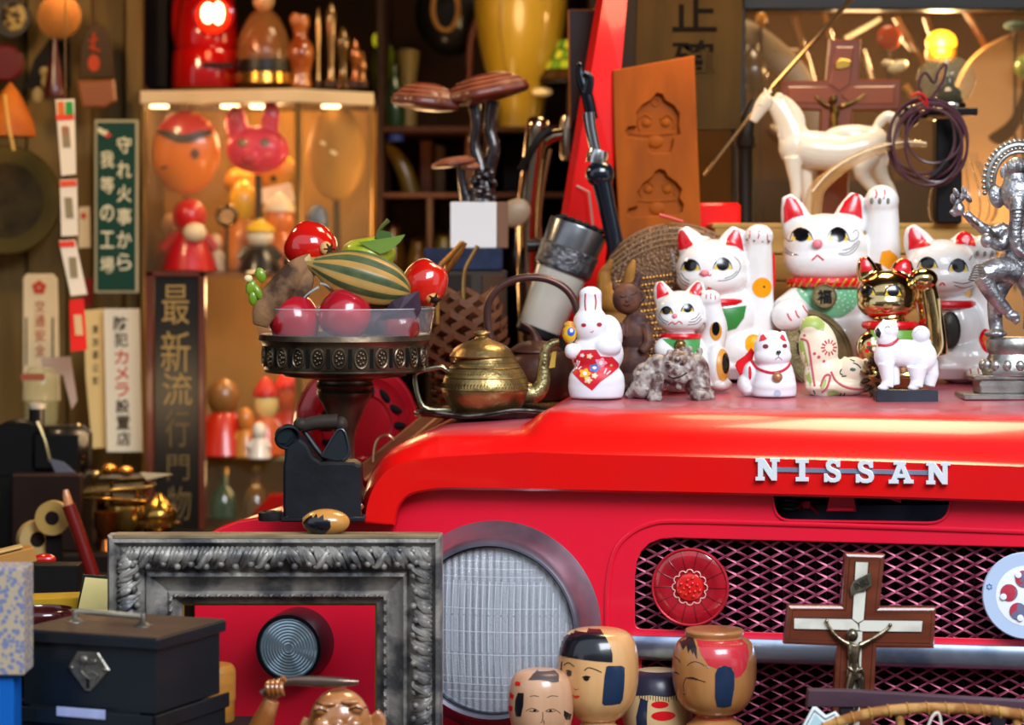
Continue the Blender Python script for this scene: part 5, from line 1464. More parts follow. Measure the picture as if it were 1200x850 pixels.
# black coal iron
Y = fend(380, 608).y
f = Fig('coal_iron', 'black cast iron coal iron with chimney spout on the red fender', 'iron', 376, 608, Y)
CI = M('17191e', 0.42, 0.4, h2='24272d', ns=20, bump=0.15, bs=70)
g = G().prism([(334, 608), (334, 545), (338, 520), (352, 512), (362, 520), (368, 533), (378, 540), (416, 540), (424, 545), (424, 608)], -26, 26, 3).box((380, 0, 606), (98, 60, 6), bev=1.5)
b_ = f.part('body', g, CI)
g = G().lathe([(9, 0), (13, 0), (15, 3), (15.5, 8), (13.5, 9), (12, 7), (11.5, 0)], (337, -22, 508), 28, (68, 0, 20))
g.tube([(350, 0, 535), (347, -6, 522), (340, -14, 513), (336, -20, 510)], [17, 14, 12, 12.5], 20, sm=3)
f.part('chimney', g, CI, parent=b_)
f.part('chimney_hole', G().lathe([(0, 0), (10.5, 0), (11, -1), (0, -1)], (335.3, -28, 508.4), 24, (68, 0, 20)), M('1c2b2e', 0.7), parent=b_)
g = G().tube([(352, -2, 500), (372, -2, 495), (396, -2, 494)], [7.5, 8.5, 9], 16, sm=3).ball((353, -4, 497), (9, 8, 8)).ball((400, -2, 497), (8, 9, 9))
f.part('handle', g, M('27221f', 0.5, h2='3a302a', ns=20))
g = G().prism([(376, 535), (392, 510), (397, 502), (403, 504), (409, 525), (410, 532), (404, 539), (394, 540)], -12, -9, 1).tube([(378, -11, 534), (392, -12, 510), (398, -12, 503), (405, -12, 506), (410, -12, 530), (403, -12, 539)], 1.6, 8, sm=3)
f.part('heat_shield', g, M('3a3f46', 0.3, 0.7))
f.part('latch', G().tube([(356, 0, 505), (370, 0, 525), (382, 0, 540)], [3, 3.5, 3], 8), CI)
Y = fend(318, 610).y
f = Fig('iron_disc', 'small flat dark iron disc on the fender beside the coal iron', 'disc', 317, 610, Y)
f.solo(G().lathe([(0, 610), (14, 610), (14.5, 608), (14.5, 601), (13, 599.5), (9, 599), (8, 601), (0, 601)], (317, 0, 0), 32), M('2b2a29', 0.45, 0.6))
Y = fend(382, 626).y
f = Fig('painted_wooden_ball', 'small wooden doll head with black painted hair lying on the fender', 'doll', 382, 626, Y)
b = f.part('head', G().ball((382, 0, 612), (28, 20, 15.5), n=40, m=24), M('c98f45', 0.25, coat=0.6, h2='b47a35', ns=10))
f.decal(b, [(356, 612), (360, 607), (366, 603), (368, 606), (372, 601), (374, 606), (380, 602), (381, 608), (388, 607), (389, 616), (382, 624), (370, 627), (360, 622)], 'hair', BLK, 0.5)
Y = fend(415, 612).y
f = Fig('wooden_pestle', 'brown turned wooden pestle end beside the hood edge', 'pestle', 414, 612, Y + .03)
f.solo(G().ball((414, 0, 602), (10, 10, 10)).tube([(414, 0, 602), (424, 4, 592)], [6, 4], 10), M('7d431c', 0.35, coat=0.4))
# fruit stand
p = fend(404, 596)
Y = p.y
f = Fig('fruit_stand', 'dark bronze footed fruit stand with pierced oval band', 'stand', 404, 596, Y)
prf = [(0, 596), (52, 596), (54, 592), (46, 586), (30, 578), (16, 560), (11, 530), (13, 505), (20, 488), (26, 474), (31, 466), (33, 460), (30, 457), (34, 452), (32, 448), (36, 444), (60, 442), (72, 440), (74, 437), (92, 436), (94, 432)]
g = G().lathe(prf, (404, 0, 0), 56, smooth=2)
f.part('foot', g, DBR)
g = G().lathe([(94, 432), (95, 428), (95, 406), (97, 402), (101, 398), (100, 392), (98, 391), (94, 393), (92, 400), (91, 430)], (404, 0, 0), 72, cap=False)
bd = f.part('bowl_band', g, DBR)
f.part('bowl_floor', G().lathe([(0, 428), (92, 428), (92, 431), (0, 431)], (404, 0, 0), 40), DBR)
def circ(R, n, c=(404, 0)): return [(c[0] + R * math.cos(a), R * math.sin(a), a) for a in [2 * math.pi * i / n for i in range(n)]]
for i, (x, y, a) in enumerate(circ(95.5, 24)):
    if math.sin(a) > .35: continue
    g = G()
    R = rotm((0, 0, math.degrees(a) - 90 + 180))
    g.tube([Vector((x, y, 417)) + R @ Vector((7.5 * math.cos(t), 0, 11 * math.sin(t))) for t in [q * math.pi / 8 for q in range(16)]], 1.5, 6, closed=True)
    for t in range(7):
        g.ball(Vector((x, y, 417)) + R @ Vector((3.6 * math.cos(t * .9), 0, 6.4 * math.sin(t * .9))), 2, n=8, m=5)
    g.ball((x, y, 417), 2.4, n=8, m=5)
    f.part('oval_ornament', g, DBR, parent=bd)
g = G()
for i, (x, y, a) in enumerate(circ(95.6, 24)):
    a2 = a + math.pi / 24
    g.box((404 + 95.4 * math.cos(a2), 95.4 * math.sin(a2), 417), (4.2, 1.6, 22), (0, 0, math.degrees(a2) + 90), bev=.4)
f.part('slots', g, M('0a0908', 0.8), parent=bd, kind='stuff')
f.part('plastic_collar', G().lathe([(101, 392), (106, 361), (105.4, 361), (100.4, 392)], (404, 0, 0), 72, cap=False), M('cfd3dc', 0.08, alpha=0.09), label='clear plastic collar round the rim')
g = G().tube([(404 + 106 * math.cos(a), 106 * math.sin(a), 361) for a in [t * math.pi / 32 for t in range(64)]], .5, 5, closed=True)
f.part('collar_edge', g, M('cfd3dc', 0.2, alpha=0.6))
FB = Y
def fruit(name, label, cat, x, z, dy, geo, mat, group=None):
    f = Fig(name, label, cat, x, z, FB)
    f.loc = P(x, z, FB)
    return f
# apples etc. (depth given in px relative to the stand centre)
def apple(label, x, z, y, rx, rz, mat, rot=0, calyx=None, name='apple', ry=None, cat='fruit'):
    f = Fig(name, label, cat, x, z + rz, FB)
    g = G().lathe([(0, -.86), (.2, -.92), (.45, -1.0), (.8, -.75), (1.0, -.2), (.98, .25), (.8, .72), (.5, .98), (.25, .98), (0, .88)], (0, 0, 0), 44, smooth=4)
    R = rotm((0, rot, 0))
    g.v = [Vector((x, y, z)) + R @ Vector((v.x * rx, v.y * (ry or rx), v.z * rz)) for v in g.v]
    b = f.part('flesh', g, mat)
    return f, b, R
RD = M('c3150f', 0.12, coat=1.0, h2='d8301a', ns=9, nlo=0.5, nhi=0.75)
RD2 = M('a3121f', 0.22, coat=0.7, h2='b3182a', ns=12)
f, b, R = apple('glossy red artificial persimmon with dried calyx on the pile top left', 363, 290, 10, 30, 28, RD, rot=60, name='persimmon')
g = G().ball((383, -18, 291), (7, 5, 8), n=14, m=8)
f.part('calyx_scar', g, M('d9a060', 0.4))
g = G()
for i in range(6): g.tube([(388, -21, 292), (388 + 7 * math.cos(i * 1.05), -23, 292 + 7 * math.sin(i * 1.05))], [2.2, .8], 6)
f.part('calyx', g, M('3a2412', 0.7))
f, b, R = apple('glossy red fruit with black calyx at the right end of the pile', 499, 331, -22, 26, 25, RD, rot=150, name='persimmon')
f.part('calyx_scar', G().ball((507, -40, 348), (8, 5, 7), n=14, m=8), M('d0863c', 0.4))
g = G().ball((511, -44, 351), (5.5, 4, 4), n=12, m=8)
for i in range(5): g.tube([(511, -44, 351), (511 + 8 * math.cos(i * 1.25), -45, 350 + 7 * math.sin(i * 1.25))], [2, .7], 6)
f.part('calyx', g, M('1c130c', 0.7))
f, b, R = apple('dull red artificial apple behind the plastic collar, left of its twin', 349, 375, -52, 29, 28, RD2, rot=12)
f.part('stem', G().tube([(360, -60, 349), (368, -62, 342), (378, -60, 336)], [1.2, 1.2, 1.8], 6, sm=3), M('9aa0a0', 0.4))
f, b, R = apple('pointed dull red artificial apple behind the centre of the plastic collar', 408, 368, -62, 30, 27, RD2, rot=-28)
f.part('stem', G().tube([(398, -62, 341), (388, -62, 334), (380, -60, 332)], [1.2, 1.2, 1.6], 6, sm=3), M('9aa0a0', 0.4))
f, b, R = apple('dark red artificial fruit low on the right behind the collar', 470, 382, -45, 24, 20, M('7d1a1c', 0.3, coat=0.5), rot=20)
f, b, R = apple('yellow-green knobbly lemon with a leaf at the top of the pile', 430, 300, 12, 33, 21, M('8fa01c', 0.35, coat=0.3, h2='a9b52c', ns=20, bump=0.6, bs=180), name='lemon', rot=10)
f.part('leaf', G().prism([(421, 284), (435, 282), (455, 279), (476, 275), (470, 284), (458, 294), (447, 298), (436, 293)], -22, -20.6, .3), M('5e7a28', 0.35, h2='74903a', ns=15))
f.part('leaf', G().prism([(440, 277), (447, 270), (458, 272), (462, 281), (455, 296), (446, 288)], -10, -8.8, .3), M('3f5a22', 0.4))
f.part('stem', G().tube([(441, -6, 280), (446, -8, 268), (456, -8, 258)], [2, 2, 3], 8, sm=3), M('55602c', 0.5))
# small squash with stripes
f = Fig('striped_gourd', 'green and orange striped gourd lying across the top of the pile', 'gourd', 420, 352, FB)
g = G()
A, B_ = Vector((361, -50, 307)), Vector((483, -44, 343))
ax = (B_ - A)
sec = [(0, 6), (.04, 7), (.1, 10), (.2, 18), (.35, 27), (.5, 30.5), (.65, 30), (.8, 26), (.9, 19), (.97, 10), (1.0, 0.5)]
secs = crm(sec, 4)
NS = 60
up = Vector((0, 1, 0)); sd = ax.normalized().cross(up)
vs, fs, mi = [], [], []
for (t, r) in secs:
    for k in range(NS):
        a = 2 * math.pi * k / NS
        rr = r * (1 + .025 * math.cos(a * 10))
        vs.append(A + ax * t + sd * (rr * math.cos(a)) + up * (rr * math.sin(a)))
g.v = vs
for i in range(len(secs) - 1):
    for k in range(NS):
        g.f.append([i * NS + k, i * NS + (k + 1) % NS, (i + 1) * NS + (k + 1) % NS, (i + 1) * NS + k]); g.mi.append(1 if (k % 6) in (0, 1, 2) and i > 6 else 0)
g.f.append(list(range(NS))); g.mi.append(0)
f.part('rind', g, [M('b98a45', 0.4, h2='98793c', ns=30), M('3c4c2e', 0.4, h2='55603a', ns=60)])
f.part('stem', G().lathe([(0, 0), (6.5, 0), (6, 6), (7, 9), (0, 9)], (360, -50, 306.6), 16, (0, 107, 0)), M('c9b07a', 0.5))
# bark and buds, figs
f = Fig('bark_piece', 'rough curled piece of brown bark leaning over the left rim', 'bark', 330, 372, FB)
BARK = M('8a6444', 0.7, h2='3a2618', ns=28, nlo=0.4, nhi=0.6, bump=1.0, bs=60)
g = G().tube([(368, -50, 302), (352, -56, 315), (335, -66, 338), (318, -72, 362), (312, -70, 380)], [6, 12, 16, 15, 9], 14, sm=3, flat=.5).tube([(362, -48, 312), (358, -54, 335), (345, -62, 360)], [10, 13, 8], 12, sm=3, flat=.5)
f.solo(g, BARK, vox=1.6, sm=1)
f = Fig('leaf_sprig', 'little sprig of plump green leaves at the left rim', 'sprig', 308, 362, FB)
GL = M('7d9a1e', 0.3, coat=0.5, h2='5f7f18', ns=20)
for x, z, rx, rz, r in ((313, 322, 6, 9, 20), (302, 336, 6, 9, -15), (309, 341, 5, 10, 25), (304, 348, 5, 9, 0)):
    f.part('leaf', G().ball((x, -76, z), (rx, 4, rz), rot=(0, r, 0)), GL)
f.part('bud', G().ball((299, -78, 326), (5, 4, 4.5)), M('e3cf9a', 0.4))
f.part('stem', G().tube([(312, -74, 365), (308, -75, 350), (306, -76, 335), (303, -77, 327)], 1.6, 6, sm=2), M('5f6f28', 0.5))
f = Fig('dried_leaf', 'dark purple crumpled dried leaf beside the right fruit', 'leaf', 478, 378, FB)
g = G().add([(448, -62, 372), (462, -66, 352), (478, -68, 345), (494, -66, 340), (496, -60, 362), (486, -56, 380), (466, -58, 384), (470, -74, 364)], [[0, 1, 7], [1, 2, 7], [2, 3, 7], [3, 4, 7], [4, 5, 7], [5, 6, 7], [6, 0, 7]])
o = f.solo(g, M('2c2230', 0.5, h2='4a3642', ns=30, bump=0.5, bs=60), smooth=False); sd_ = o.modifiers.new('t', 'SOLIDIFY'); sd_.thickness = 0.0012
f = Fig('dried_fig', 'shrivelled dark fig in the middle of the fruit stand', 'fruit', 445, 392, FB)
f.solo(G().ball((440, -40, 376), (22, 18, 16)).ball((455, -52, 380), (15, 12, 12)), M('33222a', 0.5, h2='4d343a', ns=25, bump=0.8, bs=50))
# red slotted disc behind the stand
Y = 0.42
f = Fig('red_fan_cover', 'red round slotted metal cover behind the foot of the fruit stand', 'cover', 430, 560, Y)
RC = M('8f0f1c', 0.25, 0.2, coat=0.6, h2='a31522', ns=8)
Rf = rotm((90, 0, 0)) @ rotm((0, 0, 0))
def disc(prof, c, n=48, ax=(-90, 0, 12)): return G().lathe(prof, c, n, ax)
RX = rotm((0, 0, 25)) @ rotm((-90, 0, 0))
b = f.part('shell', G().lathe([(74, 30), (78, 20), (76, 10), (66, 2), (60, 0), (58, 2), (50, 3), (48, 0), (38, -2), (36, 1), (0, 2)], (424, 0, 500), 56, RX), RC)
g = G()
for i in range(14):
    a = 2 * math.pi * i / 14
    c = Vector((424, 0, 500)) + RX @ Vector((45 * math.cos(a), 45 * math.sin(a), -1.5)) 
    g.ball(c, (4.6, 3, 10), rot=RX @ rotm((0, 0, math.degrees(a))) @ rotm((90, 0, 0)).to_3x3() if False else (0, 90 - math.degrees(a), 0), n=12, m=8)
f.part('slots', g, M('0a0506', 0.8), parent=b, kind='stuff')
g = G()
for r in (60, 66, 72): g.tube([Vector((424, 0, 500)) + RX @ Vector((r * math.cos(t), r * math.sin(t), 3 + (r - 60) * .4)) for t in [q * math.pi / 24 for q in range(48)]], 1.0, 6, closed=True)
f.part('ridges', g, M('c0303a', 0.3), parent=b)
f.part('stand', G().box((424, 24, 590), (30, 14, 60)), M('120808', 0.6))
# diagonal wooden slat with hook
Y = 0.34
f = Fig('wooden_ruler', 'brown wooden ruler leaning diagonally behind the hood corner', 'ruler', 425, 565, Y)
g = G().prism([(420, 556), (424, 544), (500, 482), (530, 474), (530, 484), (432, 566)], -6, 6, 1.5)
f.part('board', g, M('6b3f1e', 0.4, h2='8d5a30', ns=8, coat=0.2, stretch=(1, 5, 5)), smooth=False)
f.part('edge', G().tube([(428, -7, 562), (470, -7, 524), (516, -7, 486)], 1.6, 6), M('c9935a', 0.4))
f.part('hook', G().tube([(438, -8, 541), (440, -8, 522), (446, -8, 512), (456, -8, 510), (462, -8, 516)], 1.8, 8, sm=3), M('b59a78', 0.25, 0.8))
# ================= things standing behind the left half of the hood =================
HL = TP(560, 500, 0.07)
def hl(px, py):
    d = Vector(((px - 600) / FPX, 1, -(py - HZ) / FPX)); c0 = HL.z - HSL * NV.dot(HL); nn = Vector((0, 0, 1)) - NV * HSL
    return CAMP + d * ((c0 - nn.dot(CAMP)) / nn.dot(d))
def sb(Y, px=560):      # row where the left part of the hood lies at depth Y
    lo, hi = 380.0, 505.0
    for _ in range(40):
        m = (lo + hi) / 2
        if hl(px, m).y > Y: lo = m
        else: hi = m
    return m
# tray with teapot on the hood
Y = hl(575, 489).y
f = Fig('leaf_tray', 'dark pewter tray with wavy leaf edge under the brass teapot', 'tray', 575, 489, Y)
TRAY = M('2e2b2a', 0.35, 0.7, h2='57524c', ns=30, nlo=0.45, nhi=0.65, bump=0.5, bs=70)
pts = []
for i in range(64):
    a = 2 * math.pi * i / 64
    r = 1 + .03 * math.sin(a * 7) + .02 * math.sin(a * 13 + 1)
    pts.append((574 + 86 * r * math.cos(a), 52 * r * math.sin(a), 482 - 5 * math.cos(a) * (1 if math.cos(a) > 0 else .2) - 2.4 * math.cos(a * 5)))
g = G()
vs = [(574, 0, 487)] + [(574 + (p[0] - 574) * .8, p[1] * .8, 486) for p in pts] + pts + [(p[0], p[1], p[2] + 3) for p in pts] + [(574 + (p[0] - 574) * .8, p[1] * .8, 489) for p in pts] + [(574, 0, 489)]
n = 64
fs = [[0, 1 + i, 1 + (i + 1) % n] for i in range(n)]
for L_ in range(3): fs += [[1 + L_ * n + i, 1 + (L_ + 1) * n + i, 1 + (L_ + 1) * n + (i + 1) % n, 1 + L_ * n + (i + 1) % n] for i in range(n)]
fs += [[4 * n + 1, 1 + 3 * n + (i + 1) % n, 1 + 3 * n + i] for i in range(n)]
g.add(vs, fs)
f.part('dish', g, TRAY)
g = G().tube([tuple(p) for p in pts], 1.9, 6, closed=True)
f.part('wavy_edge', g, M('77736c', 0.3, 0.85, h2='35322f', ns=60, nlo=0.4, nhi=0.6))
f = Fig('teapot', 'engraved brass teapot with domed lid, hexagonal handle and curved spout', 'teapot', 570, 484, Y)
TY = -8
g = G().lathe([(0, 483), (34, 483), (38, 481), (44, 474), (50, 462), (51, 452), (46, 438), (40, 428), (36, 421), (35, 418)], (569, TY, 0), 56, smooth=3)
bd = f.part('body', g, BRS)
g = G()
for k, z in enumerate((424, 436, 448)):
    r = (38, 45, 50.2)[k]
    for i in range(40):
        a = math.pi + math.pi * (i + .5 * (k % 2)) / 40
        g.tube([(569 + r * math.cos(a) + 1.4 * math.cos(t), TY + r * math.sin(a) - .4, z + 3 + 3 * math.sin(t)) for t in (0, 1.2, 2.4, 3.6, 4.8)], .45, 4)
for z, r in ((430.5, 42), (442, 47.8), (456, 51.3)):
    g.tube([(569 + r * math.cos(a), TY + r * math.sin(a), z) for a in [t * math.pi / 20 for t in range(40)]], .6, 5, closed=True)
f.part('engraving', g, M('6b5830', 0.35, 0.9), parent=bd, kind='stuff')
ld = f.part('lid', G().lathe([(37, 419), (38, 417), (36, 414), (32, 408), (24, 403), (14, 399), (8, 396), (6, 393), (0, 393)], (565, TY, 0), 48, smooth=2), BRS)
f.part('knob', G().lathe([(5, 397), (6, 394), (10, 391), (8.5, 388.5), (3, 387.5), (0, 387)], (565, TY, 0), 28, smooth=2), BRS, parent=ld)
g = G().tube([(615, TY, 460), (628, TY, 460), (636, TY, 448), (637, TY, 430), (639, TY, 412), (646, TY, 403), (655, TY, 401)], [13, 11, 8.5, 7, 6, 5, 4.2], 14, sm=4)
f.part('spout', g, M('a09468', 0.3, 0.85, h2='6e6240', ns=60, bump=0.7, bs=130))
g = G().tube([(527, TY - 2, 437), (518, TY - 3, 430), (505, TY - 3, 432), (489, TY - 3, 436), (487, TY - 3, 448), (492, TY - 3, 470), (503, TY - 3, 480), (530, TY - 3, 480)], [3, 3, 2.8, 2.8, 2.8, 3, 3.2, 3], 10, sm=2, flat=.7)
f.part('handle', g, M('8f8a72', 0.25, 0.9))
f.part('tag', G().prism([(647, 412), (652, 411), (650, 430), (643, 431)], TY - 8, TY - 7), M('b8963c', 0.5))
# kettle with hoop handle
Y2 = hl(620, 484).y + 0.05
f = Fig('iron_kettle', 'dark brown iron kettle with tall hoop handle and curled lid knob', 'kettle', 632, 470, Y2)
KB = M('4a2a20', 0.4, 0.3, h2='33201a', ns=20, bump=0.3, bs=60)
g = G().lathe([(0, 470), (34, 470), (40, 462), (42, 445), (40, 428), (34, 416), (26, 411)], (632, 10, 0), 44, smooth=2)
bd = f.part('body', g, KB)
ld = f.part('lid', G().lathe([(32, 413), (31, 410), (22, 404), (10, 400), (4, 399)], (628, 10, 0), 40, smooth=2), KB)
f.part('knob', G().tube([(628, 10, 400), (626, 8, 392), (620, 6, 384), (611, 5, 378)], [8, 5, 3.4, 2], 10, sm=3), KB, parent=ld)
g = G().tube([(575, 4, 398), (571, 4, 375), (574, 4, 352), (588, 4, 335), (612, 4, 326), (640, 4, 327), (662, 4, 338), (674, 4, 355), (678, 4, 378), (677, 4, 400), (668, 8, 420)], 4.6, 10, sm=4)
g.tube([(575, 4, 398), (585, 6, 418), (600, 8, 428)], 4.4, 10, sm=3)
f.part('hoop_handle', g, M('45302c', 0.3, 0.5, h2='5f403a', ns=15))
f = Fig('woven_mat', 'small golden brown woven mat under the kettle', 'mat', 640, 474, Y2 + .0)
g = G().prism([(596, 466), (612, 455), (664, 456), (666, 462), (640, 474), (596, 474)], -4, 10)
g = G().box((636, 8, 473), (62, 60, 5), (0, 0, 8), bev=1)
f.solo(g, M('8b6a38', 0.6, h2='a98548', ns=50, bump=0.8, wave=(60, 0.5, 'X')), smooth=False)
# pine cone
Y = 0.44
f = Fig('pine_cone', 'very large brown pine cone between fruit stand and kettle', 'pine cone', 545, sb(Y), Y)
PC = M('7d4f33', 0.5, h2='54321f', ns=18, nlo=0.4, nhi=0.7)
f.part('core', G().lathe([(0, 345), (14, 350), (30, 380), (36, 420), (28, 455), (0, sb(Y) - 2)], (545, 0, 0), 24, smooth=2), M('2b1810', 0.7))
tmpg = G().add([(-9, 0, 0), (9, 0, 0), (11, -12, -4), (0, -18, -8), (-11, -12, -4), (-8, 0, 5), (8, 0, 5), (9, -12, 2), (0, -17, -3), (-9, -12, 2)], [[0, 1, 2, 3, 4], [9, 8, 7, 6, 5], [0, 5, 6, 1], [1, 6, 7, 2], [2, 7, 8, 3], [3, 8, 9, 4], [4, 9, 5, 0]])
k = f.k
tmpg.v = [Vector((v.x * k, v.y * k, -v.z * k)) for v in tmpg.v]
sm_ = mesh_of(tmpg, None, False, [PC])
for i in range(118):
    t = i / 118
    z = 352 + t * 118
    r = 40 * math.sin(min(1, (t + .12) * 1.05) * math.pi * .62 + .25) ** .8
    a = i * 2.39996
    if math.sin(a) > .75: continue
    o = link('scale', sm_, f.root)
    o.location = f.conv(Vector((545 + r * .72 * math.cos(a), r * .72 * math.sin(a), z)))
    o.rotation_euler = Euler((math.radians(-25 + 50 * t), 0, math.atan2(math.sin(a), math.cos(a)) + math.pi / 2))
    s_ = .85 + .6 * math.sin(math.pi * min(1, t + .2))
    o.scale = (s_, s_, s_)
# horn cup
Y = 0.46
f = Fig('drinking_horn_cup', 'tall white enamel cup with pewter rim leaning behind the pine cone', 'cup', 632, sb(Y), Y)
AXR = rotm((0, -21, 0))
def cyl(prof, n=48): return G().lathe(prof, (632, 0, 400), n, AXR)
# local h: negative = up in the photo
g = G()
def slant(prof):
    g = G().lathe(prof, (0, 0, 0), 48, (0, 0, 0))
    g.v = [Vector((630, 0, 392)) + AXR @ v for v in g.v]
    return g
f.part('enamel', slant([(25, -6), (26, -8), (31.5, -90), (30, -90), (24, -8)]), M('c3bfb0', 0.25, coat=0.6, h2='a9a79c', ns=12))
rimp = f.part('pewter_sleeve', slant([(31, -78), (32.6, -79), (35.5, -134), (35, -136), (32, -136), (30, -80)]), M('8d8f92', 0.25, 0.9, h2='63656a', ns=20))
g = slant([(32.4, -80), (34.2, -82), (35.5, -106), (33.8, -108)])
f.part('relief_band', g, M('55575c', 0.4, 0.8, h2='85878a', ns=90, nlo=0.45, nhi=0.6, bump=1.0, bs=150), parent=rimp)
f.part('base_cap', slant([(0, 4), (23, 4), (27, 0), (27, -8), (0, -8)]), M('23262b', 0.35, 0.6))
g = G()
for i in range(12): g.ball(Vector((630, 0, 392)) + AXR @ Vector((-26 + i * 4.7, -8 + (i % 3) * 6, -136 - (i % 2) * 3)), (6, 7, 4), n=8, m=6)
f.part('contents', g, M('15171c', 0.7), label='dark lumpy contents', kind='stuff')
f.part('prop', G().box((648, 8, (396 + sb(Y)) / 2), (30, 30, sb(Y) - 396), bev=2), M('1a1410', 0.7))
# box stack: grey box, navy box, white block, mushroom
Y = 0.62
f = Fig('grey_crate', 'dark grey crate at the bottom of the stack under the navy box', 'crate', 550, sb(Y), Y)
f.part('body', G().box((552, 20, (317 + sb(Y)) / 2), (84, 70, sb(Y) - 317), bev=1.5), M('3b342e', 0.6, h2='4a4038', ns=10), smooth=False)
f.part('front_panel', G().box((535, -16, 352), (34, 3, 60), bev=1), M('241d18', 0.6), smooth=False)
f.part('front_panel', G().box((578, -16, 352), (26, 3, 60), bev=1), M('4b3424', 0.5), smooth=False)
f = Fig('navy_box', 'flat navy blue box under the white block', 'box', 545, 317, Y)
f.solo(G().box((543, 20, 304), (92, 74, 26), bev=1.5), M('1a2234', 0.6, h2='26304a', ns=30, bump=0.3, bs=120), smooth=False)
f = Fig('white_block', 'white square block with brown wooden side under the dried mushroom', 'block', 560, 291, Y)
f.part('body', G().box((555, 10, 264), (54, 50, 54), bev=1), M('e3e1de', 0.5), smooth=False)
f.part('side_board', G().box((589, 12, 264), (13, 50, 54), bev=1), M('7d5a44', 0.5), smooth=False)
f = Fig('dried_mushroom', 'dried reishi mushroom with broad reddish brown caps on black stems', 'mushroom', 562, 237, Y)
CAP = M('7a3422', 0.45, coat=0.2, h2='4c1d12', ns=14, nlo=0.4, nhi=0.7, bump=0.5, bs=40)
RIM = M('b8744c', 0.5)
ST = M('171114', 0.25, coat=0.6, h2='2c1c1c', ns=25, bump=0.5, bs=60)
def cap(cx, cz, rx, ry, rz, rot, label=None):
    g = G().lathe([(0, -1.0), (.35, -.95), (.7, -.55), (.93, -.05), (1.0, .35), (.97, .6), (.8, .75), (.4, .9), (0, .95)], (0, 0, 0), 56, smooth=3)
    R = rotm((0, rot, 0))
    out = []
    for v in g.v:
        a = math.atan2(v.y, v.x)
        w_ = 1 + .05 * math.sin(a * 5 + cx) + .03 * math.sin(a * 9)
        out.append(Vector((cx, -6, cz)) + R @ Vector((v.x * rx * w_, v.y * ry * w_, v.z * rz)))
    g.v = out
    c = f.part('cap', g, CAP, label=label)
    g = G()
    for q in (.62, .8, .94):
        rr = []
        for i in range(48):
            a = 2 * math.pi * i / 48
            w_ = 1 + .05 * math.sin(a * 5 + cx) + .03 * math.sin(a * 9)
            rr.append(Vector((cx, -6, cz)) + R @ Vector((math.cos(a) * rx * q * w_, math.sin(a) * ry * q * w_, {.62: -.68, .8: -.37, .94: -.03}[q] * rz)))
        g.tube(rr, .9, 5, closed=True)
    f.part('growth_rings', g, RIM, parent=c)
cap(570, 104, 51, 40, 17, 12, 'broad brown upper cap')
cap(500, 115, 40, 34, 17, -6, 'darker left cap')
cap(533, 190, 26, 22, 6, 8)
cap(552, 195, 12, 12, 5, 0)
f.part('stem', G().tube([(578, 0, 118), (574, 2, 150), (579, 0, 175), (571, 2, 205), (568, 0, 237)], [8, 7, 7.5, 9, 14], 12, sm=4), ST)
f.part('stem', G().tube([(555, 2, 118), (559, 0, 145), (556, 2, 170), (564, 0, 200), (560, 0, 237)], [8, 6.5, 7, 9, 13], 12, sm=4), ST)
f.part('stem', G().tube([(540, -2, 196), (542, -2, 215), (548, 0, 237)], [5, 5, 8], 10, sm=3), ST)
g = G()
random.seed(5)
for i in range(26): g.ball((556 + random.random() * 24, -8 - random.random() * 6, 202 + random.random() * 34), random.uniform(3, 6), n=8, m=6)
f.part('root_lumps', g, ST, kind='stuff')
# brass clip and hook
Y = 0.40
f = Fig('brass_clip', 'brass wire clip standing over the pine cone', 'clip', 530, 352, Y)
BR2 = M('9c6b2c', 0.25, 0.9, h2='c9974c', ns=40)
f.part('arm', G().tube([(512, 0, 345), (522, 0, 320), (534, 0, 300), (545, 0, 284)], [3, 4, 5, 3.4], 10, sm=3), BR2)
f.part('arm', G().tube([(516, -5, 312), (528, -5, 300), (542, -5, 284)], [4, 3.4, 3], 10, sm=2), BR2)
f.part('pin', G().tube([(514, 0, 345), (513, 0, 360), (513, 0, 380)], 2.5, 8), BR2)
f = Fig('brass_hook', 'thin curved brass rod rising from the pine cone', 'hook', 546, 350, Y)
f.solo(G().tube([(545, 0, 400), (543, 0, 345), (545, 0, 318), (552, 0, 302), (560, 0, 288)], 2.6, 8, sm=4), M('b08a52', 0.2, 0.95))
# chrome handlebar and lever
Y = 0.70
f = Fig('bicycle_handlebar', 'thick chrome bicycle handlebar with black strap behind the cup', 'handlebar', 630, sb(Y), Y)
CH2 = M('cbb9a0', 0.15, 1.0, h2='a08c70', ns=10)
f.part('tube', G().tube([(622, 0, sb(Y)), (618, 0, 270), (624, 0, 200), (630, 0, 148), (631, 0, 138)], [13, 13, 13, 13.5, 10], 24, sm=3), CH2)
f.part('stem', G().tube([(632, 0, 170), (648, 0, 160), (662, 0, 158)], 8, 16), CH2)
f.part('clamp', G().lathe([(0, -26), (9, -26), (11, -18), (11, 20), (8, 26), (0, 28)], (667, 0, 162), 20), M('b9ab96', 0.2, 0.9))
f.part('strap', G().tube([(610, -12, 200), (622, -16, 178), (634, -16, 160), (646, -12, 152)], 4.5, 8, sm=3, flat=.5), M('17110f', 0.5))
f.part('brake_cable', G().tube([(645, -4, 175), (638, -4, 210), (632, -4, 260), (636, -4, 300)], 2.2, 8, sm=3), M('b08a5c', 0.3, 0.7))
f = Fig('black_rod', 'short thick black rod lying level behind the cup', 'rod', 648, 300, 0.5)
f.part('rod', G().tube([(618, 0, 288), (667, 0, 288)], [7.5, 7.5], 20), M('1d1613', 0.35))
f.part('ring', G().lathe([(6, -2), (9, -2), (9, 2), (6, 2)], (630, 0, 288), 16, (0, 90, 0)), M('2e2622', 0.35, 0.6))
f.part('post', G().box((640, 10, 385), (8, 8, 200)), M('150f0c', 0.6))
f = Fig('scallop_dish', 'small beige dish leaning behind the white block', 'dish', 603, 262, 0.66)
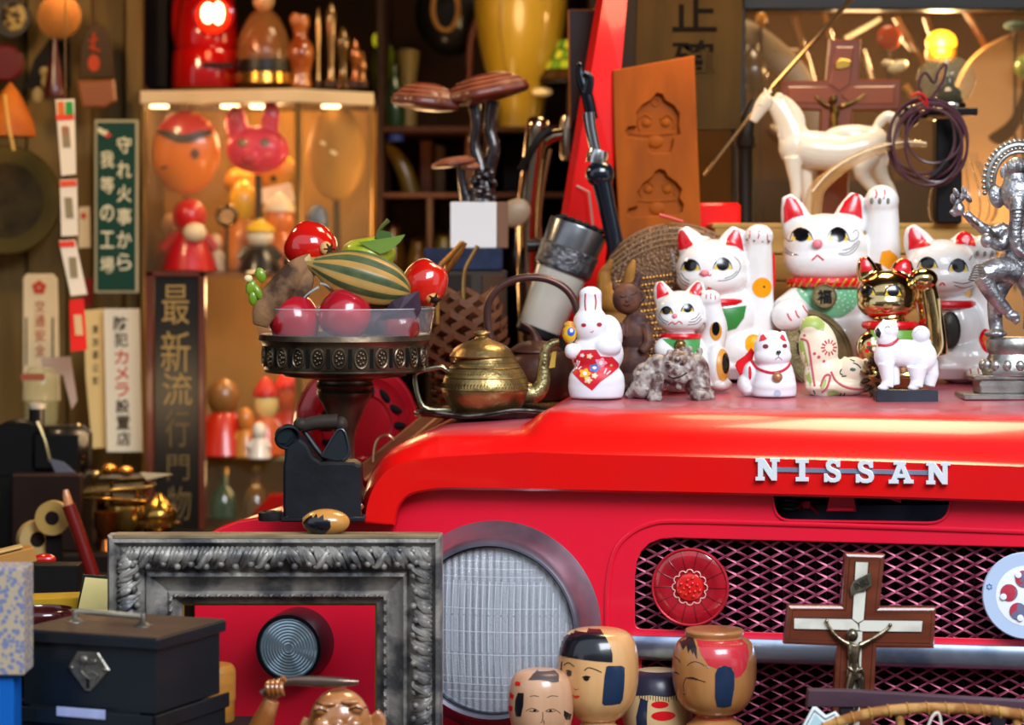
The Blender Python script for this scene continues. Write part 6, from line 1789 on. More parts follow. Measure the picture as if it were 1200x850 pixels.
f.solo(G().ball((603, 0, 250), (20, 6, 16), rot=(0, 30, 0)), M('b09a7c', 0.4, h2='8d765a', ns=15))
# black car jack / pump with chrome fork, in front of the pillar
Y = 0.44
f = Fig('hand_pump', 'black tube tool with chrome fork head leaning on the red pillar', 'tool', 714, 300, Y)
BT = M('101722', 0.18, coat=0.7)
f.part('barrel', G().tube([(702, 0, 200), (711, 0, 240), (724, 0, 300), (734, 0, 345)], [13, 10.5, 10.5, 10.5], 20, sm=2), BT)
f.part('socket', G().ball((703, -2, 204), (17, 13, 16)), BT)
f.part('collar', G().lathe([(9, -8), (12, -8), (13, 0), (12, 8), (9, 8)], (700, 0, 184), 24, (0, -12, 0)), M('c9c9cc', 0.2, 1.0))
f.part('shaft', G().tube([(699, 0, 182), (692, 0, 150), (690, 0, 132)], [6.5, 7, 7.5], 14, sm=2), M('b9b9bd', 0.15, 1.0))
f.part('fork', G().tube([(694, 0, 140), (688, 0, 112), (682, 0, 96), (679, 0, 78), (680, -2, 74)], [7, 7, 6, 4, 2], 12, sm=3, flat=.5), M('2e3036', 0.2, 0.9))
f.part('fork', G().tube([(688, -2, 110), (691, -4, 92), (684, -6, 86)], [6, 5, 3], 10, sm=3, flat=.5), M('3e4046', 0.2, 0.9))
# mirror card by the pillar
f = Fig('mirror_panel', 'narrow dark brown panel with thin copper edge beside the red pillar', 'panel', 683, 300, 0.68)
f.part('board', G().prism([(666, 12), (702, 12), (690, 110), (668, 150)], -2, 2), M('2f150d', 0.3), smooth=False)
f.part('edge', G().tube([(702, -2, 12), (666, -2, 12), (668, -2, 150)], 1.2, 6), M('b0642c', 0.3, 0.7))
f.part('post', G().box((672, 4, 330), (8, 4, 480)), M('170d08', 0.6))
# wooden sweet mould
Y = 0.56
f = Fig('cake_mould', 'orange brown wooden cake mould board carved with two leaf shapes', 'mould', 770, 430, Y)
MW = M('a85204', 0.6, h2='7d3c04', ns=9, nlo=0.35, nhi=0.75, bump=0.1, bs=20, stretch=(3, 3, .8))
out = [(719, 84), (812, 67), (815, 150), (819, 250), (823, 440), (732, 440), (727, 270), (721, 160)]
s1 = [(769, 108), (777, 110), (780, 117), (790, 123), (797, 133), (796, 148), (798, 158), (790, 163), (789, 172), (786, 180), (776, 181), (763, 181), (758, 176), (759, 165), (742, 163), (733, 162), (731, 154), (735, 148), (744, 147), (744, 132), (752, 122), (761, 117)]
s2 = [(773, 197), (780, 200), (783, 206), (793, 213), (800, 222), (797, 232), (802, 240), (800, 250), (792, 254), (775, 254), (740, 256), (733, 252), (735, 244), (746, 241), (745, 226), (752, 215), (763, 207), (767, 200)]
g = curve_geo([[(a, -b) for a, b in o] for o in (out, s1, s2)], 5, 1.4)
g.v = [Vector((v.x, v.y, -v.z)) for v in g.v]
w_ = f.part('board', g, MW, smooth=False)
f.part('back', G().prism([(722, 88), (809, 71), (818, 436), (735, 436)], 1.5, 8), M('a04e05', 0.6, h2='8a4206', ns=9), parent=w_, smooth=False)
g = G()
for (cx, cz) in ((768, 150), (770, 228)):
    g.tube([(cx - 4, 1, cz - 30), (cx, 1, cz - 36), (cx + 5, 1, cz - 30), (cx, 1, cz - 26)], 1.2, 6, closed=True, sm=3)
    g.tube([(cx - 18, 1, cz + 3), (cx - 20, 1, cz - 8), (cx - 12, 1, cz - 16), (cx - 4, 1, cz - 10)], 1.4, 6, sm=3).tube([(cx + 20, 1, cz), (cx + 22, 1, cz - 8), (cx + 14, 1, cz - 16), (cx + 6, 1, cz - 10)], 1.4, 6, sm=3)
    g.tube([(cx - 30, 1, cz + 6), (cx - 8, 1, cz + 8), (cx + 22, 1, cz + 6)], 1.4, 6, sm=3).ball((cx - 10, 1, cz - 6), (6, 2, 5), n=10, m=6).ball((cx + 12, 1, cz - 6), (6, 2, 5), n=10, m=6).ball((cx, 1, cz + 16), (10, 2, 8), n=10, m=6)
f.part('carved_relief', g, M('9c4c06', 0.6), parent=w_)
# big sign board with two large characters
Y = 0.66
f = Fig('sign_board', 'large old wooden sign board with two brushed black characters', 'sign', 800, 300, Y)
SB = M('4a3714', 0.75, h2='35280e', ns=6, bump=0.2, bs=30, stretch=(4, 4, .8))
f.part('board', G().prism([(748, -60), (872, -60), (868, 152), (812, 153), (760, 150), (742, 150)], 0, 8, 1), SB, smooth=False)
f.part('side_strip', G().prism([(735, -60), (748, -60), (744, 150), (722, 150)], 2, 12), M('241a10', 0.6), smooth=False)
g = G(); text_at(g, '正', 814, 14, 52, 46, -1, ext=.8, off=.012)
f.part('character', g, M('0c0804', 0.9))
g = G(); text_at(g, '確', 812, 67, 50, 40, -1, ext=.8, off=.012)
f.part('character', g, M('0c0804', 0.9))
g = G(); text_at(g, '工', 812, 124, 26, 22, -1, ext=.8)
f.part('post', G().box((800, 14, 300), (20, 8, 320)), M('1a120b', 0.7), smooth=False)
# straw-coloured dome
Y = 0.40
HBY = hoodby(800, Y)
f = Fig('woven_dome', 'brown woven dome basket turned upside down behind the cats', 'basket', 792, HBY, Y)
DM = M('6d4c30', 0.4, 0.2, h2='4a3220', ns=8, bump=1.0, vor=230, coat=0.2)
g = G().lathe([(98, HBY), (100, 420), (101, 385), (96, 345), (84, 312), (66, 287), (42, 270), (18, 263), (0, 262)], (792, 8, 0), 72, smooth=4, sy=.42)
b = f.part('shell', g, DM)
g = G()
for j in range(13):
    z = 330 + j * 7.5
    for i in range(17):
        t = i / 16
        x = 722 + j * .6 + t * 62
        h = f.hit(b, x + (j % 2) * 2, z - t * 8, .1)
        if h is not None: g.ball(((h.x / f.k) + 792, h.y / f.k, HBY - h.z / f.k), 1.25, n=6, m=4)
f.part('gold_studs', g, M('c98f3c', 0.3, 0.8), parent=b, kind='stuff')
g = G()
for j in range(5):
    pts = []
    for i in range(24):
        x = 715 + i * 5.5
        z = 262 + j * 6 + ((x - 792) / 95) ** 2 * 52
        h = f.hit(b, x, z, .2)
        if h is not None: pts.append(((h.x / f.k) + 792, h.y / f.k, HBY - h.z / f.k))
    if len(pts) > 2: g.tube(pts, 1.0, 5)
f.part('woven_bands', g, M('8f7050', 0.5), parent=b, kind='stuff')
f = Fig('incense_stick', 'thin red tipped stick lying on top of the brown dome', 'stick', 790, 258, Y)
f.solo(G().tube([(772, -8, 252), (790, -8, 257), (800, -8, 260)], [2.2, 1.8, 1.5], 8), M('c9403a', 0.4))
# ================= right: crate, horse, cross, lamp, window =================
# crate behind the cats
Y = 0.56
KZ = 262
f = Fig('wooden_crate', 'pale golden wooden crate behind the beckoning cats carrying the horse', 'crate', 990, hoodby(990, Y), Y)
g = G()
bb = hoodby(990, Y)
CRT = M('b98f4c', 0.55, h2='9c763a', ns=9, stretch=(1, 3, 6))
for i in range(5):
    z0 = KZ + 6 + i * (bb - KZ - 8) / 5
    z1 = KZ + 6 + (i + 1) * (bb - KZ - 8) / 5 - 2
    f.part('plank', G().box((1000, -30, (z0 + z1) / 2), (330, 5, z1 - z0), bev=1), CRT, smooth=False)
f.part('top_board', G().box((1000, 20, KZ + 3), (336, 106, 6), bev=1), CRT, smooth=False)
for x in (838, 1162): f.part('side_board', G().box((x, 20, (KZ + 6 + bb) / 2), (6, 96, bb - KZ - 6), bev=1), CRT, smooth=False)
# horse
Y = 0.55
HW = M('e9dcc6', 0.25, coat=0.5, h2='dccbb0', ns=10)
f = Fig('horse_figurine', 'cream porcelain horse standing in profile above the cats', 'figurine', 960, KZ, Y)
g = G()
g.tube([(935, 0, 172), (955, 0, 176), (985, 0, 178), (1015, 0, 172), (1030, 0, 172)], [20, 23, 22, 21, 17], 24, sm=3)
g.ball((932, 0, 172), (20, 17, 23)).ball((1022, 0, 168), (21, 18, 20)).ball((1000, 0, 158), (34, 15, 12))
g.tube([(932, 0, 165), (924, 0, 145), (914, 0, 128), (905, 0, 117)], [20, 16, 13, 10], 24, sm=3, flat=.75)
g.tube([(936, 0, 155), (934, 0, 138), (922, 0, 122), (908, 0, 112)], [8, 9, 8, 5], 12, sm=3, flat=.6)
g.tube([(902, 0, 114), (893, 0, 124), (886, 0, 136), (882, 0, 143)], [10.5, 9, 6.5, 5], 18, sm=3, flat=.8).ball((897, 0, 118), (9, 7.5, 9))
g.tube([(897, -4, 109), (896, -4, 103)], [3, 1], 8).tube([(903, 4, 109), (903, 4, 103)], [3, 1], 8)
def leg(pts, rs): g.tube(pts, rs, 12, sm=2)
leg([(928, -8, 185), (930, -9, 205), (932, -9, 222), (931, -9, 245), (930, -10, 256)], [11, 8, 6.5, 5, 5.5]); g.ball((929, -11, 259), (7, 7, 4))
leg([(942, 8, 185), (945, 8, 208), (946, 8, 225), (946, 8, 248), (945, 7, 257)], [11, 8, 6.5, 5, 5.5]); g.ball((944, 7, 259), (7, 7, 4))
leg([(1018, -8, 180), (1008, -10, 198), (1014, -10, 212), (1026, -10, 228), (1022, -10, 246), (1018, -11, 257)], [15, 12, 8, 6.5, 5, 5.5]); g.ball((1016, -12, 259), (7, 7, 4))
leg([(1030, 8, 180), (1030, 9, 198), (1038, 9, 214), (1046, 9, 226), (1043, 9, 246), (1040, 8, 257)], [14, 11, 8, 6.5, 5, 5.5]); g.ball((1038, 8, 259), (7, 7, 4))
g.tube([(1026, 0, 152), (1032, 0, 142), (1041, 0, 136), (1048, 0, 142), (1050, 0, 156), (1046, 0, 172)], [5, 6, 6.5, 7, 7, 3], 12, sm=3, flat=.8)
for i in range(7): g.ball((934 - i * 3.2, -9 + i * .8, 150 - i * 6), (4, 3.4, 6), rot=(0, 30, 0), n=10, m=6)
for i in range(5): g.ball((912 + i * 1.5, -3, 150 + i * 8), (3.2, 4, 6), n=10, m=6)
b = f.part('body', g, HW, vox=1.2, sm=3)
f.lines(b, [[(887, 124), (890, 123), (892, 125)], [(880, 141), (882, 143)], [(881, 146), (885, 145)], [(900, 128), (904, 122), (903, 114)]], 'face_lines', M('a08a6c', 0.5), 0.45)
# cross behind
Y = 0.66
f = Fig('wall_crucifix', 'reddish brown wooden crucifix with bronze figure leaning behind the horse', 'cross', 985, 270, Y)
q = lambda l: [(840 + x * .3, y * .3) for x, y in l]
ow = [(443, 163), (553, 163), (545, 318), (710, 320), (705, 425), (520, 427), (495, 900), (385, 900), (412, 427), (258, 420), (258, 325), (428, 325)]
g = curve_geo([[(a, -b) for a, b in q(ow)]], 6, 2.4); g.v = [Vector((v.x, v.y, -v.z)) for v in g.v]
CW = M('7d3a16', 0.35, coat=0.5, h2='6a2e10', ns=8)
w_ = f.part('cross', g, CW, smooth=False)
f.part('raised_panel', G().prism(q([(463, 185), (530, 185), (515, 330), (475, 360), (435, 330)]), -10, -7, 1).prism(q([(275, 340), (430, 340), (470, 375), (430, 408), (275, 402)]), -10, -7, 1).prism(q([(520, 340), (690, 338), (688, 408), (520, 408), (480, 375)]), -10, -7, 1), M('8a431c', 0.3, coat=0.6), parent=w_, kind='stuff')
f.part('scroll', G().prism(q([(455, 250), (480, 232), (520, 240), (515, 265), (480, 275), (458, 272)]), -13, -10, 1), M('b08a3c', 0.3, 0.9), parent=w_)
g = G()
T = lambda l, d, r, **k: g.tube([(a, d, b) for a, b in q(l)], r, 8, sm=2, **k)
T([(380, 378), (410, 405), (435, 418)], -13, [1.4, 2, 3.2]); T([(572, 370), (530, 400), (480, 418)], -13, [1.4, 2, 3.2])
T([(455, 415), (458, 440), (452, 465), (455, 500)], -14, [5.5, 5, 4.6, 4]); T([(448, 495), (450, 560), (452, 620)], -14, [4, 3.4, 2.4])
c = q([(450, 392)])[0]; g.ball((c[0], -15, c[1]), (4.5, 4.5, 5.4)); 
f.part('corpus', g, M('5c4a26', 0.3, 0.9, h2='a9863f', ns=60, nlo=.5, nhi=.65), vox=.7, sm=1)
# oil lamp with cords
Y = 0.52
f = Fig('oil_lamp', 'black column lamp with clear glass globe and flat square collar', 'lamp', 1109, KZ, Y)
f.part('column', G().box((1110, 0, (140 + KZ) / 2), (30, 30, KZ - 140), bev=2), M('08090c', 0.25), smooth=False)
f.part('square_collar', G().box((1113, 0, 132), (58, 44, 9), bev=1), M('0c0c0e', 0.2, coat=0.6), smooth=False)
f.part('burner', G().lathe([(0, 128), (17, 128), (18, 124), (15, 121), (17, 118), (14, 113), (15, 108), (10, 103), (7, 101), (7, 92), (6, 90), (0, 90)], (1112, 0, 0), 32), M('1a1310', 0.2, 0.8, coat=0.4))
f.part('burner_ring', G().lathe([(14, 128), (19, 127), (20, 124), (19, 121), (15, 120)], (1112, 0, 0), 36, cap=False), M('c9bfae', 0.2, 1.0))
f.part('wick_tube', G().tube([(1109, 0, 92), (1109, 0, 70)], 1.8, 8), M('e6dcc8', 0.4))
f.part('globe', G().lathe([(14, 124), (26, 116), (33, 102), (34, 90), (30, 78), (20, 69), (12, 67)], (1109, 0, 0), 48, smooth=3, cap=False), M('b9b48a', 0.04, alpha=0.2), label='clear greenish glass globe')
f.part('knob', G().ball((1064, -6, 136), (13, 12, 14)).tube([(1064, -4, 136), (1086, -2, 136)], 3, 8), M('121215', 0.2, coat=0.6))
CORD = M('4a2630', 0.3, coat=0.3)
f = Fig('cord_coil', 'coil of dark maroon cord tied with red string hanging over the oil lamp', 'cord', 1086, KZ, Y - .04)
g = G()
random.seed(11)
for i in range(7):
    cx, cz, rx, rz = ((1086, 167, 47, 51), (1083, 164, 43, 46), (1089, 170, 43, 49), (1079, 160, 38, 44), (1092, 158, 33, 34), (1094, 172, 36, 42), (1084, 173, 40, 45))[i]
    g2 = G().tube([(cx + rx * math.cos(a), -6 - i * 2.5 + 2 * math.sin(a * 2 + i), cz + rz * math.sin(a)) for a in [t * math.pi / 18 for t in range(36)]], 1.7, 8, closed=True)
    f.part('loop', g2, CORD)
g2 = G().tube([(1083, -12, 118), (1075, -12, 100), (1082, -12, 86), (1093, -10, 98), (1098, -10, 84), (1107, -8, 76), (1105, -10, 92), (1092, -12, 112), (1082, -12, 122)], 1.7, 8, sm=4)
f.part('loose_end', g2, CORD)
f.part('tie', G().tube([(1065, -16, 114), (1074, -18, 110), (1082, -18, 116), (1084, -16, 128), (1080, -14, 120), (1074, -16, 116)], 1.6, 6, sm=3), M('c92020', 0.4))
f.part('plug', G().tube([(1088, -18, 208), (1098, -18, 200), (1106, -18, 190)], [2.5, 3.5, 5], 8, sm=2), M('16161a', 0.4))
# glass swoosh and glass vase
Y = 0.47
f = Fig('glass_horn', 'curved amber glass horn arching before the horse legs', 'glass', 1010, KZ, Y)
f.part('horn', G().tube([(951, 0, 262), (956, 0, 225), (975, 0, 205), (1000, 0, 188), (1030, 0, 175), (1062, 0, 168), (1086, 0, 170)], [12, 10, 8, 7, 6, 5, 3], 16, sm=4, flat=.6), M('c99a5c', 0.05, alpha=0.38, coat=1.0))
f.part('rim_line', G().tube([(951, -8, 225), (968, -8, 205), (992, -8, 188), (1022, -7, 175), (1056, -6, 167), (1085, -4, 168)], 1.1, 6, sm=4), M('f0dcb8', 0.1, coat=1.0))
f = Fig('glass_decanter', 'fluted clear glass decanter with amber reflections behind the right cat', 'glass', 1105, KZ, 0.61)
g = G().lathe([(34, KZ), (40, 250), (38, 225), (28, 205), (20, 190), (18, 180)], (1128, 0, 0), 40, smooth=3, cap=False)
f.part('body', g, M('a08050', 0.05, alpha=0.12, coat=0.6))
for i in range(9):
    a = math.pi * (1 + (i + .5) / 9)
    f.part('flute', G().tube([(1128 + r * math.cos(a), r * math.sin(a), z) for r, z in ((34, KZ - 2), (40, 248), (38, 225), (28, 205), (20, 190))], 1.4, 6, sm=3), M('b08a58', 0.08, alpha=0.45, coat=1.0))
# thin rod and pipe
Y = 0.60
f = Fig('metal_rod', 'thin metal rod leaning diagonally in front of the shop window', 'rod', 830, 300, Y)
f.solo(G().tube([(1000, 0, -4), (905, 0, 102)], 3, 8).tube([(905, 0, 102), (825, 0, 206)], 2, 8), M('b99a72', 0.2, 0.95))
f = Fig('iron_pipe', 'dark vertical iron pipe standing left of the horse', 'pipe', 873, 270, 0.68)
f.solo(G().tube([(873, 0, 400), (873, 0, 165), (876, 0, 140), (885, 0, 118)], [10, 10, 10, 6], 20).lathe([(10, 160), (13, 160), (13, 172), (10, 172)], (873, 0, 0), 20), M('1d1812', 0.5, 0.3))
# ---- window with dark frame
WD = M('120c08', 0.4)
def W3(px, py, Y): return P(px, py, Y)
def wbox(g, x0, x1, z0, z1, Y, dep): 
    a, b = P(x0, z0, Y), P(x1, z1, Y)
    return g.box(((a.x + b.x) / 2, Y + dep / 2, (a.z + b.z) / 2), (abs(b.x - a.x), dep, abs(a.z - b.z)), bev=0.002)
g = G(); wbox(g, 868, 1330, -40, 11, 0.8, .05); wbox(g, 860, 874, -40, 470, 0.8, .05); wbox(g, 1290, 1330, 0, 470, 0.8, .05); wbox(g, 868, 1330, 440, 470, 0.8, .05)
struct('window_frame', g, WD)
g = G(); wbox(g, 872, 1295, 8, 445, 0.82, .006)
struct('window_1', g, M('d9b888', 0.04, alpha=0.05))
g = G(); wbox(g, 780, 1420, -60, 520, 1.7, .04)
struct('wall_right_inner', g, M('5a3c18', 0.7, h2='38240f', ns=4))
# things behind the window
Y = 1.0
f = Fig('palette_shape', 'large beige rounded wooden form with dark finger hole behind the window', 'board', 1150, 330, Y)
g = curve_geo([[(a, -b) for a, b in crm([(1075, 420), (1100, 300), (1120, 200), (1118, 120), (1140, 70), (1185, 42), (1230, 40), (1280, 90), (1300, 250), (1290, 420)], 5)], [(a, -b) for a, b in crm([(1155, 160), (1180, 140), (1195, 105), (1204, 70), (1214, 75), (1210, 120), (1192, 158), (1170, 172)], 4, True)]], 8, 2)
g.v = [Vector((v.x, v.y, -v.z)) for v in g.v]
f.part('panel', g, M('b98a54', 0.5, h2='a87a48', ns=5))
f.part('stand', G().box((1190, 20, 520), (60, 12, 220)), WD)
f = Fig('pale_platter', 'pale arched platter edge leaning behind the window at left', 'platter', 860, 250, Y)
f.solo(G().tube([(800, 0, 30), (860, 0, 34), (905, 0, 60), (940, 0, 100), (960, 0, 160), (965, 0, 240)], [14, 16, 16, 16, 15, 12], 16, sm=3, flat=.4), M('8f7c62', 0.4))
f = Fig('bulb_reflection', 'window reflection of a yellow bulb, built as a glowing bulb behind the glass', 'lamp', 1103, 330, 1.05)  # reflection in the window glass, modelled as a glowing bulb
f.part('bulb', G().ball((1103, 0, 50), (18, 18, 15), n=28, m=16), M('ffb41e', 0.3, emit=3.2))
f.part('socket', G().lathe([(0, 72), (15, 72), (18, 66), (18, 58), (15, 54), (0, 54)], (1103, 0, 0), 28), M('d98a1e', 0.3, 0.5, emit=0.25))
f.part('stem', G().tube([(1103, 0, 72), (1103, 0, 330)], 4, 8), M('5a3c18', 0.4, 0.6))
lo = lamp('POINT', P(1103, 50, 1.0), 2.2, (1.0, 0.62, 0.25), 0.02)  # added light to go with the modelled bulb reflection
stuff2 = [
 ('orange_cloth', 'crumpled orange cloth hanging behind the window', 'cloth', G().ball((1042, 0, 44), (15, 5, 15), rot=(0, 20, 0)), 'b4461a'),
 ('glass_ornament', 'small white and green glass bird behind the window', 'ornament', G().ball((1052, 0, 78), (13, 8, 7), rot=(0, 20, 0)).ball((1040, 0, 74), (7, 5, 4)), 'c9bf9c'),
 ('yellow_ornament', 'pale yellow lit ornament high behind the window at left', 'ornament', G().ball((892, 0, 22), (7, 6, 9)), 'c98a2c'),
 ('dark_vase', 'dark round vase behind the window beside the platter', 'vase', G().lathe([(0, 105), (14, 105), (18, 90), (16, 70), (8, 60), (8, 52), (0, 52)], (882, 0, 0), 24), '4a3620'),
 ('green_ball', 'shiny green ball at the right edge behind the window', 'ball', G().ball((1200, -20, 80), (15, 15, 16)), '6f7a34'),
 ('glass_dish', 'faded blue glass dish at the top right behind the window', 'dish', G().ball((1190, 0, 30), (14, 6, 6)), '5a7468'),
]
for n_, l_, c_, g_, h_ in stuff2:
    f = Fig(n_, l_, c_, 1000, 330, 0.98)
    f.part('body', g_, M(h_, 0.25, coat=0.6))
    x = sum(v.x for v in g_.v) / len(g_.v); z = max(v.z for v in g_.v)
    f.part('stand', G().tube([(x, 4, z - 4), (x, 4, 340)], 1.5, 6), M('3a2812', 0.5))
f = Fig('cane_bundle', 'bundle of amber glass canes crossing behind the window', 'canes', 1000, 330, 1.15)
for x0, z0, x1, z1, r, h_ in ((1130, 10, 1158, 60, 4, '9c5a1c'), (1050, 20, 1085, 80, 4, '8a5a24'), (990, 45, 1032, 22, 2.5, 'e8d8a8'), (1085, 20, 1120, 120, 4, '7a4a18'), (930, 20, 955, 110, 5, '6a4418'), (965, 12, 990, 120, 4, '7d5422'), (1010, 60, 1040, 150, 4, '5a3c18'), (900, 60, 935, 60, 4, '8d6a34'), (1080, 70, 1050, 30, 5, '7a5020'), (900, 150, 990, 230, 6, '4a3214'), (1060, 100, 1090, 140, 5, '8f6a34')):
    f.part('cane', G().tube([(x0, 0, z0), (x1, 0, z1)], r, 10), M(h_, 0.12, coat=1.0))
f.part('stand', G().box((1010, 20, 560), (300, 10, 700)), M('2c1c0c', 0.6))
lamp('POINT', P(1010, 60, 1.3), 5, (1.0, 0.6, 0.26), 0.05)
lamp('POINT', P(1170, 250, 0.92), 0.8, (1.0, 0.65, 0.32), 0.05)
lamp('POINT', P(820, -40, 0.45), 2.2, (1.0, 0.66, 0.34), 0.08)
# ================= left background =================
CAB = M('2c1a0c', 0.6, h2='1a0f07', ns=5)
# wall panelling behind the signs
g = G()
WP = M('7a6236', 0.6, h2='5c4826', ns=5, bump=0.15, bs=25, stretch=(5, 5, .6))
wl = link('wall_partition', None); wl['kind'] = 'structure'
for x0, x1, d in ((-80, -14, 0), (-12, 30, .01), (32, 78, 0), (80, 106, -.02), (107, 146, 0), (147, 166, -.03)):
    g = G(); wbox(g, x0, x1, -60, 700, 1.22 + d, .03)
    o = link('board', mesh_of(g, None, False, [WP]), wl)
DS = M('241a0e', 0.6)
# ---- showcase
Y = 1.15
f = Fig('display_cabinet', 'tall glass display cabinet with white top and warm inner lights', 'cabinet', 300, 640, Y)
CRW = M('e0c9a0', 0.5, h2='cdb48a', ns=10)
f.part('top_board', G().prism([(165, 107), (345, 104), (438, 109), (438, 124), (345, 120), (165, 122)], -6, 0, 1), CRW, smooth=False)
f.part('top_panel', G().box((302, 90, 116), (270, 190, 8), bev=1), M('3c2a14', 0.5), smooth=False)
bz = 900
for x in (168, 348, 352, 434): f.part('post', G().box((x, 0, (120 + bz) / 2), (5 if x != 352 else 3, 5, bz - 120), bev=1), M('8a6a38', 0.3, 0.5), smooth=False)
f.part('back_panel', G().box((302, 185, (100 + bz) / 2), (276, 4, bz - 100), bev=0), M('a3762c', 0.6, h2='7d5a22', ns=5), smooth=False)
f.part('side_panel', G().box((166, 92, (100 + bz) / 2), (3, 184, bz - 100), bev=0), M('5c4420', 0.6), smooth=False)
f.part('shelf', G().box((302, 92, 322), (272, 184, 5), bev=1), M('7d4a20', 0.4), smooth=False)
f.part('shelf', G().box((302, 92, 538), (272, 184, 4), bev=1), M('8a8a5c', 0.2, alpha=0.8), smooth=False)
f.part('shelf', G().box((302, 92, 640), (272, 184, 6), bev=1), M('4a3018', 0.5), smooth=False)
f.part('glass_pane', G().box((257, -1, 380), (176, 1, 510), bev=0), M('d9c9a0', 0.05, alpha=0.03), smooth=False)
f.part('glass_pane', G().box((394, -1, 380), (80, 1, 510), bev=0), M('d9c9a0', 0.05, alpha=0.05), smooth=False)
for x in (181, 265, 300, 385): f.part('spot_light', G().lathe([(0, 121), (11, 121), (11, 124), (0, 124.5)], (x, 40, 0), 24), M('ffd9a0', 0.4, emit=6.0))
lamp('POINT', P(230, 150, 1.2), 1.3, (1.0, 0.62, 0.28), 0.03)
lamp('POINT', P(310, 150, 1.27), 1.3, (1.0, 0.62, 0.28), 0.03)
lamp('POINT', P(395, 150, 1.25), 0.8, (1.0, 0.66, 0.3), 0.03)
lamp('POINT', P(300, 345, 1.2), 1.4, (1.0, 0.6, 0.26), 0.03)
lamp('POINT', P(300, 555, 1.2), 0.2, (1.0, 0.6, 0.26), 0.03)
# top of the showcase
f = Fig('dark_box', 'dark box at the left end of the cabinet top', 'box', 182, 104, 1.3)
f.solo(G().box((184, 0, 40), (34, 60, 130), bev=1), M('120b08', 0.6), smooth=False)
f = Fig('red_lantern', 'shiny red railway lantern with lit round lens on the cabinet', 'lantern', 243, 104, 1.2)
RL = M('b80c0c', 0.12, coat=1.0, h2='8f0808', ns=6)
f.part('tank', G().lathe([(0, 103), (40, 103), (41, 98), (40, 62), (38, 58), (0, 58)], (240, 20, 0), 40, smooth=1), RL)
f.part('chamber', G().lathe([(36, 58), (38, 50), (36, 20), (30, -10), (20, -30), (0, -32)], (240, 20, 0), 40, smooth=2), RL)
f.part('lens', G().ball((252, -20, 20), (20, 9, 21), n=32, m=20), M('ff2a0c', 0.2, emit=1.3))
f.part('bulb', G().ball((247, -28, 18), (8, 5, 12), n=16, m=10).ball((259, -28, 18), (7, 5, 13), n=16, m=10), M('ffe0a0', 0.3, emit=7.0), label='bright double filament glow', kind='stuff')
f.part('lens_ring', G().lathe([(20, -4), (24, -3), (24, 3), (20, 4)], (252, -16, 20), 32, (90, 0, 0), cap=False), RL)
f.part('chimney', G().ball((212, 20, 20), (14, 14, 44)), RL)
f.part('name_strip', G().box((258, -20, 78), (36, 2, 6)), M('2a1410', 0.5))
lamp('POINT', P(250, 20, 1.08), 0.25, (1.0, 0.25, 0.1), 0.02)
f = Fig('glass_bell_jar', 'glass bell jar with black band and gold foot beside the red lantern', 'jar', 309, 104, 1.2)
f.part('dome', G().lathe([(32, 84), (32, 60), (28, 40), (18, 20), (10, 12), (9, 4)], (309, 0, 0), 40, smooth=3, cap=False), M('c98a4c', 0.06, alpha=0.3, coat=1.0))
f.part('stopper', G().ball((309, 0, 0), (13, 13, 14)), M('c9a070', 0.1, coat=1.0))
f.part('band', G().lathe([(32, 85), (33, 84), (32, 66), (30, 65)], (309, 0, 0), 40, cap=False), M('14100c', 0.4))
f.part('foot', G().lathe([(0, 103), (30, 103), (34, 98), (33, 86), (0, 86)], (309, 0, 0), 40), M('c9903c', 0.2, 0.9))
f.part('inner_flask', G().lathe([(0, 84), (20, 84), (20, 50), (8, 30), (0, 28)], (309, 0, 0), 24, smooth=2), M('5a2414', 0.3, coat=0.5))
f = Fig('amber_vase', 'amber and red figurine vase on the cabinet top', 'vase', 352, 104, 1.2)
f.solo(G().lathe([(0, 103), (14, 103), (12, 85), (16, 68), (15, 55), (8, 42), (11, 28), (9, 18), (0, 18)], (352, 0, 0), 28, smooth=3).ball((346, -6, 24), (6, 6, 9)), M('8f3f14', 0.2, coat=1.0, h2='c97a34', ns=18))
tr = [(373, 8, 3, 'd9b070'), (388, 2, 7, '8a6a3c'), (402, 30, 9, '6b5026'), (416, 45, 7, '9c5a24'), (425, 60, 5, 'a06a34')]
for (x, z, r, h_), L_ in zip(tr, ('slim glass trophy column beside the amber vase', 'dull brass statuette second from the amber vase', 'dark carved trophy in the middle of the row', 'copper coloured slender statuette right of the dark trophy', 'short copper figurine at the right end of the cabinet top')):
    f = Fig('trophy', L_, 'trophy', x, 104, 1.2, 'trophies on the cabinet top')
    f.part('shaft', G().lathe([(0, 103), (r, 103), (r * .6, 90), (r * .5, 60 + z * .4), (r * .9, z + 20), (r * .5, z + 8), (0, z)], (x, 0, 0), 18, smooth=2), M(h_, 0.15, 0.5, coat=0.6))
    f.part('base', G().box((x, 0, 99), (r * 2.2, 14, 9), bev=1), M('4a2c14', 0.4))
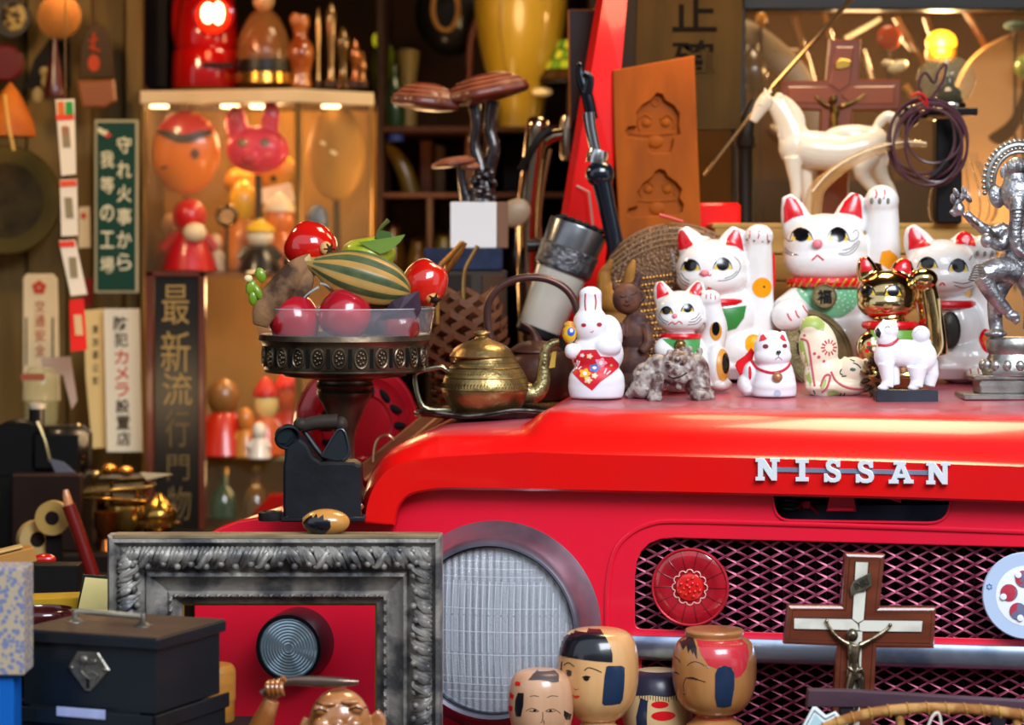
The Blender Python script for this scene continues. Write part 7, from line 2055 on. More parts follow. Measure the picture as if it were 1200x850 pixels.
# shelf 1
def on(x, z, Y, nm, lb, ct, grp=None): return Fig(nm, lb, ct, x, z, Y, grp)
SH1 = HZ + (322 - 3 - HZ) * (1.15 + 3) / 3  # helper unused
f = on(215, 230, 1.16, 'fox_mask', 'round orange mask with red cap in a clear bag inside the cabinet', 'mask')
g = G().ball((215, 20, 178), (40, 18, 50), n=40, m=26)
b = f.part('face', g, M('f07c0c', 0.3, coat=0.5, h2='e06a08', ns=8))
f.decal(b, [(177, 158), (178, 142), (190, 131), (215, 126), (240, 131), (252, 142), (252, 158), (235, 156), (215, 162), (195, 156)], 'cap', M('d8100a', 0.3, coat=0.6), 1.4, step=6)
f.decal(b, [(178, 153), (195, 153), (215, 158), (236, 153), (253, 153), (240, 160), (222, 167), (208, 167), (192, 160)], 'brow', M('2a140c', 0.4), 2.4, step=5)
f.decals(b, [ell(228, 180, 5, 6, 12), ell(192, 196, 5, 1.4, 10, -15)], 'marks', M('5a2a14', 0.4), 1.2)
f.part('bag', G().box((215, 14, 178), (94, 52, 118), bev=12), M('e8dcc8', 0.06, alpha=0.025))
f.part('support', G().box((215, 30, 275), (8, 8, 90)), M('3a2410', 0.5))
f = on(300, 215, 1.16, 'animal_mask', 'hot pink animal mask with two ears inside the cabinet', 'mask')
g = G().ball((300, 20, 175), (37, 18, 28), n=40, m=26).tube([(278, 20, 160), (274, 20, 140), (276, 20, 124)], [12, 13, 7], 12, sm=2, flat=.6).tube([(312, 20, 160), (316, 20, 135), (314, 20, 112)], [10, 11, 5], 12, sm=2, flat=.6).ball((292, 6, 186), (12, 8, 10))
b = f.part('face', g, M('e0224a', 0.35, coat=0.3, h2='d02a4e', ns=8), vox=1.8)
f.decals(b, [ell(275, 138, 8, 9, 14), ell(292, 186, 8, 7, 14)], 'dark_patches', M('b80f30', 0.4), 0.8)
f.decals(b, [ell(283, 167, 5.5, 5, 12), ell(310, 167, 5.5, 5, 12)], 'eyes', M('6a4a28', 0.3), 0.8)
f.part('support', G().box((300, 30, 262), (8, 8, 116)), M('3a2410', 0.5))
f = on(318, 225, 1.24, 'animal_mask', 'pale yellow mask half hidden under the pink mask', 'mask')
b = f.part('face', G().ball((320, 20, 200), (30, 14, 20), n=32, m=20).ball((280, 16, 212), (20, 14, 16), n=32, m=20), M('d9a02c', 0.35, h2='c98a20', ns=8))
f.decal(b, ell(320, 209, 4, 4, 10), 'nose', M('4a3010', 0.4), 0.8)
f.part('collar', G().prism([(300, 222), (340, 214), (345, 236), (330, 242), (304, 238)], 6, 10, 1), M('e8dcc0', 0.5))
f.part('support', G().box((318, 40, 270), (8, 8, 100)), M('3a2410', 0.5))
f = on(393, 240, 1.22, 'animal_mask', 'dull beige oval mask behind the right glass pane', 'mask')
b = f.part('face', G().ball((393, 10, 180), (34, 14, 55), n=32, m=20), M('a37426', 0.5, h2='8a601e', ns=8))
f.decals(b, [ell(379, 168, 4, 2, 8, 30), ell(391, 179, 5, 2.5, 8, 30)], 'highlights', M('f0dca8', 0.3), 0.8)
f.part('support', G().box((393, 24, 280), (8, 8, 100)), M('3a2410', 0.5))
def doll(x, z, Y, h, head, bodyc, lb, nm='toy_figurine', hat=None, w=None):
    f = Fig(nm, lb, 'toy', x, z, Y, 'small toys in the glass cabinet')
    z = HZ + (z - HZ) * 4.15 / (DCAM + Y)
    f.by = z; f.loc = P(x, z, Y)
    w = w or h * .5
    f.part('body', G().lathe([(0, z), (w * .5, z), (w * .52, z - h * .1), (w * .4, z - h * .35), (w * .25, z - h * .55), (0, z - h * .58)], (x, 0, 0), 24, smooth=2), M(bodyc, 0.35, coat=0.4))
    f.part('head', G().ball((x, -2, z - h * .74), (w * .33, w * .3, h * .24), n=20, m=14), M(head, 0.35, coat=0.4))
    for s_ in (-1, 1): f.part('arm', G().tube([(x + s_ * w * .25, -2, z - h * .5), (x + s_ * w * .5, -6, z - h * .3)], [w * .11, w * .08], 8), M(bodyc, 0.35, coat=0.4))
    if hat: f.part('hat', G().lathe([(w * .36, z - h * .84), (w * .34, z - h * .92), (w * .12, z - h * 1.08), (0, z - h * 1.12)], (x, -2, 0), 18, smooth=2), M(hat, 0.4))
    return f
S1 = 319
doll(222, S1, 1.17, 88, 'c01818', 'b81018', 'red costumed doll standing below the orange mask', w=62)
f = Fig('white_ball', 'white ball ornament in front of the red costumed doll', 'ball', 228, 290, 1.14); f.part('ball', G().ball((228, 0, 273), (14, 12, 12), n=20, m=12), M('e0c8a0', 0.4)); f.part('stick', G().tube([(228, 2, 280), (228, 2, 319)], 2, 6), M('7a2a18', 0.5))
doll(285, S1, 1.24, 110, 'e0a818', 'c9701c', 'yellow headed figure behind the magnifying glass', w=52)
f = Fig('magnifying_glass', 'small magnifying glass standing upright on the upper cabinet shelf', 'magnifier', 266, S1, 1.15)
f.part('ring', G().tube([(266 + 11 * math.cos(a), 0, 253 + 11 * math.sin(a)) for a in [t * math.pi / 12 for t in range(24)]], 2.5, 8, closed=True), M('6a5030', 0.25, 0.9))
f.part('lens', G().ball((266, 0, 253), (10, 1.5, 10)), M('d9b080', 0.05, alpha=0.3))
f.part('handle', G().tube([(266, 0, 265), (266, 0, S1)], 2.6, 8), M('6a5030', 0.3, 0.7))
doll(305, S1, 1.17, 56, 'e8d8b8', '1c1410', 'small black and white toy bear with yellow hat', hat='e0b020', w=50)
doll(253, S1, 1.2, 46, 'e0b890', 'd9c8a8', 'small cream doll beside the magnifying glass')
doll(328, S1, 1.2, 84, 'd9742c', 'c9641c', 'orange round figurine with white brim', hat='e8d0a8', w=52)
doll(372, S1, 1.24, 80, '2a4a6a', '7a5a2c', 'figurine with dark blue head behind the right pane')
doll(200, S1, 1.25, 70, 'd9a060', 'a84a18', 'dim orange doll at the left end of the upper shelf')
doll(340, S1, 1.14, 34, '1a1410', '2a1c14', 'tiny black doll beside the orange round figurine')
S2 = 536
doll(262, S2, 1.16, 94, '8a5a28', 'c8280c', 'plump red figure with brown hair on the lower glass shelf', w=58)
f = doll(312, S2, 1.17, 84, 'e8c878', 'c9541c', 'yellow headed puppet with red and white body and pointed red hat', hat='c01810', w=44)
doll(288, S2, 1.14, 60, 'c9782c', 'd98a34', 'stacked orange figurine between the plump figure and the puppet', w=30)
doll(338, S2, 1.22, 92, 'd0541c', 'b8200c', 'red pointed figure behind the puppet', hat='d02010', w=44)
doll(304, S2, 1.12, 44, 'eee0c8', 'ece0cc', 'little white dog toy with black ear before the puppet', w=26)
doll(362, S2, 1.24, 60, 'b87a30', '9c5a20', 'small brown doll at the right end of the lower shelf')
for i, (x, h_, lb) in enumerate(((262, '2f4a30', 'dark green glass bottle under the lower shelf at left'), (300, '6a4a20', 'brown glass bottle under the lower shelf in the middle'))):
    f = Fig('bottle', lb, 'bottle', x, 637, 1.2)
    f.part('glass', G().lathe([(0, 637), (15, 637), (16, 632), (16, 590), (12, 576), (5, 568), (5, 552), (0, 552)], (x, 0, 0), 24, smooth=1), M(h_, 0.12, coat=1.0))
    f.part('cap', G().lathe([(6, 556), (6, 548), (0, 548)], (x, 0, 0), 16), M('a08040', 0.3, 0.7))
f = Fig('toy_car', 'red toy car with black wheels in the bottom of the cabinet', 'toy', 325, 637, 1.16)
f.part('body', G().prism([(296, 626), (298, 600), (318, 578), (345, 578), (352, 600), (352, 626)], -12, 12, 3), M('b01810', 0.2, coat=0.8))
for x in (312, 340): f.part('wheel', G().lathe([(0, -4), (12, -4), (14, -2), (14, 2), (12, 4), (0, 4)], (x, -14, 624), 24, (90, 0, 0)), M('100c0a', 0.5))
# ---- vertical black calligraphy sign in wooden frame
Y = 0.95
f = Fig('calligraphy_sign', 'tall black sign with gold brushed characters in a red brown frame', 'sign', 206, 640, Y)
f.part('board', G().box((207, 2, 478), (52, 4, 310), bev=.5), M('0c0a08', 0.35), smooth=False)
FRB = M('5c2412', 0.4, coat=0.3, h2='43190c', ns=8)
for x, w_ in ((176, 9), (237, 8)): f.part('frame_side', G().box((x, 0, 480), (w_, 10, 324), bev=1), FRB, smooth=False)
f.part('frame_top', G().box((206, 0, 321), (70, 10, 7), bev=1), FRB, smooth=False)
f.part('frame_bottom', G().box((206, 0, 640), (70, 10, 7), bev=1), FRB, smooth=False)
GC = M('8f7644', 0.5)
for ch, z, w_, h_, dx in (('最', 357, 32, 46, 0), ('新', 412, 34, 48, 0), ('流', 456, 34, 38, 2), ('行', 502, 28, 44, 2), ('門', 548, 26, 30, 3), ('物', 590, 28, 40, 4)):
    f.part('character', text_at(G(), ch, 206 + dx, z, w_, h_, -1.5, ext=.5), GC if z < 470 else M('5c4c2e', 0.6), smooth=False)
# ---- green safety sign
Y = 1.05
f = Fig('green_sign', 'dark green enamel sign with two columns of white characters', 'sign', 136, 342, Y)
f.part('border', G().box((136.5, 1, 242), (51, 4, 203), bev=.6), M('a89c78', 0.4), smooth=False)
f.part('panel', G().box((136.5, -1.2, 242), (45, 2, 197), bev=.3), M('0b3a2c', 0.3, coat=0.3), smooth=False)
TXT = M('d6cda8', 0.5)
for ch, z in zip('守れ火事から', (170, 199, 227, 254, 281, 307)): f.part('character', text_at(G(), ch, 146, z, 17, 20, -2.6, ext=.5, off=.015), TXT, smooth=False)
for ch, z in zip('我等の工場', (187, 217, 250, 281, 311)): f.part('character', text_at(G(), ch, 126, z, 16, 20, -2.6, ext=.5, off=.015), TXT, smooth=False)
f.part('emblem', G().prism([(115, 150), (119, 150), (122, 153), (126, 153), (128, 158), (124, 160), (119, 157), (115, 155)], -3.4, -2.4), TXT)
f.part('emblem_flame', G().prism([(123, 158), (127, 156), (132, 158), (126, 162)], -3.8, -2.6), M('c8402c', 0.5))
# ---- white signs
PAPER = M('d8c49c', 0.6, h2='cbb58a', ns=10)
BKT = M('2a2018', 0.6)
RDT = M('c0442c', 0.6)
Y = 1.0
f = Fig('camera_sign', 'white upright sign with black and red characters about security cameras', 'sign', 144, 530, Y)
f.part('plate', G().prism([(121, 362), (163, 362), (167, 530), (125, 530)], 0, 3, .5), M('d9ccb0', 0.5), smooth=False)
for i, ch in enumerate('防犯カメラ設置店'):
    z = 379 + i * 19.2 + (1 if i > 1 else 0)
    f.part('character', text_at(G(), ch, 141.5 + i * .5, z, 16, 16, -.8, ext=.4, off=.012), RDT if 2 <= i <= 4 else BKT, smooth=False)
f = Fig('cream_sign', 'narrow cream sign with cursive black writing left of the camera sign', 'sign', 110, 528, Y + .02)
f.part('plate', G().prism([(98, 364), (120, 362), (124, 525), (108, 526), (100, 440)], 0, 3, .5), M('d0b478', 0.6), smooth=False)
for i, ch in enumerate('東京都公安'):
    f.part('character', text_at(G(), ch, 112, 386 + i * 15, 7, 10, -.8, ext=.3), BKT, smooth=False)
f = Fig('blossom_sign', 'cream rounded sign with red blossom emblem and faded red characters', 'sign', 48, 470, Y)
f.part('plate', G().prism([(27, 326), (31, 321), (62, 321), (67, 327), (70, 470), (27, 470)], 0, 3, .6), PAPER, smooth=False)
g = G()
for i in range(5):
    a = math.radians(-90 + 72 * i); g.prism(ell(46 + 5 * math.cos(a), 337 + 5 * math.sin(a), 3.6, n=12), -1.2, 0)
f.part('emblem', g, RDT, kind='stuff')
for i, ch in enumerate('交通安全'): f.part('character', text_at(G(), ch, 47, 359 + i * 17, 12, 14, -.8, ext=.3), M('b5603c', 0.6), smooth=False)
for x, c_ in ((31, BKT), (62, BKT)): f.part('small_writing', text_at(G(), '|', x, 400, 1.8, 56, -.8, ext=.3), c_, smooth=False)
f.part('stand', G().box((48, 8, 520), (20, 6, 130)), M('2a1c10', 0.6))
f = Fig('small_card', 'small pale card with red mark left of the green sign', 'card', 98, 290, 1.1)
f.part('card', G().prism([(92, 243), (105, 242), (106, 290), (92, 291)], 0, 1.5), PAPER, smooth=False)
f.part('mark', G().prism([(98, 248), (102, 253), (98, 258), (94, 253)], -1, 0), RDT)
f = Fig('red_tag', 'little dark red tag below the small pale card', 'tag', 102, 360, 1.1)
f.solo(G().prism([(97, 327), (108, 326), (108, 358), (98, 360)], 0, 2), M('7a1c14', 0.5), smooth=False)
# string of tags
Y = 0.85
tg = [([(65, 117), (87, 116), (89, 204), (72, 206)], 'topmost paper tag with green and orange top on the left string', 'd8432c', None),
      ([(70, 211), (90, 210), (91, 276), (72, 277)], 'second white paper tag with orange band on the left string', 'd8502c', None),
      ([(69, 282), (88, 281), (102, 345), (83, 347)], 'third white paper tag hanging tilted on the left string', 'd8402c', None),
      ([(81, 352), (98, 350), (102, 410), (83, 412)], 'bright red paper tag with pale label at the bottom of the left string', 'd0241c', 'd0241c')]
for pl, lb, c_, body in tg:
    f = Fig('paper_tag', lb, 'tag', pl[3][0] + 8, pl[3][1], Y, 'paper tags on the left string')
    f.part('paper', G().prism(pl, 0, 1.5), M(body or 'dfd0b8', 0.6), smooth=False)
    (ax, az), (bx_, bz_) = pl[0], pl[1]
    if not body: f.part('band', G().prism([(ax + .5, az + (18 if az < 120 else 1)), (bx_ - .5, bz_ + (18 if az < 120 else 1)), (bx_, bz_ + (24 if az < 120 else 8)), (ax + 1, az + (24 if az < 120 else 8))], -1, 0), M(c_, 0.5), smooth=False)
    if az < 120:
        f.part('orange_panel', G().prism([(67, 119), (75, 119), (76, 135), (68, 135)], -1, 0), M('c9682c', 0.5)); f.part('green_panel', G().prism([(77, 119), (85, 119), (86, 135), (77, 135)], -1, 0), M('2c8a3c', 0.5))
        f.part('writing', text_at(G(), '札', 77, 152, 7, 12, -1, ext=.2), RDT); 
    cx, cz = (pl[0][0] + pl[2][0]) / 2, (pl[0][1] + pl[2][1]) / 2
    f.part('printed_label', G().prism([(cx - 5, cz - 12), (cx + 4, cz - 12), (cx + 6, cz + 12), (cx - 3, cz + 12)], -1, 0), M('8a7a5c' if not body else 'c9a878', 0.6), smooth=False)
f = Fig('tag_string', 'thin string carrying the row of paper tags', 'string', 76, 300, Y + .005)
f.solo(G().tube([(76, 0, -30), (77, 0, 117), (80, 0, 208), (80, 0, 280), (92, 0, 350)], .8, 6), M('6a5030', 0.6))
# hanging ornaments on the wall
f = Fig('black_mask', 'dark round plate with cream speckled centre in the top left corner', 'plate', 16, 45, 1.15)
f.part('disc', G().lathe([(0, -3), (22, -2), (24, 0), (22, 3), (0, 3)], (13, 0, 22), 36, (90, 0, 0)), M('1a120a', 0.35))
f.part('centre', G().ball((17, -4, 20), (14, 3, 17), n=24, m=14), M('b89c5c', 0.5, h2='2a1c10', ns=90, nlo=.45, nhi=.55))
f = Fig('brass_gong', 'round polished brass bowl hanging on the wall beside the plaque', 'bowl', 68, 45, 1.1)
f.part('bowl', G().lathe([(26, 4), (25, -2), (20, -7), (13, -9), (12, -14), (8, -19), (0, -21)], (70, 0, 20), 40, (90, 0, 0) , smooth=2), M('8a5a2c', 0.2, 0.95, h2='5c3618', ns=10))
f = Fig('hand_bell', 'dark red bottle shaped hanging ornament under the brass bowl', 'ornament', 64, 110, 1.1)
f.solo(G().lathe([(0, 115), (12, 114), (11, 100), (8, 80), (4, 62), (2, 44), (0, 44)], (64, 0, 0), 24, smooth=2), M('4a140c', 0.3, coat=0.4))
f = Fig('black_fan', 'black triangular fan behind the hanging ornament', 'fan', 50, 105, 1.18)
f.solo(G().prism([(58, 45), (82, 50), (82, 104), (28, 104), (40, 70)], 0, 3), M('0f0d0b', 0.6), smooth=False)
f = Fig('bone_charm', 'small cream carved charm left of the hanging ornament', 'charm', 50, 120, 1.12)
f.solo(G().ball((52, 0, 84), (6, 5, 6)).ball((53, 0, 96), (5, 5, 9)).ball((44, 0, 112), (7, 5, 10)), M('a8905c', 0.5))
f = Fig('wooden_plaque', 'arched dark wooden plaque with red painted strokes', 'plaque', 112, 128, 1.12)
f.part('board', G().prism([(92, 92), (94, 50), (102, 32), (112, 26), (122, 32), (130, 50), (133, 92)], 0, 6, 1.5), M('4a3418', 0.5, h2='33220f', ns=10))
f.part('base', G().prism([(90, 95), (134, 93), (136, 118), (124, 126), (96, 126)], -2, 8, 2), M('8a4a1c', 0.4, coat=0.3))
f.part('painted_strokes', G().prism(ell(110, 74, 7, 10, 12), -1, 0).tube([(104, -1, 48), (115, -1, 46)], 1.6, 6).tube([(110, -1, 38), (109, -1, 60)], 1.6, 6).tube([(104, -1, 55), (117, -1, 60)], 1.6, 6), M('b8401c', 0.5), kind='stuff')
f = Fig('red_plate', 'dark red round plate at the left edge', 'plate', 8, 95, 1.15)
f.solo(G().lathe([(0, -2), (19, -2), (22, 0), (19, 3), (0, 3)], (6, 0, 74), 32, (90, 0, 0)), M('6a0f10', 0.3, coat=0.4))
f = Fig('orange_parasol', 'folded orange paper parasol at the left edge', 'parasol', 15, 165, 1.0)
f.part('canopy', G().lathe([(30, 160), (26, 140), (10, 108), (0, 96)], (12, 0, 0), 28, smooth=2), M('b8641c', 0.5, h2='9c4c14', ns=20))
f.part('rib', G().tube([(8, -12, 112), (16, -30, 150), (22, -30, 178)], 2, 6), M('c9a050', 0.5))
f = Fig('brass_tray', 'large round olive brass tray with dark centre on the left wall', 'tray', 14, 300, 1.16)
f.part('rim', G().lathe([(44, -2), (62, -3), (64, 0), (62, 4), (40, 4)], (8, 0, 235), 56, (90, 0, 0)), M('7a6430', 0.35, 0.7, h2='5c4a20', ns=8))
f.part('centre', G().lathe([(0, 2), (44, 0), (44, 5), (0, 5)], (8, 0, 235), 40, (90, 0, 0)), M('3c2e16', 0.4, 0.5, h2='5c4822', ns=30))
# ---- left counter goods: machines, brass, tape rolls
LC = 0.56
zc = CZ - (655 - HZ) * (DCAM + LC) / FPX
world_thing('back_counter', 'dark wooden counter on the left carrying machines and brassware', 'counter', G().box((P(80, 0, .8).x, 0.86, zc / 2), (0.46, 0.5, zc), bev=0.003), M('140d08', 0.7, h2='20140b', ns=8), (P(80, 0, .8).x, 0.86, 0))
def lcb(Y): return HZ + (CZ - zc) * FPX / (DCAM + Y)
Y = 0.72
f = Fig('film_projector', 'large black machine with round reel and short chimney on the left counter', 'machine', 55, lcb(Y), Y)
BM = M('0b0a0a', 0.35, 0.3, coat=0.3)
B0 = lcb(Y)
f.part('reel', G().lathe([(0, -10), (38, -10), (41, -7), (41, 7), (38, 10), (0, 10)], (24, -4, 532), 40, (90, 0, 0)), BM)
f.part('reel_hub', G().lathe([(0, -13), (10, -13), (11, -9), (0, -9)], (26, -4, 519), 24, (90, 0, 0)), M('2c2824', 0.4))
f.part('body', G().box((70, 6, 528), (70, 50, 58), bev=10), BM)
f.part('base', G().box((52, 8, (556 + B0) / 2), (100, 56, B0 - 554), bev=2), BM)
f.part('chimney', G().lathe([(9, 505), (9, 478), (0, 478)], (43, 0, 0), 24), BM)
f.part('chimney_cap', G().lathe([(10, 479), (10, 474), (6, 472), (0, 472)], (43, 0, 0), 24), M('a89c88', 0.4))
f.part('arm', G().tube([(46, -14, 494), (56, -18, 515), (62, -20, 540)], [3, 2.5, 2.5], 8, sm=2), M('6a5c3c', 0.3, 0.7))
f.part('button', G().ball((22, -24, 558), (4, 3, 4), n=12, m=8), M('8a8a90', 0.3))
f.part('button', G().ball((95, -22, 497), (3, 3, 3), n=12, m=8), M('b09a70', 0.2, .7))
f.part('handle', G().prism([(62, 536), (78, 540), (92, 552), (70, 554)], -24, -20), M('5a5a64', 0.4))
Y = 0.66
f = Fig('wood_machine', 'dark brown wooden machine housing below the black reel', 'machine', 55, 650, Y)
f.part('housing', G().box((56, 0, (555 + lcb(.66)) / 2), (80, 30, lcb(.66) - 555), bev=2), M('1d0f0a', 0.5, h2='281610', ns=8), smooth=False)
def roll(x, z, r, rx, lb, c_, Y):
    f = Fig('tape_roll', lb, 'tape roll', x, z + r, Y)
    f.part('tape', G().lathe([(r * .42, -6), (r, -6), (r, 6), (r * .42, 6)], (x, 0, z), 36, (90, 0, rx), cap=False), M(c_, 0.5, h2='a8884c', ns=20))
    f.part('core', G().lathe([(0, -3), (r * .42, -5), (r * .42, 6), (0, 6)], (x, 0, z), 24, (90, 0, rx)), M('1a0e0a', 0.6))
    f.part('stand', G().box((x, 10, z + r + 30), (r, 6, 64)), M('120b08', 0.6))
roll(62, 607, 20, 0, 'tan roll of tape standing upright on edge', 'b08a48', .5)
roll(42, 632, 22, 30, 'cream wide roll lying behind the tan wooden tray', 'b89a64', .52)
f = Fig('red_baton', 'long dark red cylinder leaning to the right of the tape rolls', 'baton', 100, 690, .46)
f.part('shaft', G().tube([(80, 0, 592), (92, 0, 625), (108, 0, 672), (116, 0, 700)], [8, 8, 8.5, 8.5], 16), M('6a100c', 0.3, coat=0.5))
f.part('tip', G().tube([(77, 0, 574), (78, 0, 582), (81, 0, 594)], [3, 5, 6], 12), M('c9824c', 0.25, coat=0.6))
f = Fig('wooden_tray', 'light tan wooden tray at the left edge above the brocade box', 'tray', 15, 672, .2)
f.part('tray', G().box((8, 0, 656), (64, 34, 18), (0, 12, 18), bev=1.5), M('b8803c', 0.45, h2='a06c30', ns=10), smooth=False)
f.part('inlay', G().box((4, -6, 645), (46, 24, 3), (0, 12, 18), bev=1), M('c9a468', 0.5), smooth=False)
f.part('stand', G().box((6, 4, 690), (50, 24, 46)), M('18100a', 0.6))
f = Fig('red_lacquer_piece', 'bright red glossy lacquer piece beside the cream roll', 'ornament', 52, 668, .3)
f.solo(G().ball((52, 0, 656), (14, 8, 7)), M('b8180f', 0.2, coat=0.8))
# brassware on trays
BRW = M('a8803c', 0.2, 0.9, h2='6a4c1e', ns=20, nlo=.4, nhi=.7)
BRG = M('c9a050', 0.2, 0.9, h2='8a6428', ns=20)
Y = 0.70
def br(lb, nm, ct, bx_, z, prof, Y=.7, mat=None, x=None):
    f = Fig(nm, lb, ct, bx_, z, Y); f.solo(G().lathe(prof, (x or bx_, 0, 0), 32, smooth=1), mat or BRW); return f
br('round brass hand bell with domed lid before the calligraphy sign', 'brass_bell', 'bell', 186, lcb(.68) , [(0, lcb(.68)), (16, lcb(.68)), (18, 632), (12, 626), (16, 620), (27, 616), (27, 612), (20, 610), (22, 606), (22, 602), (18, 594), (12, 588), (8, 584), (4, 578), (0, 577)], .68)
br('wide brass bowl under the stacked trays', 'brass_bowl', 'bowl', 150, lcb(.7), [(0, lcb(.7)), (14, lcb(.7)), (8, 632), (20, 618), (27, 598), (26, 592), (24, 592), (18, 610), (0, 614)], .7, BRG)
br('small copper cup between the brass bowl and the housing', 'copper_cup', 'cup', 124, lcb(.66), [(0, lcb(.66)), (10, lcb(.66)), (6, 632), (13, 618), (14, 600), (12, 600), (0, 606)], .66, M('8a4a20', .25, .9))
for i, (x, z, w_, r_, lb, c_) in enumerate(((135, 583, 78, -4, 'upper flat brass tray of the stack beside the machines', BRG), (140, 572, 80, 5, 'folded pale brass sheet on the tray stack', M('b59a5c', .25, .8)), (150, 560, 70, 2, 'dark rimmed brass dish with small goods on top of the stack', M('3c2e16', .3, .7)))):
    f = Fig('brass_tray', lb, 'tray', x, z + 3, .72)
    f.part('plate', G().box((x, 0, z), (w_, 50, 4), (0, r_, 0), bev=1.5), c_)
    f.part('post', G().tube([(x - 20, 4, z), (x - 20, 4, lcb(.72))], 2.5, 8), BRW)
    f.part('post', G().tube([(x + 20, 4, z), (x + 20, 4, lcb(.72))], 2.5, 8), BRW)
for x, z, r_, c_, lb in ((128, 550, 10, 'b5782c', 'round amber knob on the top brass dish at left'), (148, 552, 9, 'c9863c', 'copper ball on the top brass dish at right'), (112, 556, 7, 'a89060', 'pale small knob on the top brass dish by the machine')):
    f = Fig('brass_ball', lb, 'ornament', x, z + r_, .7); f.solo(G().ball((x, 0, z), (r_, r_, r_ * .7), n=20, m=12), M(c_, .2, .8))
f = Fig('paper_knife', 'pointed white paper knife resting on the brass trays', 'knife', 180, 562, .68)
f.solo(G().prism([(164, 554), (202, 556), (172, 563)], 0, 3), M('c9b48a', .4), smooth=False)
f = Fig('glass_jar', 'pale greenish glass jar above the black machine', 'jar', 48, 498, .9)
f.part('glass', G().lathe([(18, 498), (20, 490), (20, 440), (14, 430)], (48, 0, 0), 28, cap=False), M('a8a070', .1, alpha=.35))
f.part('label', G().box((42, -20, 441), (28, 1, 8)), M('8a4a34', .6))
f.part('stand', G().box((48, 0, 550), (20, 20, 100)), M('0f0b08', .6))
f = Fig('pale_cloth', 'pale lilac cloth draped beside the blossom sign', 'cloth', 72, 480, .93)
f.solo(G().prism([(48, 420), (82, 418), (90, 470), (84, 480), (74, 440), (50, 436)], 0, 4), M('a08a7c', .7))
# ================= centre background shelves =================
Y = 1.45
cx0, cx1 = 440, 700
f = Fig('back_shelf', 'dark wooden shelf unit behind the mushroom and handlebar', 'shelf', 560, 640, Y)
DW = M('2c180c', 0.6, h2='1c0f07', ns=6)
for x, z0, z1 in ((452, -60, 660), (508, 232, 660), (572, 158, 660), (690, -60, 660)): f.part('upright', G().box((x, -10, (z0 + z1) / 2), (7, 258, z1 - z0), bev=1), DW, smooth=False)
for z in (158, 232, 330, 470): f.part('shelf_board', G().box((571, -10, z), (238, 258, 6), bev=1), M('35190a', 0.6, h2='241006', ns=6), smooth=False)
f.part('back_panel', G().box((571, 122, 300), (245, 4, 720), bev=0), M('3c2412', 0.7, h2='261508', ns=4), smooth=False)
# yellow urn
f = Fig('yellow_urn', 'large pale yellow glazed urn glowing in warm light behind the mushroom', 'urn', 612, 155, 1.3)
b = f.part('body', G().lathe([(0, 155), (24, 154), (26, 146), (30, 118), (42, 80), (52, 30), (54, -20), (40, -50), (0, -52)], (610, 0, 0), 48, smooth=3), M('9a7c1c', 0.35, coat=0.5, h2='8a6c18', ns=6))
f.lines(b, [[(592, -20), (586, 30), (592, 80), (598, 110)]], 'seam', M('7a5c1c', 0.5), 1.0)
f.part('lip', G().ball((635, -30, 110), (12, 8, 5)), M('e0d0a0', 0.3))
f = Fig('stained_glass_shade', 'green and yellow stained glass lampshade beside the red pillar', 'lampshade', 662, 155, 1.28)
for j in range(4):
    for i in range(8):
        a0, a1 = math.pi * (1 + i / 8), math.pi * (1 + (i + .9) / 8)
        r0, r1 = 14 + j * 7, 20 + j * 7
        z0, z1 = 48 + j * 12, 58 + j * 12
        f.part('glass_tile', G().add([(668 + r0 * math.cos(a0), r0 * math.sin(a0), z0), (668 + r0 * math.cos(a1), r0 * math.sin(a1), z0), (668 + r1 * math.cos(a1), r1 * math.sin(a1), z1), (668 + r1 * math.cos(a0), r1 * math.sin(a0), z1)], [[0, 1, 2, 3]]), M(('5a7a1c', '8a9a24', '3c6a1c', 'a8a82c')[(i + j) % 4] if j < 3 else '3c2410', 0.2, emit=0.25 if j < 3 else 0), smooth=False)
f.part('lead_frame', G().lathe([(13, 46), (19, 57), (26, 69), (33, 81), (40, 95), (40, 99), (37, 96), (12, 48)], (668, 3, 0), 32, cap=False), M('1a120a', 0.5))
f.part('stem', G().tube([(668, 0, 60), (668, 0, 156)], 4, 8), M('3a2410', 0.4, .6))
def item(nm, lb, ct, x, z, Y, g, h_, rough=.3, metal=0, coat=.4, h2=None):
    f = Fig(nm, lb, ct, x, z, Y); f.solo(g, M(h_, rough, metal, h2=h2, coat=coat)); return f
item('green_bottle', 'slim dark green bottle beside the cabinet corner', 'bottle', 462, 155, 1.42, G().lathe([(0, 155), (12, 155), (12, 120), (8, 100), (3, 88), (3, 76), (0, 76)], (462, 0, 0), 24, smooth=2), '1f3a1c', .1, coat=1)
f = Fig('yellow_green_vase', 'bright yellow green glass leaf vase at the right of the cabinet top', 'vase', 452, 155, 1.5)
f.part('glass', G().lathe([(0, 155), (8, 155), (10, 110), (16, 80), (12, 60), (6, 50), (0, 50)], (450, 0, 0), 24, smooth=2), M('7a8a14', .15, coat=1))
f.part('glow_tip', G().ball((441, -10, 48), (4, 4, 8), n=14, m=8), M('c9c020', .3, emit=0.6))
item('pale_vase', 'pale translucent vase beside the green bottle', 'vase', 478, 155, 1.46, G().lathe([(0, 155), (10, 155), (10, 90), (14, 60), (0, 58)], (478, 0, 0), 20, smooth=2), '8a7440', .3)
f = Fig('rope_loop', 'loop of tan rope hanging against a black bag', 'rope', 522, 40, 1.36)
f.part('rope', G().tube([(522 + 15 * math.cos(a), 0, 10 + 26 * math.sin(a)) for a in [t * math.pi / 12 for t in range(24)]], 3, 8, closed=True), M('8a6030', .6))
f.part('hanger', G().tube([(530, 0, -18), (535, 0, -60)], 3, 8), M('8a6030', .6))
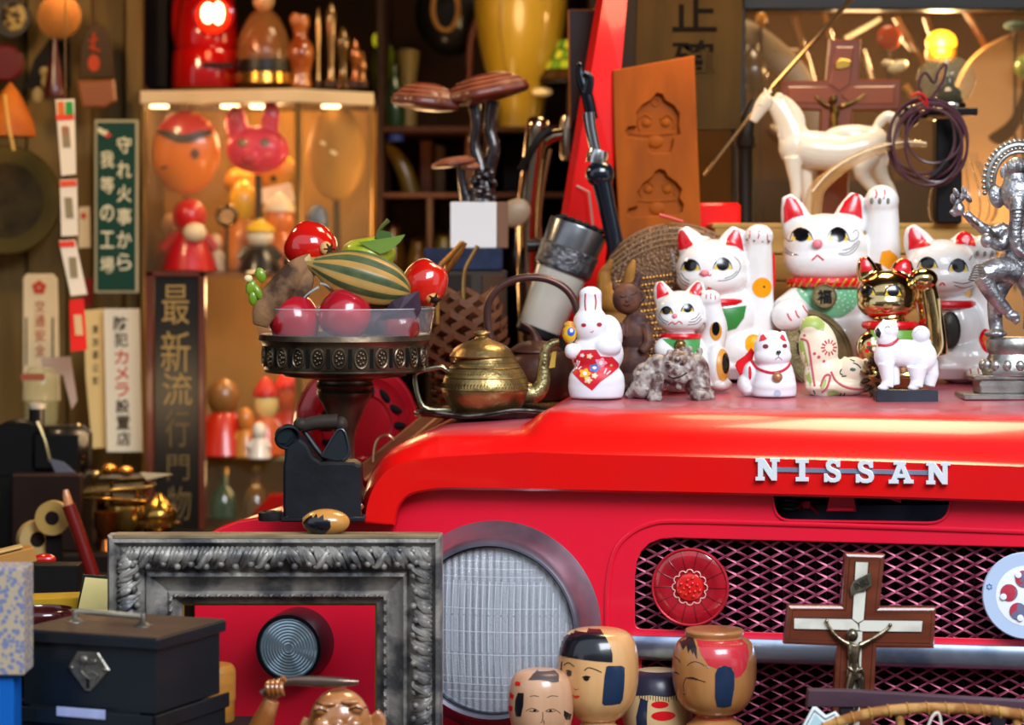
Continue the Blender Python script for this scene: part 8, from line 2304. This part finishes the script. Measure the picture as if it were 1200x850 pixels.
item('black_bag', 'black leather bag hanging behind the rope loop', 'bag', 525, 60, 1.42, G().ball((528, 10, 15), (42, 16, 50)).ball((545, 10, -40), (30, 10, 40)), '0f0c0a', .5)
f = Fig('red_horn', 'thin red brown curved horn hanging at the left of the urn', 'horn', 556, 100, 1.38)
f.solo(G().tube([(575, 0, -10), (560, 0, 25), (552, 0, 55), (550, 0, 95)], [6, 6, 5, 3], 12, sm=3), M('6a2414', .4, h2='8a4a2c', ns=10))
item('curved_tusk', 'olive curved horn lying on the middle shelf', 'horn', 470, 228, 1.4, G().tube([(446, 0, 165), (462, 0, 180), (474, 0, 200), (482, 0, 228)], [4, 8, 10, 11], 16, sm=3), '7a6020', .25)
item('wooden_wedge', 'orange wooden wedge behind the mushroom stem', 'block', 548, 228, 1.4, G().prism([(540, 229), (548, 150), (553, 150), (560, 229)], -4, 12, 1), '8a4a1c', .4)
for i, (x, w_, h_, c_, lb) in enumerate(((452, 12, 60, '3c2010', 'dark brown book at the left of the middle shelf'), (500, 14, 64, '5c2c14', 'reddish brown book left of the mushroom stem'), (516, 12, 58, '4a3418', 'olive brown book right of the reddish one'), (600, 22, 66, '1a100c', 'wide black book behind the mushroom'), (626, 14, 60, '2c1c3a', 'dark violet book behind the handlebar'))):
    f = Fig('book', lb, 'book', x, 229, 1.46, 'books on the middle back shelf')
    f.part('cover', G().box((x, 0, 229 - h_ / 2), (w_, 40, h_), bev=1), M(c_, .5), smooth=False)
    f.part('pages', G().box((x, 3, 229 - h_ / 2), (w_ - 4, 38, h_ - 4), bev=.5), M('8a7040', .7), smooth=False)
for i, (x, r_, h_, c_, lb) in enumerate(((460, 14, 60, '5a3c14', 'brown jar on the third back shelf at left'), (490, 12, 44, '7a5a1c', 'short ochre pot on the third back shelf'), (520, 13, 50, '8a7a28', 'mustard jar beside the white block'), (605, 16, 56, '241408', 'black jar on the third back shelf'))):
    f = Fig('jar', lb, 'jar', x, 327, 1.44)
    f.part('pot', G().lathe([(0, 327), (r_, 327), (r_ * 1.1, 327 - h_ * .5), (r_ * .7, 327 - h_ * .9), (r_ * .75, 327 - h_), (0, 327 - h_)], (x, 0, 0), 24, smooth=2), M(c_, .25, coat=.6))
    f.part('lid', G().lathe([(r_ * .8, 327 - h_), (r_ * .5, 322 - h_), (0, 320 - h_)], (x, 0, 0), 20), M('3a2410', .4))
f = Fig('blue_tin', 'small dark blue tin on the top back shelf', 'tin', 468, 156, 1.36); f.part('can', G().lathe([(0, 168), (10, 168), (10, 160), (0, 160)], (466, -60, 0), 20), M('1c2c6a', .3)); 
lamp('POINT', P(600, 20, 1.05), 1.6, (1.0, 0.68, 0.30), 0.05)
lamp('POINT', P(500, 250, 1.15), 1.4, (1.0, 0.58, 0.26), 0.05)
lamp('POINT', P(-60, -160, 0.55), 9.0, (1.0, 0.66, 0.34), 0.06)
lamp('POINT', P(150, 480, 0.7), 0.8, (1.0, 0.66, 0.34), 0.05)
lamp('POINT', P(400, 260, 0.75), 0.9, (1.0, 0.62, 0.3), 0.05)
